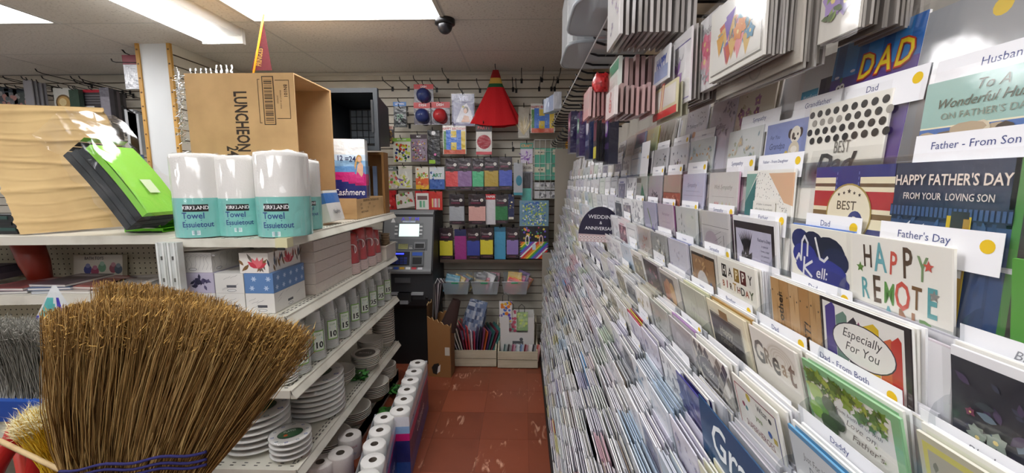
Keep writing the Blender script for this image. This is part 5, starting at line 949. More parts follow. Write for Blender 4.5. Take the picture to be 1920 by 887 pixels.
CW, CH = .12, .17
def card_base(m, w=CW, h=CH, paper='#f3f1ea', th=.0024): m.box((-w / 2, 0, -th), (w / 2, h, 0), paper); m.z = .0001
def cardM(k, j, i=0, dx=0, dz=0, roll=0):
    """pose of the i-th card (0 = front) in the pocket of tier k and column j"""
    if k >= 6:
        f = -15 + i * 1.2; xb = xtop(k) + CH * math.sin(R(15)) + i * (.0019 if k < 12 else .0014)
        return FR(xb, yc(j) + dx, ztop(k) + dz - CH * math.cos(R(15)), f, roll)
    f = lean(k) + i * .5; x = xtop(k) + i * (.0036 if k < 12 else .003); z = ztop(k) + dz - i * .0005
    c = Vector((x, yc(j) + dx, z)); d = Vector((math.sin(R(f)), 0, math.cos(R(f))))
    p = c - d * CH
    return FR(p.x, p.y, p.z, f, roll)
sl = MB(); sl.poly([(-.063, .002, .0042), (.063, .002, .0042), (.063, .178, .0042), (-.063, .178, .0042)], '#ffffff'); SLV = sl.mesh('clear_sleeve'); SLV.materials.append(MT['film'])
BUSY = set(); NCARD = [0]
YR = {(1, 1): (.452, .575), (1, 2): (.53, .632), (1, 3): (.698, .816), (1, 4): (.822, .925), (1, 5): (.946, 1.064), (2, 0): (.305, .428), (2, 1): (.467, .595), (2, 2): (.589, .694), (2, 3): (.702, .816), (3, 0): (.328, .435), (3, 1): (.434, .549), (3, 2): (.591, .716), (3, 3): (.741, .856), (4, 0): (.354, .463), (4, 1): (.463, .569), (4, 2): (.599, .725), (4, 3): (.739, .856), (5, 0): (.366, .481), (5, 1): (.481, .580), (5, 2): (.616, .742), (6, 0): (.347, .476), (6, 1): (.486, .593), (6, 2): (.602, .735), (7, 0): (.362, .462), (7, 1): (.483, .595), (7, 2): (.61, .742), (8, 2): (.642, .76), (4, -1): (.192, .312)}
def hero(k, j, label, art, paper='#f3f1ea', dx=0, dz=0, extra=2, edge='#efece4', w=CW):
    if (k, j) in YR: a0, b0 = YR[(k, j)]; w = b0 - a0; dx = (a0 + b0) / 2 - yc(j)
    o = thing('greeting_card', label, 'greeting card', cardM(k, j, 0, dx, dz), 'greeting cards on the rack')
    m = MB(); card_base(m, w, CH, paper); cs_ = m.obj('card_stock', 'paper', o)
    m = MB(); m.z = .0002; art(m); m.v = [(v[0] * w / CW, v[1], v[2]) for v in m.v]; m.obj('printed_front', 'sleeved', cs_)
    link('clear_sleeve', SLV, o, Matrix.Diagonal((w / CW, 1, 1, 1))); BUSY.add((k, j)); NCARD[0] += 1
    for i in range(1, extra + 1):
        m = MB(); card_base(m, w, CH, edge if i % 2 else '#f7f7f7'); m.rect(-w / 2 + .004, .004, w / 2 - .004, CH - .004, paper)
        q = one(m, 'greeting_card', 'sleeved card %s behind the %s' % (('directly', 'second')[i - 1], label[:1].lower() + ' '.join(label.split()[:8])[1:]), 'greeting card', 'sleeved', cardM(k, j, i + 1, dx + ro(.004, .006), dz + ro(0, .003)), 'greeting cards on the rack'); NCARD[0] += 1
def rndflowers(m, n, cols, x0, x1, y0, y1, r0=.004, r1=.010, rnd=random):
    for _ in range(n):
        x, y, r = rnd.uniform(x0, x1), rnd.uniform(y0, y1), rnd.uniform(r0, r1); c = rnd.choice(cols)
        for q in range(5): m.leaf(x, y, r, r * .75, q * 1.257 + rnd.random(), c)
        m.disc(x, y, r * .22, '#e8d38a', 6)
def rndleaves(m, n, cols, x0, x1, y0, y1, l0=.006, l1=.016, rnd=random):
    for _ in range(n): l = rnd.uniform(l0, l1); m.leaf(rnd.uniform(x0, x1), rnd.uniform(y0, y1), l, l * .45, rnd.random() * 6.3, rnd.choice(cols))
W = CW / 2
# --- nearest column: dark and green cards cut by the picture edge
def a(m): m.rect(-W, 0, W, CH, '#2c2926'); m.rect(-W, 0, -W + .012, CH, '#5da544'); m.rect(-W + .018, .0, W, .16, '#3a3633'); m.scrawl(-.03, .05, .13, .008, .0012, '#8a857d')
hero(4, -1, 'dark grey card with a bright green band down its left side', a, '#5da544')
def a(m): m.rect(-W, 0, W, CH, '#4a8a3a'); m.rect(-W + .01, 0, W, .15, '#37322f')
hero(3, -1, 'green bordered dark card in the nearest column of the third tier', a, '#e9e9e6')
def a(m):
    m.rect(-W, 0, W, .162, '#2a2c38'); rndleaves(m, 70, ['#3d4257', '#4d3f5e', '#6a7b8a', '#39424a'], -W + .005, W - .008, .01, .15)
    rndflowers(m, 26, ['#5d2f4a', '#7b3b57', '#3c2f66', '#8d9a8d', '#a63a4a'], -W + .01, W - .01, .03, .145)
hero(5, -1, 'white edged card with a dark purple flower bouquet on black', a, '#f5f5f7')
def a(m): m.rect(-W, 0, W, CH, '#c9cdb4'); m.rect(-W + .004, .0, W - .004, .164, '#d8d977'); m.rect(-W + .008, 0, W - .008, .158, '#b9bfae'); rndleaves(m, 30, ['#8d9c86', '#a8ad94', '#7d8a7a'], -W + .012, W - .012, .04, .15)
hero(6, -1, 'sage green card with a thin yellow border at the right edge', a, '#e9e9d8')
def a(m): m.rect(-W, 0, W, CH, '#1f4f86'); m.flat([(-.01, .04), (W, .06), (W, .13), (.03, .15)], '#e6edf2'); m.rect(-W, .12, -.02, CH, '#2a67a5'); m.star(-.01, .135, .014, '#cfe0ee', 6)
hero(1, -1, 'deep blue card with pale leaf shapes at the top right corner', a, '#dfe6ee')
def a(m): m.rect(-W, 0, W, CH, '#8fbab0'); m.rect(-W, 0, W, .09, '#b8a387')
hero(2, -1, 'teal card in the nearest column of the second tier', a)
# --- second column
def a(m):
    m.flat([(-W, 0), (W - .03, 0), (W - .008, .08), (W - .004, CH), (-W, CH)], '#8d8f92'); m.flat([(-W, 0), (.01, 0), (.02, .06), (-W, .12)], '#6c6e72'); m.disc(.022, .15, .008, '#d5b41f', 12)
hero(1, 0, 'plain silver grey card with a round yellow price dot', a, '#8d8f92')
def a(m):
    m.rect(-W, 0, W, CH, '#9dc4bb'); m.rect(-W, .0, W, .128, '#f1e8c8'); m.rect(-W, 0, W, .1265, '#3f6fb4')
    for q in range(40): m.disc(ro(-.01, .045), ro(.105, .02), random.uniform(.006, .016), random.choice(['#b9a58a', '#8d7a63', '#6f6153', '#d9cdb4', '#57493f']), 9, random.uniform(.003, .008))
    m.disc(.012, .108, .011, '#3a3230', 12, .018)
    m.text('To A', -.002, .160, .0125, '#55543f', .3); m.text('Wonderful Husband', .0, .148, .0122, '#55543f', .35, .92); m.text("ON FATHER'S DAY", -.006, .1365, .0085, '#8b9384')
hero(2, 0, 'teal To A Wonderful Husband card above a stormy blue sky picture', a)
def a(m):
    m.rect(-W, 0, W, CH, '#1d2c4c'); m.rect(-W, 0, W, .115, '#2f4a78')
    for q in range(60): m.leaf(ro(0, .055), ro(.06, .055), .014, .004, ro(1.5, .5), random.choice(['#35527f', '#2a426c', '#3f5f90', '#27406b']))
    m.rect(-W, .118, W, .130, '#1a2846')
    for q in range(26): m.rect(-W + q * .0047, .1195, -W + q * .0047 + .003, .1285, '#3b5686')
    m.rect(.005, .02, .028, .122, '#d9bd1c'); m.rect(.009, .02, .026, .126, '#25252b'); m.rect(.021, .02, .027, .12, '#b08a2a')
    for x, l in ((-.044, .02), (-.036, .012), (-.027, .018)): m.leaf(x, .098, l, .006, 1.0, '#dfe2e4')
    m.text("HAPPY FATHER'S DAY", 0, .153, .0138, '#efe0d2', 0, .84, .018); m.text('FROM YOUR  LOVING SON', 0, .138, .0088, '#e2d8d0', 0, .84, .012)
hero(3, 0, "denim blue HAPPY FATHER'S DAY from your loving son card with pocket of tools", a, '#e9ecf1')
RB = ['#c8583e', '#5aa3a8', '#6e5a45', '#5f8a4a', '#d98a3a', '#4d3a2c', '#8aa05a']
def letters(m, s, x, y, size, cols, gap=.9, bold=.02, sx=.9):
    n = len(s); wd = size * gap
    for q, ch in enumerate(s):
        if ch != ' ': m.text(ch, x + (q - (n - 1) / 2) * wd, y + ro(0, size * .08), size * (1 + .12 * ((q % 2) * 2 - 1)), cols[q % len(cols)], 0, sx, bold, ro(0, .08))
def a(m):
    letters(m, 'HAPPY', -.004, .146, .038, ['#4d3a2c', '#6fb0b8', '#d2584a', '#5a4636', '#7d9a6a'], .44, .015, .55)
    letters(m, 'REMOTE', -.001, .114, .036, ['#5aa3a8', '#5a4636', '#5f9a4a', '#d2584a', '#7a5a38', '#5aa3a8'], .45, .015, .58)
    letters(m, 'AND', .012, .090, .027, ['#6fb0b8', '#a87a5a', '#6e9a5a'], .8); letters(m, 'DAY', 0, .045, .02, RB, .8)
    for x, y, c in ((-.048, .135, '#5f8a3a'), (.036, .150, '#d2584a'), (-.046, .083, '#d2584a'), (.042, .124, '#8d8a86'), (.043, .062, '#b08a3a'), (-.03, .071, '#a8a39a')): m.star(x, y, .006, c)
    m.disc(.035, .02, .014, '#6e8a3a', 12, .009)
hero(4, 0, 'cream HAPPY REMOTE card with colourful mixed letters and small stars', a, '#efece2')
def a(m):
    m.rect(-W, 0, W, CH, '#2a2226'); m.rect(-W + .003, 0, W - .008, .166, '#f2efe8')
    for x, c, t, wd in ((-.045, '#4a3a8c', .158, .016), (-.028, '#6f8f7f', .152, .017), (-.012, '#2d2030', .150, .012), (-.004, '#a03a78', .147, .007), (.012, '#e0bd1f', .151, .022), (.033, '#d86a3a', .143, .018), (.043, '#c8382c', .148, .012)):
        m.flat([(x - wd / 2, .03), (x + wd / 2, .04), (x + wd / 2, t + .005), (x + wd * .2, t + .009), (x - wd / 2, t + .001)], c)
    m.disc(0, .129, .043, '#2d2a3a', 26, .024); m.disc(0, .129, .0415, '#f4f1ea', 26, .0227); m.text('Especially', 0, .138, .0145, '#2d2a2a', .3, .95); m.text('For You', 0, .123, .0145, '#2d2a2a', .3, .95)
hero(5, 0, 'Especially For You card with rainbow paint stripes and black border', a, '#f4f2ec')
def a(m):
    m.rect(-W, 0, W, CH, '#86c08a'); m.rect(-W + .004, 0, W - .010, .162, '#f0efe6')
    for q in range(70): m.star(random.uniform(-W + .006, W - .018), .16 - abs(random.gauss(0, .010)), random.uniform(.004, .009), random.choice(['#5f8a2a', '#86a83a', '#3f6a2a', '#a3b84a', '#4d7a35']), 5, .5, random.random())
    for x, y, r, c in ((-.043, .135, .011, '#a8c86a'), (-.036, .120, .013, '#5f9a3f'), (-.048, .112, .010, '#8aba4a'), (-.026, .130, .010, '#2d4a26'), (-.018, .116, .011, '#26401f'), (-.03, .104, .012, '#35562a')): m.disc(x, y, r, c, 14)
    for q in range(16): m.disc(ro(.038, .012), ro(.09, .03), random.uniform(.0008, .0022), '#8aa84a', 6)
    m.text('from both of us with', .012, .134, .0066, '#5a4a3a', .3); m.text('Love on', .014, .125, .0105, '#4d3a2a', .35); m.text("Father's", .020, .111, .0115, '#4d3a2a', .35); m.text('Day', .018, .074, .011, '#4d3a2a', .35)
hero(6, 0, "white Love on Father's card with green maple leaves and green border", a, '#9fd0a0')
def a(m): m.rect(-W, 0, W, CH, '#e6e9ea'); m.rect(-W, .164, W, CH, '#5a9ac8'); m.text('Just For You,', -.008, .143, .0125, '#6b6a68', .12, .8); m.text('DADDY', -.004, .128, .0155, '#4d5a6a', 0, .85)
hero(7, 0, 'white Just For You DADDY card with a blue top edge', a, '#6aa8d0')
# --- third column
def a(m):
    m.rect(-W, 0, W, CH, '#52388a'); m.rect(-W, .128, W, CH, '#2f86cf')
    for q in range(4): m.rect(-W + .004 + q * .034, .128, -W + .018 + q * .034, CH, '#1f62ad')
    for q, ch in enumerate('DAD'):
        x = -.006 + q * .024; y = .132 + q * .001
        m.text(ch, x + .0012, y - .0015, .040, '#5a1f2a', .12, .74, .05); m.text(ch, x, y, .040, '#c8321f', .12, .74, .045); m.text(ch, x, y, .039, '#f2d81f', .12, .74, .012)
    m.text("YOU'RE ADMIRED", .016, .107, .0095, '#efe08a', 0, .78, .01)
    m.disc(-.041, .10, .014, '#e0762a', 16, .017); m.disc(-.034, .104, .006, '#c8281f', 12); m.disc(-.045, .116, .004, '#f4f2ea', 10); m.disc(-.039, .117, .004, '#f4f2ea', 10); m.disc(-.0445, .116, .0014, '#1a1a1a', 8); m.disc(-.0385, .117, .0014, '#1a1a1a', 8)
    m.flat([(-.052, .098), (-.034, .092), (-.036, .086), (-.05, .088)], '#f4f2ea'); m.leaf(-.043, .122, .008, .003, 1.3, '#3f7a2f'); m.leaf(-.041, .122, .008, .003, 1.9, '#3f7a2f')
    m.disc(-.05, .13, .004, '#e6e2f2', 8, .0018); m.disc(-.026, .133, .004, '#e6e2f2', 8, .0018)
hero(1, 1, "purple and blue DAD YOU'RE ADMIRED card with a grinning orange face", a, '#f4f4f4', dz=.004)
def a(m):
    for r in range(4):
        for c in range(9):
            m.disc(-W + .006 + c * .0135 + (r % 2) * .0065, .160 - r * .0115, .0046, ['#1c1a1a', '#9a958c'][(r + c // 4) % 2] if r % 3 == 1 else ['#1c1a1a', '#75716a', '#1c1a1a', '#1c1a1a'][r], 12)
    m.text('BEST', .004, .113, .021, '#6b675f', 0, .55); m.text('Dad', -.004, .093, .034, '#1c1a1a', .3, 1, .03)
hero(2, 1, 'cream BEST Dad card with rows of black and grey dots', a, '#f0ede2', dz=.006)
def a(m):
    m.rect(-W, 0, W, CH, '#22307c')
    for y0, y1, c in ((.150, .157, '#efe5c4'), (.146, .150, '#6a5236'), (.141, .146, '#efe5c4'), (.122, .141, '#b82a2e'), (.117, .122, '#efe5c4'), (.111, .117, '#7a5f3a'), (.10, .111, '#efe5c4')): m.rect(-W, y0, W, y1, c)
    m.rect(-.024, 0, .014, CH, '#22307c')
    for x in (-.022, .012):
        for q in range(16): m.rect(x - .0004, .16 - q * .0058, x + .0004, .1632 - q * .0058, '#8f9ad8')
    m.disc(0, .115, .035, '#a8924a', 30); m.disc(0, .115, .033, '#efe6cb', 30); m.text('BEST', -.003, .124, .0145, '#4a4028', 0, 1, .01)
    for q in range(5): m.star(-.016 + q * .008, .137 + .004 * (1 - abs(q - 2) / 2), .0034 if q == 2 else .0025, '#3a3326')
    m.disc(.012, .108, .011, '#22307c', 16); m.text('D', .012, .108, .012, '#efe6cb')
hero(3, 1, 'striped navy, red and cream card with a round BEST medal', a, '#f2efe2')
def a(m):
    for x, y, rx, ry, c in ((-.038, .151, .020, .015, '#1d2a6c'), (-.012, .147, .024, .018, '#141c44'), (.018, .141, .03, .02, '#101c3a'), (.03, .133, .024, .016, '#17244f'), (-.03, .132, .026, .016, '#2b3596'), (.0, .118, .05, .016, '#2e3796'), (.02, .108, .035, .012, '#262f86')): m.disc(x, y, rx, c, 15, ry, .2)
    m.line([(-.048, .124), (-.042, .132), (-.038, .124), (-.034, .150), (-.028, .157), (-.022, .149), (-.024, .132)], .0034, '#f4f4f4'); m.line([(-.006, .157), (.002, .132), (.010, .130), (.017, .136)], .0034, '#f4f4f4')
    m.line([(-.03, .129), (-.034, .104)], .0034, '#f4f4f4'); m.line([(-.014, .126), (-.032, .116), (-.016, .106)], .0034, '#f4f4f4'); m.text('ell:', .005, .113, .02, '#f4f4f4', .2, 1, .01)
hero(4, 1, 'cream card with bold navy paint strokes and white handwriting', a, '#f2efe2', edge='#5a86d8')
def a(m):
    for q in range(5):
        x = -W + q * .024; m.rect(x, 0, x + .0232, CH, ['#c39a66', '#b98d58', '#c8a272', '#b4864f', '#bd9560'][q]); m.rect(x + .0232, 0, x + .024, CH, '#4a3520')
        for s in range(4): m.leaf(x + ro(.011, .006), ro(.09, .06), .03, .0022, 1.57, '#9c7442')
        m.disc(x + .004, .152, .0014, '#3a2a1a', 8); m.disc(x + .019, .148, .0014, '#3a2a1a', 8)
    m.text('any other', -.034, .118, .018, '#1f1812', 0, 1, .02, 1.571); m.disc(-.006, .095, .012, '#1d3f5a', 20); m.disc(-.006, .095, .010, '#2f8fc0', 20); m.text('BEST!', .030, .105, .019, '#1f1812', .2, 1, .015, 1.571)
hero(5, 1, 'wooden plank card reading any other and BEST sideways', a, '#efece4')
def a(m):
    for q in range(9): m.disc(.018, .144, .006 + .0033 * (9 - q), '#d9d2c2' if q % 2 else '#e8e3d8', 22, .0035 + .0019 * (9 - q))
    for ch, x, s, c in (('G', -.040, .048, '#6a6a68'), ('R', -.018, .034, '#8a7a66'), ('e', .003, .050, '#3d3a36'), ('a', .023, .032, '#9a7a56'), ('t', .041, .050, '#6b4a36')): m.text(ch, x, .134, s, c, .05, .85, .02)
hero(6, 1, 'pale grey Great card with large mixed lettering', a, '#eae6dc')
def a(m):
    for p in ([(-.055, .158), (.05, .158)], [(.052, .158), (.052, 0)], [(-.055, .158), (-.055, 0)]): m.line(p, .0018, ['#8a2230', '#3a3a8a', '#c23a3a'][int(p[0][0] > .05) + 2 * int(p[1][0] < -.05)])
    m.disc(-.018, .150, .006, '#dcc322', 12); m.text('What', .016, .146, .0145, '#5a564f', .15, .8); m.disc(.036, .144, .004, '#4a4a48', 8); m.disc(-.036, .132, .004, '#a8283a', 8); m.disc(-.028, .129, .004, '#5aa3a8', 8); m.text('you', .004, .128, .012, '#7aa02a'); m.disc(.03, .122, .005, '#2a5fae', 8)
    m.rect(.038, .115, .046, .123, '#d9bd2a'); m.text('SUPERHEROES', 0, .104, .0148, '#8a4a3a', .05, .78, .012)
hero(7, 1, 'cream SUPERHEROES card with a thin red and blue border', a, '#efece2')
# --- fourth column
def a(m):
    m.rect(-W, 0, W, CH, '#e6ecf0'); m.rect(-W, 0, -.02, .13, '#3fa0c8'); m.rect(-.018, 0, W, .14, '#3a3648'); m.flat([(-.018, .08), (.01, .12), (.03, .1), (W, .135), (W, .05), (-.018, .05)], '#8a6a58'); m.flat([(.01, .07), (.03, .10), (W, .09), (W, .04)], '#d98a3a'); m.text('Magnificent', -.038, .12, .009, '#eef4f8', .3, .8)
hero(1, 2, 'clear wrapped card with a bright blue panel and orange mountains', a, '#eef2f4')
def a(m):
    m.rect(-W + .003, 0, W - .003, .166, '#8b97c8'); m.rect(-W + .003, 0, W - .003, .095, '#c8cfe4'); m.text('For You', -.03, .145, .0085, '#2d3458', .2); m.text('Grandpa', -.022, .131, .0135, '#2d3458', .2, .95); m.text("On Father's Day", -.024, .117, .008, '#2d3458', .2, .9)
    for x, y, rx, ry, c in ((.012, .147, .006, .007, '#4a3a34'), (.037, .147, .006, .007, '#4a3a34'), (.025, .145, .013, .012, '#e9e2d2'), (.02, .143, .0035, .005, '#5a4a40'), (.031, .145, .002, .002, '#2a2220'), (.025, .139, .003, .002, '#2a2220'), (.025, .122, .014, .014, '#d9cdb2'), (.016, .112, .006, .008, '#e9e2d2'), (.034, .112, .006, .008, '#e9e2d2'), (.006, .115, .006, .008, '#d9bd5a'), (.025, .124, .008, .005, '#efe8da')): m.disc(x, y, rx, c, 14, ry)
hero(2, 2, 'blue For You Grandpa card with a small teddy bear', a, '#eceef4')
def a(m):
    m.flat([(-W, .165), (-.030, .165), (-W, .118)], '#7fb0a4'); m.flat([(-W, .118), (-.032, .158), (-.036, .05), (-W, .04)], '#1f7476'); m.flat([(.0, .165), (W, .165), (W, .118), (.04, .122)], '#e6bd98')
    for q in range(170):
        x, y = random.uniform(-.036, .052), random.uniform(.09, .165)
        if y < .165 - max(0, (x - .0)) * 1.05 and y > .125 - (x > .022) * .035: m.leaf(x, y, .0022, .0011, ro(1.5, .4), '#3a3a38')
    m.rect(-.034, .085, .024, .122, '#f5f3ea')
    for q, s in enumerate(('A father is someone', 'who does the ordinary', 'extraordinarily well')): m.text(s, -.005, .117 - q * .0075, .0048, '#55524c')
hero(3, 2, 'geometric teal and peach card with a black dash pattern', a, '#f4f2ea')
def a(m):
    m.rect(-W, 0, W, CH, '#f6f5f4'); m.rect(-W + .002, 0, W - .008, .162, '#2b2224'); m.rect(-W + .008, 0, W - .015, .150, '#c3c0d4')
    for q in range(9): an = 1.2 + q * .12; m.leaf(-.02, .105, .045, .004, an, '#17151a')
    for q in range(26): m.leaf(ro(-.024, .012), ro(.09, .026), .018, .006, ro(1.3, .5), random.choice(['#17151a', '#2a2628', '#3d3638']))
    m.text("Father's Day", .027, .137, .0072, '#4a4660', 0, .9)
    for q in range(8): m.text(['a special', 'love a dad', 'so patient', 'to mention', 'walk tall', 'given freely', 'this happy', 'morning'][q], .029, .128 - q * .0075, .005, '#5a5670')
hero(4, 2, "dark framed lilac Father's Day card with a spread black bird wing", a, '#f6f5f4')
def a(m):
    for q, ch in enumerate('HAPPY'):
        x = -.038 + q * .02; m.rect(x - .008, .137, x + .008, .160, ['#1c1c1a', '#efece2', '#9a7a35', '#5a1f22', '#efece2'][q]); m.text(ch, x, .1485, .021, ['#efece2', '#2a2620', '#efe2b8', '#efece2', '#2a2a26'][q], 0, .8, .02)
    letters(m, 'BIRTHDAY', 0, .125, .017, ['#b86a4a', '#a8283a', '#5a4a3a', '#c8a05a', '#8a3a2a', '#3a3a3a', '#b05a3a', '#5a6a4a'], .72)
hero(5, 2, 'cream HAPPY BIRTHDAY card with cut out newspaper style letters', a, '#ece9dd')
def a(m):
    m.rect(-W + .003, 0, W - .012, .157, '#efe9cf'); m.rect(-W + .006, 0, W - .018, .150, '#2a2628'); m.line([(-W + .008, .148), (W - .02, .148), (W - .02, 0)], .0008, '#d9d4c4'); m.rect(-.02, .148, .006, .162, '#a08055')
    m.text('Happy', -.008, .124, .019, '#b8b3a2', .1, .8); m.text("Father's", -.008, .106, .018, '#a8a394', .1, .8); m.text('Day', -.002, .088, .018, '#989384', .1, .8)
hero(6, 2, "black chalkboard Happy Father's card held by a strip of brown tape", a, '#efe6c8', edge='#a8803a')
def a(m):
    m.rect(-W, 0, W - .006, .167, '#e2ddd0')
    for r in range(6):
        for c in range(6):
            x, y = -.05 + c * .02 + (r % 2) * .01, .158 - r * .016; m.flat([(x, y - .016), (x + .009, y), (x, y + .012), (x - .009, y)], random.choice(['#1f1d1d', '#4a4f55', '#7d766a', '#c9c4b8', '#efece2', '#1f1d1d']))
    m.disc(-.012, .124, .036, '#c9c6c0', 8, .028); m.disc(-.012, .124, .034, '#55555a', 8, .0265); m.text('Happy', -.012, .128, .016, '#efece6', .3)
hero(7, 2, 'black and white diamond pattern card with a grey Happy shield', a, '#f2f0ea')
def a(m): m.rect(-W, 0, W - .004, .168, '#3d3a86'); rndleaves(m, 24, ['#56539c', '#6a68ac', '#2f2c70', '#8a88bc'], -.05, .05, .06, .15, .01, .03); m.line([(-.02, .16), (-.01, .1), (.0, .08)], .0016, '#c8c8e0')
hero(8, 2, 'deep indigo card with a pale brushed streak', a, '#3d3a86')
# --- fifth column and beyond, top six tiers
def soft(base, cols, word=None, border=None, fl=10, lv=10, y0=.085, wc='#6a6670', rnd=random):
    def f(m):
        m.rect(-W, 0, W, CH, base)
        if border: m.rect(-W + .006, .006, W - .006, CH - .006, border)
        if lv: rndleaves(m, lv, cols, -.045, .045, y0, .155, rnd=rnd)
        if fl: rndflowers(m, fl, cols, -.042, .042, y0, .15, rnd=rnd)
        if word: m.text(word, 0, .135, .0135, wc, .3, .9)
    return f
hero(1, 3, 'cream Sharing card with mauve magnolia flowers', lambda m: (m.rect(-W, 0, W, CH, '#d6cdbb'), rndflowers(m, 9, ['#8a4a78', '#a06a92', '#6a3a5c'], -.045, .02, .10, .155, .008, .014), rndleaves(m, 10, ['#9a9a70', '#b8a98a'], -.05, .03, .09, .16), m.text('Sharing', .024, .114, .0135, '#5a4a4a', .35)), '#e2d9c8', dx=.008)
hero(1, 4, 'lilac grey To Comfort card with grey leaves', lambda m: (m.rect(-W, 0, W, CH, '#cdc9d6'), rndleaves(m, 26, ['#9a98a8', '#86869a', '#aeb0a6'], -.01, .05, .10, .16), m.text('To', -.01, .128, .011, '#4a4a5a', .3), m.text('Comfort', .0, .113, .0135, '#4a4a5a', .35)), '#d6d3de')
hero(1, 5, 'Thinking of You card with a small orange butterfly', lambda m: (m.rect(-W, 0, W, CH, '#d9d6dc'), [m.disc(ro(0, .05), ro(.15, .015), .002, '#5a5a6a', 6) for _ in range(14)], m.text('Thinking of You', 0, .133, .0125, '#3a3a4a', .3, .95), m.disc(-.004, .112, .008, '#c8863a', 8), m.disc(.006, .112, .006, '#d99a4a', 8)), '#dedbe0')
hero(1, 6, 'card with dense brown dried grasses on grey', lambda m: (m.rect(-W, 0, W, CH, '#b8b2a8'), [m.leaf(ro(0, .045), ro(.10, .02), .05, .003, ro(1.57, .5), random.choice(['#8a7a66', '#6f6456', '#a0937f'])) for _ in range(50)]), '#d9d6d0')
hero(1, 7, 'yellow and pale blue card taller than its neighbours', lambda m: (m.rect(-W, 0, W, CH, '#c9c24a'), m.rect(-W, .10, W, CH, '#b9c39a'), m.text('FOR', 0, .145, .02, '#8fb0b4', 0, 1)), '#c9c35a')
hero(1, 8, 'sky blue card with dark script, half hidden under hanging bags', lambda m: (m.rect(-W, 0, W, CH, '#7aa8c4'), m.scrawl(-.03, .04, .14, .008, .0016, '#2a3a5a')), '#8ab4cc')
wc = [['#c9b8a0', '#d98a4a', '#a8b0a0', '#8aa0a8', '#bcc4b0'], ['#8a9aa4', '#a4b0a8', '#c8b898', '#d9964a']]
hero(2, 3, 'pale watercolour flower card with an orange butterfly in the second tier', soft('#d5d8d6', wc[0], None, None, 8, 22), '#dfe3e4')
hero(2, 4, 'blue grey watercolour leaf card beside the orange butterfly one', soft('#cfd5d4', wc[1], None, None, 5, 26), '#d5dcde')
hero(2, 5, 'white card with plum and black leaves and a dark rose', soft('#dcdadc', ['#5a3f56', '#2f2f36', '#8a7a92', '#45505a'], None, None, 5, 18), '#e6e4e8')
hero(2, 6, 'grey card with dark violet and sage leaves in the second tier', soft('#d3d2d6', ['#5f566a', '#7d8a80', '#42424c'], None, None, 4, 16), '#e0e0e4')
hero(3, 3, 'grey With Sympathy card with red tulips below the lettering', lambda m: (m.rect(-W, 0, W, CH, '#d0cdca'), m.text('With Sympathy', 0, .142, .012, '#6a6a66', .35), m.line([(-.045, .124), (.045, .124)], .0006, '#8a8a86'), [m.leaf(x, .09, .026, .008, 1.5 + x * 4, c) for x, c in ((-.035, '#c83a4a'), (-.028, '#d95a66'), (-.02, '#c84a56'), (.0, '#b8b86a'), (.018, '#d9a8a8'), (.032, '#c9c08a'))]), '#e0b8cc', edge='#d9a8c0')
hero(3, 4, 'lilac sympathy card with thin dark stems under a ruled line', lambda m: (m.rect(-W, 0, W, CH, '#c3c3d9'), m.text('Sympathy', -.005, .145, .013, '#5a5a7a', .35), m.scrawl(-.04, .035, .132, .002, .0006, '#7a7a92'), m.line([(-.05, .122), (.05, .122)], .0006, '#7a7a92'), [m.leaf(ro(0, .025), .08, .03, .004, ro(1.57, .6), '#5f6a72') for _ in range(9)]), '#ccccdf')
hero(3, 5, 'coral pink garden card with a tan upper half', lambda m: (m.rect(-W, 0, W, CH, '#b8a090'), m.rect(-W, 0, W, .125, '#b0604e'), rndleaves(m, 50, ['#c87a66', '#9a4a40', '#d9a08a', '#8a5a4a'], -.055, .045, .06, .12), m.line([(-W, .126), (W, .126)], .0008, '#5a4038')), '#a08a7a')
hero(3, 6, 'dull mauve card with a dark leafless tree', lambda m: (m.rect(-W, 0, W, CH, '#b0a4ac'), rndleaves(m, 40, ['#5f5a62', '#74707a', '#4d4a52'], -.03, .03, .07, .125)), '#c9c2c6')
hero(3, 7, 'card with one large green leaf on grey', lambda m: (m.rect(-W, 0, W, CH, '#b8bab8'), m.leaf(.02, .05, .10, .05, 1.75, '#3f8a6a'), m.rect(-W, .15, -.01, .165, '#55505a')), '#d0d2d0')
hero(4, 3, 'grey framed sympathy card with a leaning branch and mauve oval', lambda m: (m.rect(-W, 0, W, CH, '#c9c6c4'), m.line([(-W + .004, .142), (W - .004, .142)], .0008, '#4a4648'), m.rect(-W + .008, 0, W - .012, .136, '#bcb8b8'), m.disc(-.018, .112, .028, '#a89aa2', 18, .02), m.line([(.035, .128), (.036, .085)], .0016, '#2f2a2a'), [m.line([(.0, .09 + q * .012), (.026, .108 + q * .009)], .0007, '#5a5456') for q in range(4)]), '#dcd9d8', edge='#8a5a78')
hero(4, 4, 'pale grey green card with faint leaf sprig', soft('#cdd0cc', ['#9aa69a', '#aeb8ac', '#8a948c'], None, None, 0, 14), '#d6dad6')
hero(4, 5, 'dusty pink script card at the front of a purple edged stack', lambda m: (m.rect(-W, 0, W, CH, '#cbbfc8'), m.text('Remember', 0, .145, .012, '#8a7286', .35), m.scrawl(-.03, .03, .125, .003, .0007, '#9a8296'), m.scrawl(-.03, .03, .112, .003, .0007, '#9a8296')), '#a8629a', edge='#a05a92', extra=2)
hero(4, 6, 'lavender card with a thin green stem and purple base', lambda m: (m.rect(-W, 0, W, CH, '#b8b6cc'), m.line([(-.02, .15), (0, .12), (.01, .09)], .006, '#7a9a4a'), m.flat([(-.02, .07), (.04, .07), (.02, .11)], '#6a5aa8')), '#aeb4d0')
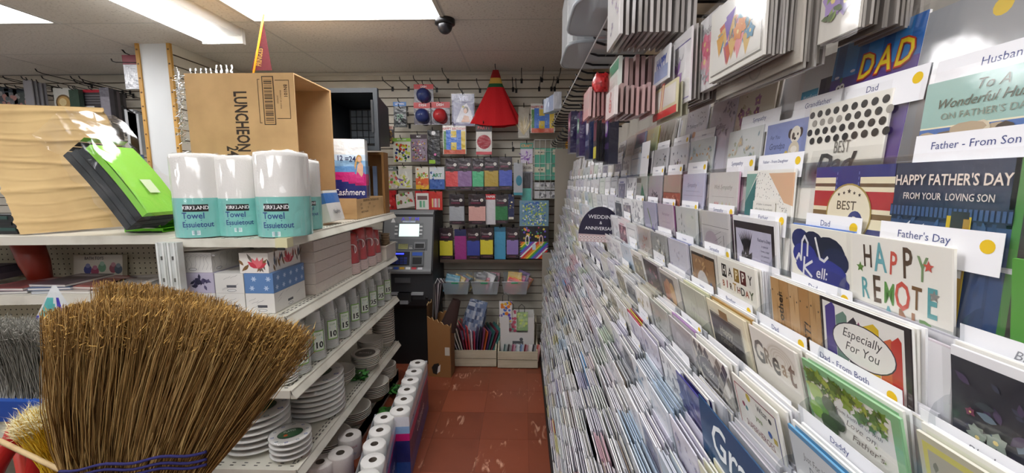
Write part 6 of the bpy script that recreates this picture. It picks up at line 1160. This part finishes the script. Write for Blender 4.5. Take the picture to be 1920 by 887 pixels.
hero(5, 3, 'dark bordered card with a sleeping white dog photograph', lambda m: (m.rect(-W, 0, W, CH, '#e3dfd6'), m.rect(-W + .004, 0, W - .010, .161, '#3a2f26'), m.rect(-W + .008, 0, W - .014, .155, '#a07a55'), rndleaves(m, 26, ['#b8905f', '#8a6545', '#c9a474'], -.045, .035, .09, .15), m.disc(-.008, .098, .026, '#d3cfcc', 16, .03), m.disc(.028, .10, .006, '#5a7aa8', 8, .012)), '#e9e6de')
hero(5, 4, 'lilac white card with a faint curled vine', soft('#cfccd8', ['#a8a2b8', '#bab6c6'], None, '#d6d4de', 3, 8), '#d9d7e2', edge='#8a94c8')
hero(5, 5, 'grey card crowded with dark and light petals', soft('#a8a9a6', ['#6a6c6a', '#d3d4d0', '#86887f', '#efeee8'], None, None, 14, 20), '#c9cac6')
hero(5, 6, 'card with a dusty red flower on warm grey in the fifth tier', soft('#bcb2ac', ['#a85a5a', '#b8786e', '#8a8078'], None, None, 6, 8), '#d6d0c8')
hero(6, 3, 'pale green card with one thin vertical line', lambda m: (m.rect(-W, 0, W, CH, '#cfd0bc'), m.line([(.016, .165), (.016, .04)], .0008, '#6a6c62'), m.scrawl(-.02, .0, .115, .02, .0009, '#8a8c7a', 4)), '#dadbc8', edge='#d9d9b4')
hero(6, 4, 'card with a sleeping baby in warm skin tones', lambda m: (m.rect(-W, 0, W, CH, '#d6d0c4'), m.rect(-W + .003, 0, .03, .16, '#6f6a6a'), m.disc(-.012, .13, .018, '#c8906a', 14, .024), m.disc(-.032, .118, .014, '#b87a5a', 12, .026), m.disc(.012, .12, .016, '#d9b078', 12, .03), m.disc(.026, .09, .007, '#d99a3a', 8)), '#dedbd6')
hero(6, 5, 'black and plum card with pink orchid petals', soft('#4a4046', ['#8a3f66', '#b06a8a', '#2f2a2e'], None, None, 8, 10), '#a8a2a4')
hero(7, 3, 'grey framed drawing card with a small dark chair sketch', lambda m: (m.rect(-W, 0, W, CH, '#c0bdbc'), m.rect(-W + .006, 0, W - .012, .158, '#b3b0b2'), m.disc(-.015, .125, .022, '#c9c6c8', 16), [m.line([(.01, .09 + q * .01), (.035, .1 + q * .01)], .0008, '#6a666a') for q in range(4)]), '#d3d0d0', edge='#b48ac0')
hero(7, 4, 'pale sage card with a soft sketched flower', soft('#bfc2ba', ['#a0a898', '#8f978c', '#cdd0c6'], None, None, 6, 8), '#cccfc6')

# header tags with their printed words
NTAG = [0]
def tagcard(k, j, s, label, dx=0, w=.10, dy=0, script=False, h=.026, roll=0, dot=True, plain=False):
    o = thing('category_tag', label, 'card tag', T(0, 0, 0))
    f = lean(k); x = xtop(k) - .0055 + .064 * math.tan(R(-f)); z = ztop(k) - .073 + dy + {1: .010, 2: .011}.get(k, 0)
    o.matrix_world = FR(x, yc(j) + dx, z, f, roll)
    m = MB(); m.box((-w / 2, -h + .004, -.0004), (w / 2, h / 2, 0), '#eeeef1'); tc_ = m.obj('tag_card', 'paper', o)
    m = MB(); m.z = .0002; n = max(4, len(s))
    sz = min(.0102, w * .70 / (n * .53)) if not plain else .006
    m.text(s, -.010 if dot else 0, .002, sz, '#8a8a90' if script else '#4a5486', .35 if script else 0)
    m.obj('lettering', 'paper', tc_)
    if dot:
        m = MB(); m.z = .0002; m.disc(w / 2 - .011, .001, .0058, '#e3bd1a', 16); m.obj('yellow_dot', 'paper', tc_)
tagcard(1, 0, 'Husband', 'white Husband tag above the teal card', -.038, .115, -.004, dot=False)
tagcard(1, 1, 'Dad', 'white Dad tag under the purple DAD card', -.05, .112, -.002)
tagcard(1, 2, 'Grandfather', 'white Grandfather tag in the top tier', -.085, .10, -.002, dot=False)
tagcard(1, 3, 'Sympathy', 'white Sympathy tag under the mauve magnolia card', -.08, .115, -.002, dot=False)
for j in (4, 5, 6): tagcard(1, j, 'Sympathy', 'small white Sympathy tag in the top tier, %s column' % CORD[j + 1], 0, .1, -.004, dot=(j == 5), plain=True)
tagcard(2, 0, 'Father - From Son', 'white Father - From Son tag under the stormy sky card', -.043, .125)
tagcard(2, 2, 'Father - From Daughter', 'white Father - From Daughter tag under the teddy bear card', -.03, .108, -.002)
tagcard(2, 3, 'Sympathy', 'white Sympathy tag under the watercolour flower card', -.05, .095)
for j in (4, 5, 6): tagcard(2, j, 'Sympathy', 'small white Sympathy tag in the second tier, %s column' % CORD[j + 1], 0, .1, 0, plain=True)
tagcard(2, 7, 'For Mother', 'tall blank white tag card standing up in the second tier', 0, .085, .045, h=.10, plain=True)
tagcard(3, 0, "Father's Day", "white Father's Day tag below the denim card", -.022, .112, .002)
tagcard(3, 1, 'Dad', 'white Dad tag covering the striped medal card', -.030, .09, .002)
tagcard(3, 2, 'Father', 'white Father tag under the dash pattern card', -.03, .095, -.002)
tagcard(3, 3, 'Sympathy', 'white Sympathy tag below the red tulips', -.014, .10)
for j in (4, 5, 6, 7): tagcard(3, j, 'Sympathy', 'small white Sympathy tag in the third tier, %s column' % CORD[j + 1], 0, .09, 0, plain=True, dot=(j != 6))
tagcard(4, 1, 'Dad', 'white Dad tag under the navy paint stroke card', -.03, .105, -.004)
tagcard(4, 2, ' ', 'blank white tag strip under the bird wing card', -.03, .11, -.006, dot=False)
tagcard(4, 3, 'Sympathy', 'white Sympathy tag under the framed branch card', -.024, .105)
for j in (4, 5): tagcard(4, j, 'Sympathy', 'small white Sympathy tag in the fourth tier, %s column' % CORD[j + 1], 0, .1, 0, plain=True, dot=False)
tagcard(5, 0, 'Dad - From Both', 'white Dad - From Both tag under the rainbow stripe card', .028, .125)
tagcard(5, 1, 'Dad', 'white Dad tag under the wooden plank card', .018, .11)
tagcard(5, 2, 'Brother', 'white Brother tag under the newspaper letter card', .01, .115, .004)
for j in (3, 4): tagcard(5, j, 'Birthday', 'small white tag in the fifth tier, %s column' % CORD[j + 1], 0, .1, 0, plain=True, dot=False)
tagcard(6, 0, 'Daddy', 'white Daddy tag in front of the green maple leaf card', .01, .13, .0, dot=False)
tagcard(6, 1, 'Dad - Humor', 'white Dad - Humor tag under the Great card', .012, .115, -.004)
tagcard(6, 3, 'Wedding', 'white tag with a yellow dot under the thin line card', 0, .1, 0, plain=True)
tagcard(7, 3, 'Shower', 'small curled white tag in the seventh tier', 0, .09, .01, plain=True, dot=False)
tagcard(4, -1, 'Blank', 'white Blank tag under the green banded dark card', .02, .10, .0, True, dot=False)
tagcard(5, -1, 'Blank', 'white Blank tag under the purple bouquet card', .03, .10, -.006, True, dot=False)
tagcard(6, -1, 'Blank', 'white Blank tag beside the sage green card', .02, .09, .0, True, dot=False)

# ordinary cards: a family of quiet designs, then every other pocket of the rack
PAL = [('white', '#e4e3e6', ['#c9c7cf', '#b3b2bc', '#d6c9cf']), ('cream', '#dedacb', ['#c4bba3', '#a8a08a', '#cfc09a']), ('lilac', '#cdcadb', ['#a8a3c0', '#8f8ab0', '#c2bcd4']),
       ('pale grey', '#cfd0d2', ['#9c9ea4', '#b3b5ba', '#7d8088']), ('pale green', '#cfd6c8', ['#9db39a', '#b4c4ae', '#86a088']), ('pale blue', '#c5d2de', ['#93aec8', '#7a9abc', '#b0c4d6']),
       ('blush pink', '#dfcdd0', ['#c78f9c', '#d9a8b2', '#b0707e']), ('light yellow', '#dedaae', ['#c9bd6a', '#d3c98a', '#b3a862']), ('silver', '#bfc1c6', ['#8b8d94', '#a4a6ad', '#6f7178'])]
GEN = []
rg = random.Random(5)
for pi, (nm, base, cols) in enumerate(PAL):
    for v, ds in enumerate(('flower sprays', 'a framed panel', 'a few lines of script', 'a dark picture', 'leafy stems')):
        m = MB(); card_base(m, CW, CH, mixc(base, '#ffffff', .35)); base = mixc(base, '#ffffff', .22); m.rect(-W + .002, .002, W - .002, CH - .002, base)
        if v == 0: rndflowers(m, 9, cols, -.045, .045, .08, .155, .005, .012, rg)
        elif v == 1: m.rect(-W + .012, .02, W - .012, CH - .014, cols[0]); m.rect(-W + .015, .023, W - .015, CH - .017, mixc(base, '#ffffff', .2)); m.scrawl(-.03, .03, .13, .005, .0012, cols[2], 8, rg); rndleaves(m, 6, cols, -.03, .03, .085, .12, rnd=rg)
        elif v == 2:
            for q in range(3): m.scrawl(-.036, .036, .145 - q * .018, .0055, .0013, mixc(cols[2], '#404048', .4), 9, rg)
        elif v == 3: m.rect(-W + .008, .02, W - .008, .15, mixc(cols[2], '#3a3a44', .45)); rndflowers(m, 6, cols, -.04, .04, .09, .145, .006, .014, rg); m.rect(-.03, .152, .03, .158, cols[1])
        else: rndleaves(m, 20, cols, -.045, .045, .085, .155, .012, .03, rg)
        me = m.mesh('greeting_card'); me.materials.append(MT['sleeved']); GEN.append((nm, ds, me, base))
def pocket_pal(k, j):
    r = random.random()
    if k >= 9 and r < .12: return random.choice([7, 6, 5])
    return random.choices(range(9), [24, 15, 17, 14, 7, 7, 5, 3, 8])[0]
cells = []
for k in range(1, NT + 1):
    for j in range(J0, J1 + 1):
        if (k, j) in BUSY: continue
        px, py = proj(xtop(k), yc(j), ztop(k) - .03); vis = 0 < px < 1930 and 0 < py < 895
        d = yc(j) if vis else 99; cells.append((d * d + (ztop(k) - EYE) ** 2, k, j))
cells.sort()
BUILT = {}
for d, k, j in cells:
    if k == 8 and j in (0, 1): BUSY.add((k, j)); continue
    if k == 1 and j > 15: continue
    pi = pocket_pal(k, j); BUILT[(k, j)] = pi
    if NCARD[0] >= 300 or d > 90: continue
    nm, ds, me, base = GEN[pi * 5 + random.randrange(5)]; NCARD[0] += 1
    tag(link('greeting_card', me, None, cardM(k, j, 0, ro(0, .005), ro(0, .004), ro(0, 1.2))), '%s card with %s, %s tier, %s column from near end' % (nm, ds.replace('a few lines of script','script'), ORD[k - 1], CORD[j + 1]), 'greeting card', 'greeting cards on the rack')
    BUILT[(k, j)] = (pi,)
bulk = MB()
def putcard(k, j, i, col, edge, art=None):
    h = CH; w = CW * random.uniform(.96, 1.07); st = len(bulk.v)
    bulk.box((-w / 2, .02, -.0024), (w / 2, h, 0), edge); bulk.poly([(-w / 2 + .001, .021, .0002), (w / 2 - .001, .021, .0002), (w / 2 - .001, h - .0015, .0002), (-w / 2 + .001, h - .0015, .0002)], col)
    if art:
        for q in range(3): x, y = ro(0, .03), ro(.13, .02); s = random.uniform(.006, .018); bulk.poly([(x - s, y - s * .7, .0005 + q * .0002), (x + s, y - s * .7, .0005 + q * .0002), (x + s * .6, y + s * .7, .0005 + q * .0002), (x - s * .6, y + s * .7, .0005 + q * .0002)], random.choice(art))
    bulk.xf(cardM(k, j, i, ro(0, .006), ro(-.002, .009), ro(0, 2.6)), st)
EDG = ['#efeef0', '#e3e2e6', '#d6d5da', '#f2efe4', '#c9c8d0', '#dcd6c4', '#e9e9ee', '#b9b7c2']
for k in range(1, NT + 1):
    for j in range(J0, J1 + 1):
        if k == 1 and j > 15 and random.random() < .5: continue
        pi = BUILT.get((k, j), 0); alone = not isinstance(pi, tuple) and (k, j) not in BUSY
        if (k, j) in BUSY: pi = 0
        pi = pi[0] if isinstance(pi, tuple) else pi
        nm, base, cols = PAL[pi]; base = mixc(base, '#ffffff', .2)
        n = random.randint(6, 9) if k > 3 else random.randint(4, 6)
        tint = random.random() < .28
        for i in range(0 if alone else (4 if (k, j) in BUSY else 1), n):
            e = mixc(random.choice(EDG), base, .45); e = mixc(e, random.choice(cols), .6) if tint else e
            if random.random() < .05: e = random.choice(['#5a5866', '#6f6a78', '#8a7a6a', '#4a4a58'])
            putcard(k, j, i, base, e, cols if i == 0 else None)
        if random.random() < .035 and k > 7:
            for i in range(3): putcard(k, j, i, (q := random.choice(['#3f8fc8', '#c8b84a', '#b83a4a', '#8a5aa0', '#d9a03a', '#5a9a6a'])), q)
o = bulk.obj('greeting_cards', 'sleeved'); stuff(tag(o, 'densely packed pale greeting cards filling the lower and far tiers of the rack', 'greeting cards'))
# white tag strips of the far columns
tb = MB(); tb.box((-.045, -.03, -.0004), (.045, .014, 0), '#f1f1f4'); tb.z = .0002; tb.scrawl(-.02, .018, -.002, .0022, .0009, '#8088a0', 6); tb.disc(.036, 0, .004, '#d9c23a', 8); tbm = tb.mesh('category_tag'); tbm.materials.append(MT['paper'])
for k in range(1, 10):
    for j in range(5, 24):
        if k == 1 and j > 16: continue
        if k <= 3 and j < 8 or k > 3 and random.random() < .45 or random.random() < .12: continue
        f = lean(k); tag(link('category_tag', tbm, None, FR(xtop(k) - .0035 + .062 * math.tan(R(-f)), yc(j) + ro(0, .012), ztop(k) - .06 + ro(0, .004), f, ro(0, 2))), 'small white tag strip, %s tier, %s column from the near end' % (ORD[k - 1], CORD[j + 1]), 'card tag', 'small tag strips along the rack')
# wedding sign and Grad sign
p = atY(1125, 440, 1.66)
t = thing('header_sign', 'dark round topped WEDDING & ANNIVERSARY sign with a lace edge', 'sign', FW(p[0], p[1], p[2], 4, -3))
m = MB(); N_ = 24; rr = .086; ry = .112
pts = [(rr * math.cos(math.pi * i / N_), ry * math.sin(math.pi * i / N_)) for i in range(N_ + 1)]
m.poly([(x, y, 0) for x, y in pts], '#241f3a'); m.poly([(x, y, -.003) for x, y in pts[::-1]], '#241f3a')
for i in range(N_): m.poly([(*pts[i], -.003), (*pts[i + 1], -.003), (*pts[i + 1], 0), (*pts[i], 0)], '#241f3a')
m.obj('sign_board', 'satin', t)
m = MB(); m.z = .0004; m.text('WEDDING', .002, .070, .021, '#e6e6ea', 0, 1.05, .01); m.text('&', 0, .047, .017, '#e6e6ea'); m.text('ANNIVERSARY', 0, .024, .0185, '#e6e6ea', 0, 1.02, .01); m.obj('lettering', 'paper', t)
m = MB(); m.box((-.085, -.03, -.002), (.085, 0, .001), '#c9b0b0'); m.z = .0013
for q in range(12): m.disc(-.077 + q * .014, -.012, .006, '#e9dede', 10); m.disc(-.077 + q * .014, -.012, .003, '#8a7a7c', 8); m.disc(-.07 + q * .014, -.024, .005, '#ddd2d2', 8)
m.obj('lace_edge', 'paper', t)
k = 8; t = thing('header_sign', 'large teal blue Grad sign card at the lower right', 'sign', FR(xtop(8) - .008 + .026, .530, ztop(8) - .148, -9))
m = MB(); m.box((-.11, 0, -.002), (.10, .165, 0), '#17466e'); m.obj('sign_board', 'print', t)
m = MB(); m.z = .0003; m.text('Grad', .0, .120, .074, '#dfe6ea', .12, .95, .01); m.scrawl(-.03, .05, .07, .012, .002, '#9ab4c4', 9); m.obj('lettering', 'paper', t)
# ================================================================ goods hanging above the card rack
HX, HZ = .215, 2.05
rk = MB(); rk.box((-.003, -.012, -.02), (0, .012, .02), '#17171a'); rk.tube([(0, 0, 0), (-.36, 0, .004), (-.385, 0, .012), (-.395, 0, .03)], .0042, 6, '#17171a'); RK = rk.mesh('display_hook'); RK.materials.append(MT['wire'])
OR24 = OR18 + ['nineteenth', 'twentieth', 'twenty-first', 'twenty-second', 'twenty-third', 'twenty-fourth', 'twenty-fifth', 'twenty-sixth', 'twenty-seventh', 'twenty-eighth', 'twenty-ninth', 'thirtieth']
for q in range(22): tag(link('display_hook', RK, None, T(.63, .98 + q * .12, HZ + .0)), 'long black hook above the cards, %s from the near end' % OR24[q], 'hook', 'long black hooks over the rack')
for q in range(14): tag(link('display_hook', RK, None, T(.63, 1.45 + q * .16, HZ - .16)), 'lower long black hook above the cards, %s from the near end' % OR24[q], 'hook', 'lower long black hooks over the rack')
for q in range(9): tag(link('display_hook', RK, None, T(.63, .50 + q * .10, 2.12 + .0 * q)), 'upper near black hook above the cards, %s from the near end' % OR24[q], 'hook', 'upper near black hooks over the rack')
m = MB(); m.tube([(HX + .02, .95, HZ + .006), (HX + .02, 3.55, HZ + .006)], .0022, 6, '#e6e6e6'); one(m, 'label_rail', 'thin white rail along the tips of the long black hooks', 'rail', 'plastic')
# clear bins lying on the hooks
for i, (x0, y0, y1, z0, hgt) in enumerate(((.135, 1.12, 1.40, HZ + .012, .22), (.15, 1.46, 1.78, HZ + .012, .20))):
    t = thing('clear_bin', 'frosted clear plastic bin on top of the hooks, %s one' % ['near', 'far'][i], 'bin', T(x0, y0, z0), 'clear plastic bins'); L_ = y1 - y0; m = MB(); P = []
    for a in range(24):
        th_ = 2 * math.pi * a / 24; sq = lambda c: math.copysign(abs(c) ** .35, c); P.append((.14 + .14 * sq(math.cos(th_)), L_ / 2 + L_ / 2 * sq(math.sin(th_))))
    for a in range(24):
        b = (a + 1) % 24; m.poly([(P[a][0], P[a][1], 0), (P[b][0], P[b][1], 0), (P[b][0], P[b][1], hgt), (P[a][0], P[a][1], hgt)], '#ffffff', True)
    m.poly([(x, y, 0) for x, y in P[::-1]], '#ffffff'); m.obj('bin_body', 'bin_plastic', t)
    m = MB(); m.tube([(x * 1.02, y, .004) for x, y in P + P[:1]], .006, 6, '#dfe3e5', False); m.obj('lower_rim', 'bin_plastic', t)
    m = MB(); soft_box(m, .16, .15, .12, lambda u, v: ['#c9c9cc', '#d98a7a', '#b8c0c8', '#e0dcd6'][int(u * 3.9)], 8, 6); m.obj('contents', 'film_print', t, T(.14, L_ * .3, .008))
def hstack(name, cat, label, rest, pxl, pxr, pyt, pyb, X, n, gap, body, art, edge='#cfcac4', th=.003, hookZ=None, jit=.004, matn='sleeved', rows=None, grp=None):
    """n flat bags hung one behind the other along a hook; the first one shows its face"""
    a = atX(pxl, (pyt + pyb) / 2, X); b0 = atX(pxr, pyb, X); b1 = atX(pxr, pyt, X); y0, y1 = b0[1], a[1]; w_ = y1 - y0; z0, h_ = b0[2], b1[2] - b0[2]
    for i in range(n):
        M = FR(X + i * gap, y1 + ro(0, jit), z0 + ro(0, jit), ro(0, 1.0), ro(0, 1.0))
        if i == 0:
            t = thing(name, label, cat, M, grp); m = MB(); m.box((0, 0, -th), (w_, h_, 0), body); m.obj('bag', 'print', t); m = MB(); m.z = .0004; art(m, w_, h_); m.obj('printed_front', matn, t)
            m = MB(); m.poly([(-.004, -.008, .003), (w_ + .004, -.008, .003), (w_ + .004, h_ + .006, .003), (-.004, h_ + .006, .003)], '#ffffff'); m.obj('clear_wrap', 'film', t)
        else:
            m = MB(); m.box((0, 0, -th), (w_, h_, 0), mixc(edge, random.choice(['#8a847e', '#e6e2de', '#5a5550']), random.uniform(.1, .5))); one(m, name, rest + ', %s back' % OR24[i], cat, 'sleeved', M, grp)
    return y0, y1, z0, h_
def bunting(m, w_, h_):
    m.rect(.012, .012, w_ - .008, h_, '#e3e1da'); cs = ['#c8583a', '#d8a03a', '#7a5ab0', '#e0949a', '#4a90a8', '#d8b46a']
    for q in range(24): x, y = random.uniform(.015, w_ - .05), random.uniform(.04, h_ * .8); m.flat([(x, y), (x + .028, y + .005), (x + .010, y - .028)], cs[q % 6])
    m.text('Well', w_ * .62, h_ * .60, .022, '#5a7a86', .2); m.text('Wishes', w_ * .6, h_ * .48, .022, '#5a7a86', .2); rndflowers(m, 4, ['#c84a6a', '#3f86a8', '#d88a4a'], w_ * .55, w_ * .9, .03, .07, .01, .016); m.line([(.008, .008), (w_ - .006, .008), (w_ - .006, h_)], .0014, '#6a665f')
hstack('gift_bag', 'gift bag', 'large clear wrapped bag with colourful bunting triangles hanging above the cards', 'bag in the stack behind the bunting bag', 1337, 1432, -60, 100, .30, 13, .0045, '#dedbd2', bunting, '#7f7a74', grp='bunting bag stack')
hstack('gift_bag', 'gift bag', 'wide plain bag bottom below the bunting bag', 'plain bag behind the bunting stack', 1352, 1500, -40, 122, .335, 6, .005, '#b9b2a6', lambda m, w_, h_: (m.disc(w_ * .55, h_ * .2, .018, '#a39c90', 16), m.disc(w_ * .55, h_ * .2, .015, '#b9b2a6', 16)), '#8a847c', grp='plain bag stack')
hstack('gift_bag', 'gift bag', 'white bag with a drawn purple gift and ribbon borders', 'bag behind the purple gift bag', 1253, 1292, 52, 186, .295, 8, .008, '#e3e0e0', lambda m, w_, h_: (m.line([(.004, h_ * .86), (w_ - .004, h_ * .84)], .002, '#7a70b0'), m.line([(.004, .008), (w_ - .004, .008)], .002, '#7a70b0'), m.flat([(w_ * .3, h_ * .3), (w_ * .62, h_ * .3), (w_ * .66, h_ * .46), (w_ * .28, h_ * .46)], '#b08ac0'), m.leaf(w_ * .46, h_ * .46, .03, .012, 2.2, '#9a6ab0'), m.leaf(w_ * .46, h_ * .46, .03, .012, 1.0, '#9a6ab0'), m.scrawl(w_ * .25, w_ * .7, h_ * .66, .006, .0012, '#7a7a8a', 6), m.line([(w_ * .46, h_ * .3), (w_ * .46, h_ * .46)], .003, '#8a5aa8')), '#8f8a84', grp='purple gift bag stack')
hstack('gift_bag', 'gift bag', 'white bag with big pink roses hanging beside the bunting bag', 'bag behind the pink rose bag', 1312, 1342, 18, 158, .315, 6, .006, '#e0dede', lambda m, w_, h_: (rndflowers(m, 12, ['#d9708a', '#c8506e', '#e39aac'], .02, w_ - .02, h_ * .25, h_ * .65, .016, .028), m.text('Wedding', w_ / 2, h_ * .8, .016, '#6a6a70', .3), rndleaves(m, 14, ['#9aa0a4', '#c0c4c6'], .01, w_ - .02, .02, h_ * .25)), '#95908a', grp='pink rose bag stack')
hstack('gift_bag', 'gift bag', 'bag with green stems and violet flowers near the DAD card', 'bag behind the violet flower bag', 1541, 1606, -120, 50, .35, 12, .006, '#cfcac0', lambda m, w_, h_: (rndflowers(m, 10, ['#8a76b0', '#a48ac0', '#6a5a96'], .02, w_ - .02, .02, h_ * .6, .012, .02), rndleaves(m, 16, ['#8aa05a', '#a8b07a', '#5a6a44'], .01, w_ - .02, .02, h_ * .7)), '#7a746c', grp='violet flower bag stack')
hstack('gift_bag', 'gift bag', 'pink bag corner at the top edge of the picture', 'bag behind the pink one', 1462, 1500, -80, 18, .345, 4, .006, '#cf9ab0', lambda m, w_, h_: m.rect(.006, .01, w_ - .006, h_, '#d9aabc'), '#8a7a80', grp='pink bag stack')
hstack('card_pack', 'card pack', 'white boxed card pack with a lilac picture, first of the top stack', 'card pack in the top stack above the hooks', 1141, 1162, -60, 62, .185, 13, .0115, '#d6d3d0', lambda m, w_, h_: rndflowers(m, 6, ['#b8a4c4', '#9a8ab0'], .01, w_ - .01, .02, h_ - .02), '#bdb8b4', .006, grp='card packs above the hooks')
hstack('candle_pack', 'candle pack', 'yellow edged pack with a large number 1 candle', 'pack behind the number 1 candle', 1225, 1266, 150, 213, .28, 3, .01, '#d8d2a8', lambda m, w_, h_: (m.rect(.008, .02, w_ - .006, h_ - .006, '#e6e4dc'), m.text('1', w_ * .4, h_ * .55, .075, '#c8452f', .2, 1, .06), m.text('1', w_ * .4, h_ * .55, .075, '#e9d9a8', .2, 1, .01), m.rect(0, 0, w_, .014, '#d8322f')), '#d9d8b0', grp='number candle packs')
hstack('candle_pack', 'candle pack', 'white pack with blue block letters above the number 1 candle', 'pack behind the blue letters', 1226, 1252, 86, 148, .275, 3, .01, '#dcdcdc', lambda m, w_, h_: (m.text('HAPPY', w_ / 2, h_ * .62, .024, '#2f55b0', 0, .8, .06), m.rect(.006, .006, w_ - .006, .03, '#8fa0c8')), '#d6d6d6', grp='blue letter packs')
pk = ['#8a5a58', '#a06a66', '#7a4a4c', '#b08480']
hstack('candle_pack', 'candle pack', 'green and white pack at the front of the red topped stack', 'dusky pink pack with red header in the near stack', 1143, 1158, 108, 186, .205, 10, .0125, '#cfd6cc', lambda m, w_, h_: (m.rect(0, h_ * .7, w_, h_ * .95, '#4a9a74'), m.rect(.004, .02, w_ - .004, h_ * .6, '#e0dcd6')), '#8a5f5e', .008, grp='dusky pink packs')
for i in range(10): m = MB(); m.box((0, 0, -.009), (.07, .028, .001), '#a3262c'); tag(m.obj('header_strip', 'print', None, FR(.217 + i * .0125, .968, 1.905)), 'red header strip of the dusky pink packs, %s' % OR24[i], 'header card', 'red header strips')
hstack('candle_pack', 'candle pack', 'white and red pack with a number 6 candle', 'pale pink pack behind the number 6 candle', 1136, 1152, 160, 212, .19, 8, .011, '#e0d8d4', lambda m, w_, h_: (m.text('6', w_ / 2, h_ * .5, .055, '#c8352f', 0, 1, .05), m.text('6', w_ / 2, h_ * .5, .055, '#e6cfc8', 0, 1, .0)), '#c49a98', .006, grp='number 6 candle packs')
hstack('candle_pack', 'candle pack', 'pale pink pack at the front of the far candle stack', 'pink pack in the far candle stack', 1094, 1104, 165, 218, .17, 9, .0105, '#d9b4b0', lambda m, w_, h_: m.rect(.004, .02, w_ - .004, h_ * .8, '#e3cfcc'), '#c08a88', .006, grp='pale pink candle packs')
m = MB(); soft_box(m, .03, .045, .03, lambda u, v: random.choice(['#b81f22', '#c8383a', '#9a1519']), 6, 8); one(m, 'red_bow', 'bright red shiny bow between the candle packs', 'bow', 'film_print', T(*atX(1128, 172, .20)))
dk = [('#2a2348', '#b83a6a'), ('#3a2a5a', '#4aa86a'), ('#1f2a50', '#d8d8e0'), ('#2f2a44', '#6ab8d8'), ('#26263a', '#8a5ab0')]
for i, (c, d) in enumerate(dk):
    a = atX(1068 + i * 13, 212, .20 + .012 * i); m = MB(); m.box((0, 0, -.03), (.10, .17, 0), c); m.z = .0006; m.disc(.05, .12, .03, d, 14); m.rect(.01, .05, .09, .07, mixc(c, d, .4)); m.disc(.05, .12, .018, '#e0dce6', 10); m.rect(.02, .0, .08, .035, '#1a1a30')
    one(m, 'toy_pack', 'dark purple toy pack with bright disc above far cards, %s from left' % OR18[i], 'toy pack', 'film_print', FR(.20 + .02 * i, a[1] + .05, a[2] - .17), 'dark toy packs over the far cards')
for i in range(6):
    a = atX(1128 + i * 6, 225, .27 + .012 * i); m = MB(); m.box((0, 0, -.008), (.07, .14, 0), '#17171a'); m.z = .0006; m.rect(.008, .01, .062, .05, '#d8cf3a' if i % 2 == 0 else '#3a3a40'); m.rect(.008, .07, .062, .13, '#2f4a2a' if i % 3 else '#6a2a3a'); one(m, 'glove_pack', 'black pack with a yellow strip under the candle packs, %s from the left' % OR18[i], 'pack', 'film_print', FR(.25 + .012 * i, a[1] + .04, a[2] - .14), 'black packs over the far cards')
for i in range(5): m = MB(); m.box((0, 0, 0), (.04, .07, .09), random.choice(['#9aa4b4', '#c0c4cc', '#7f8aa0'])); m.z = 0; one(m, 'cable_pack', 'grey blue blister pack at the aisle end of the hooks, %s' % OR18[i], 'pack', 'film_print', T(.17 + .01 * i, 2.35 + i * .16, 2.0 + .02 * i) @ RZ(20 * i), 'blister packs at the hook tips')
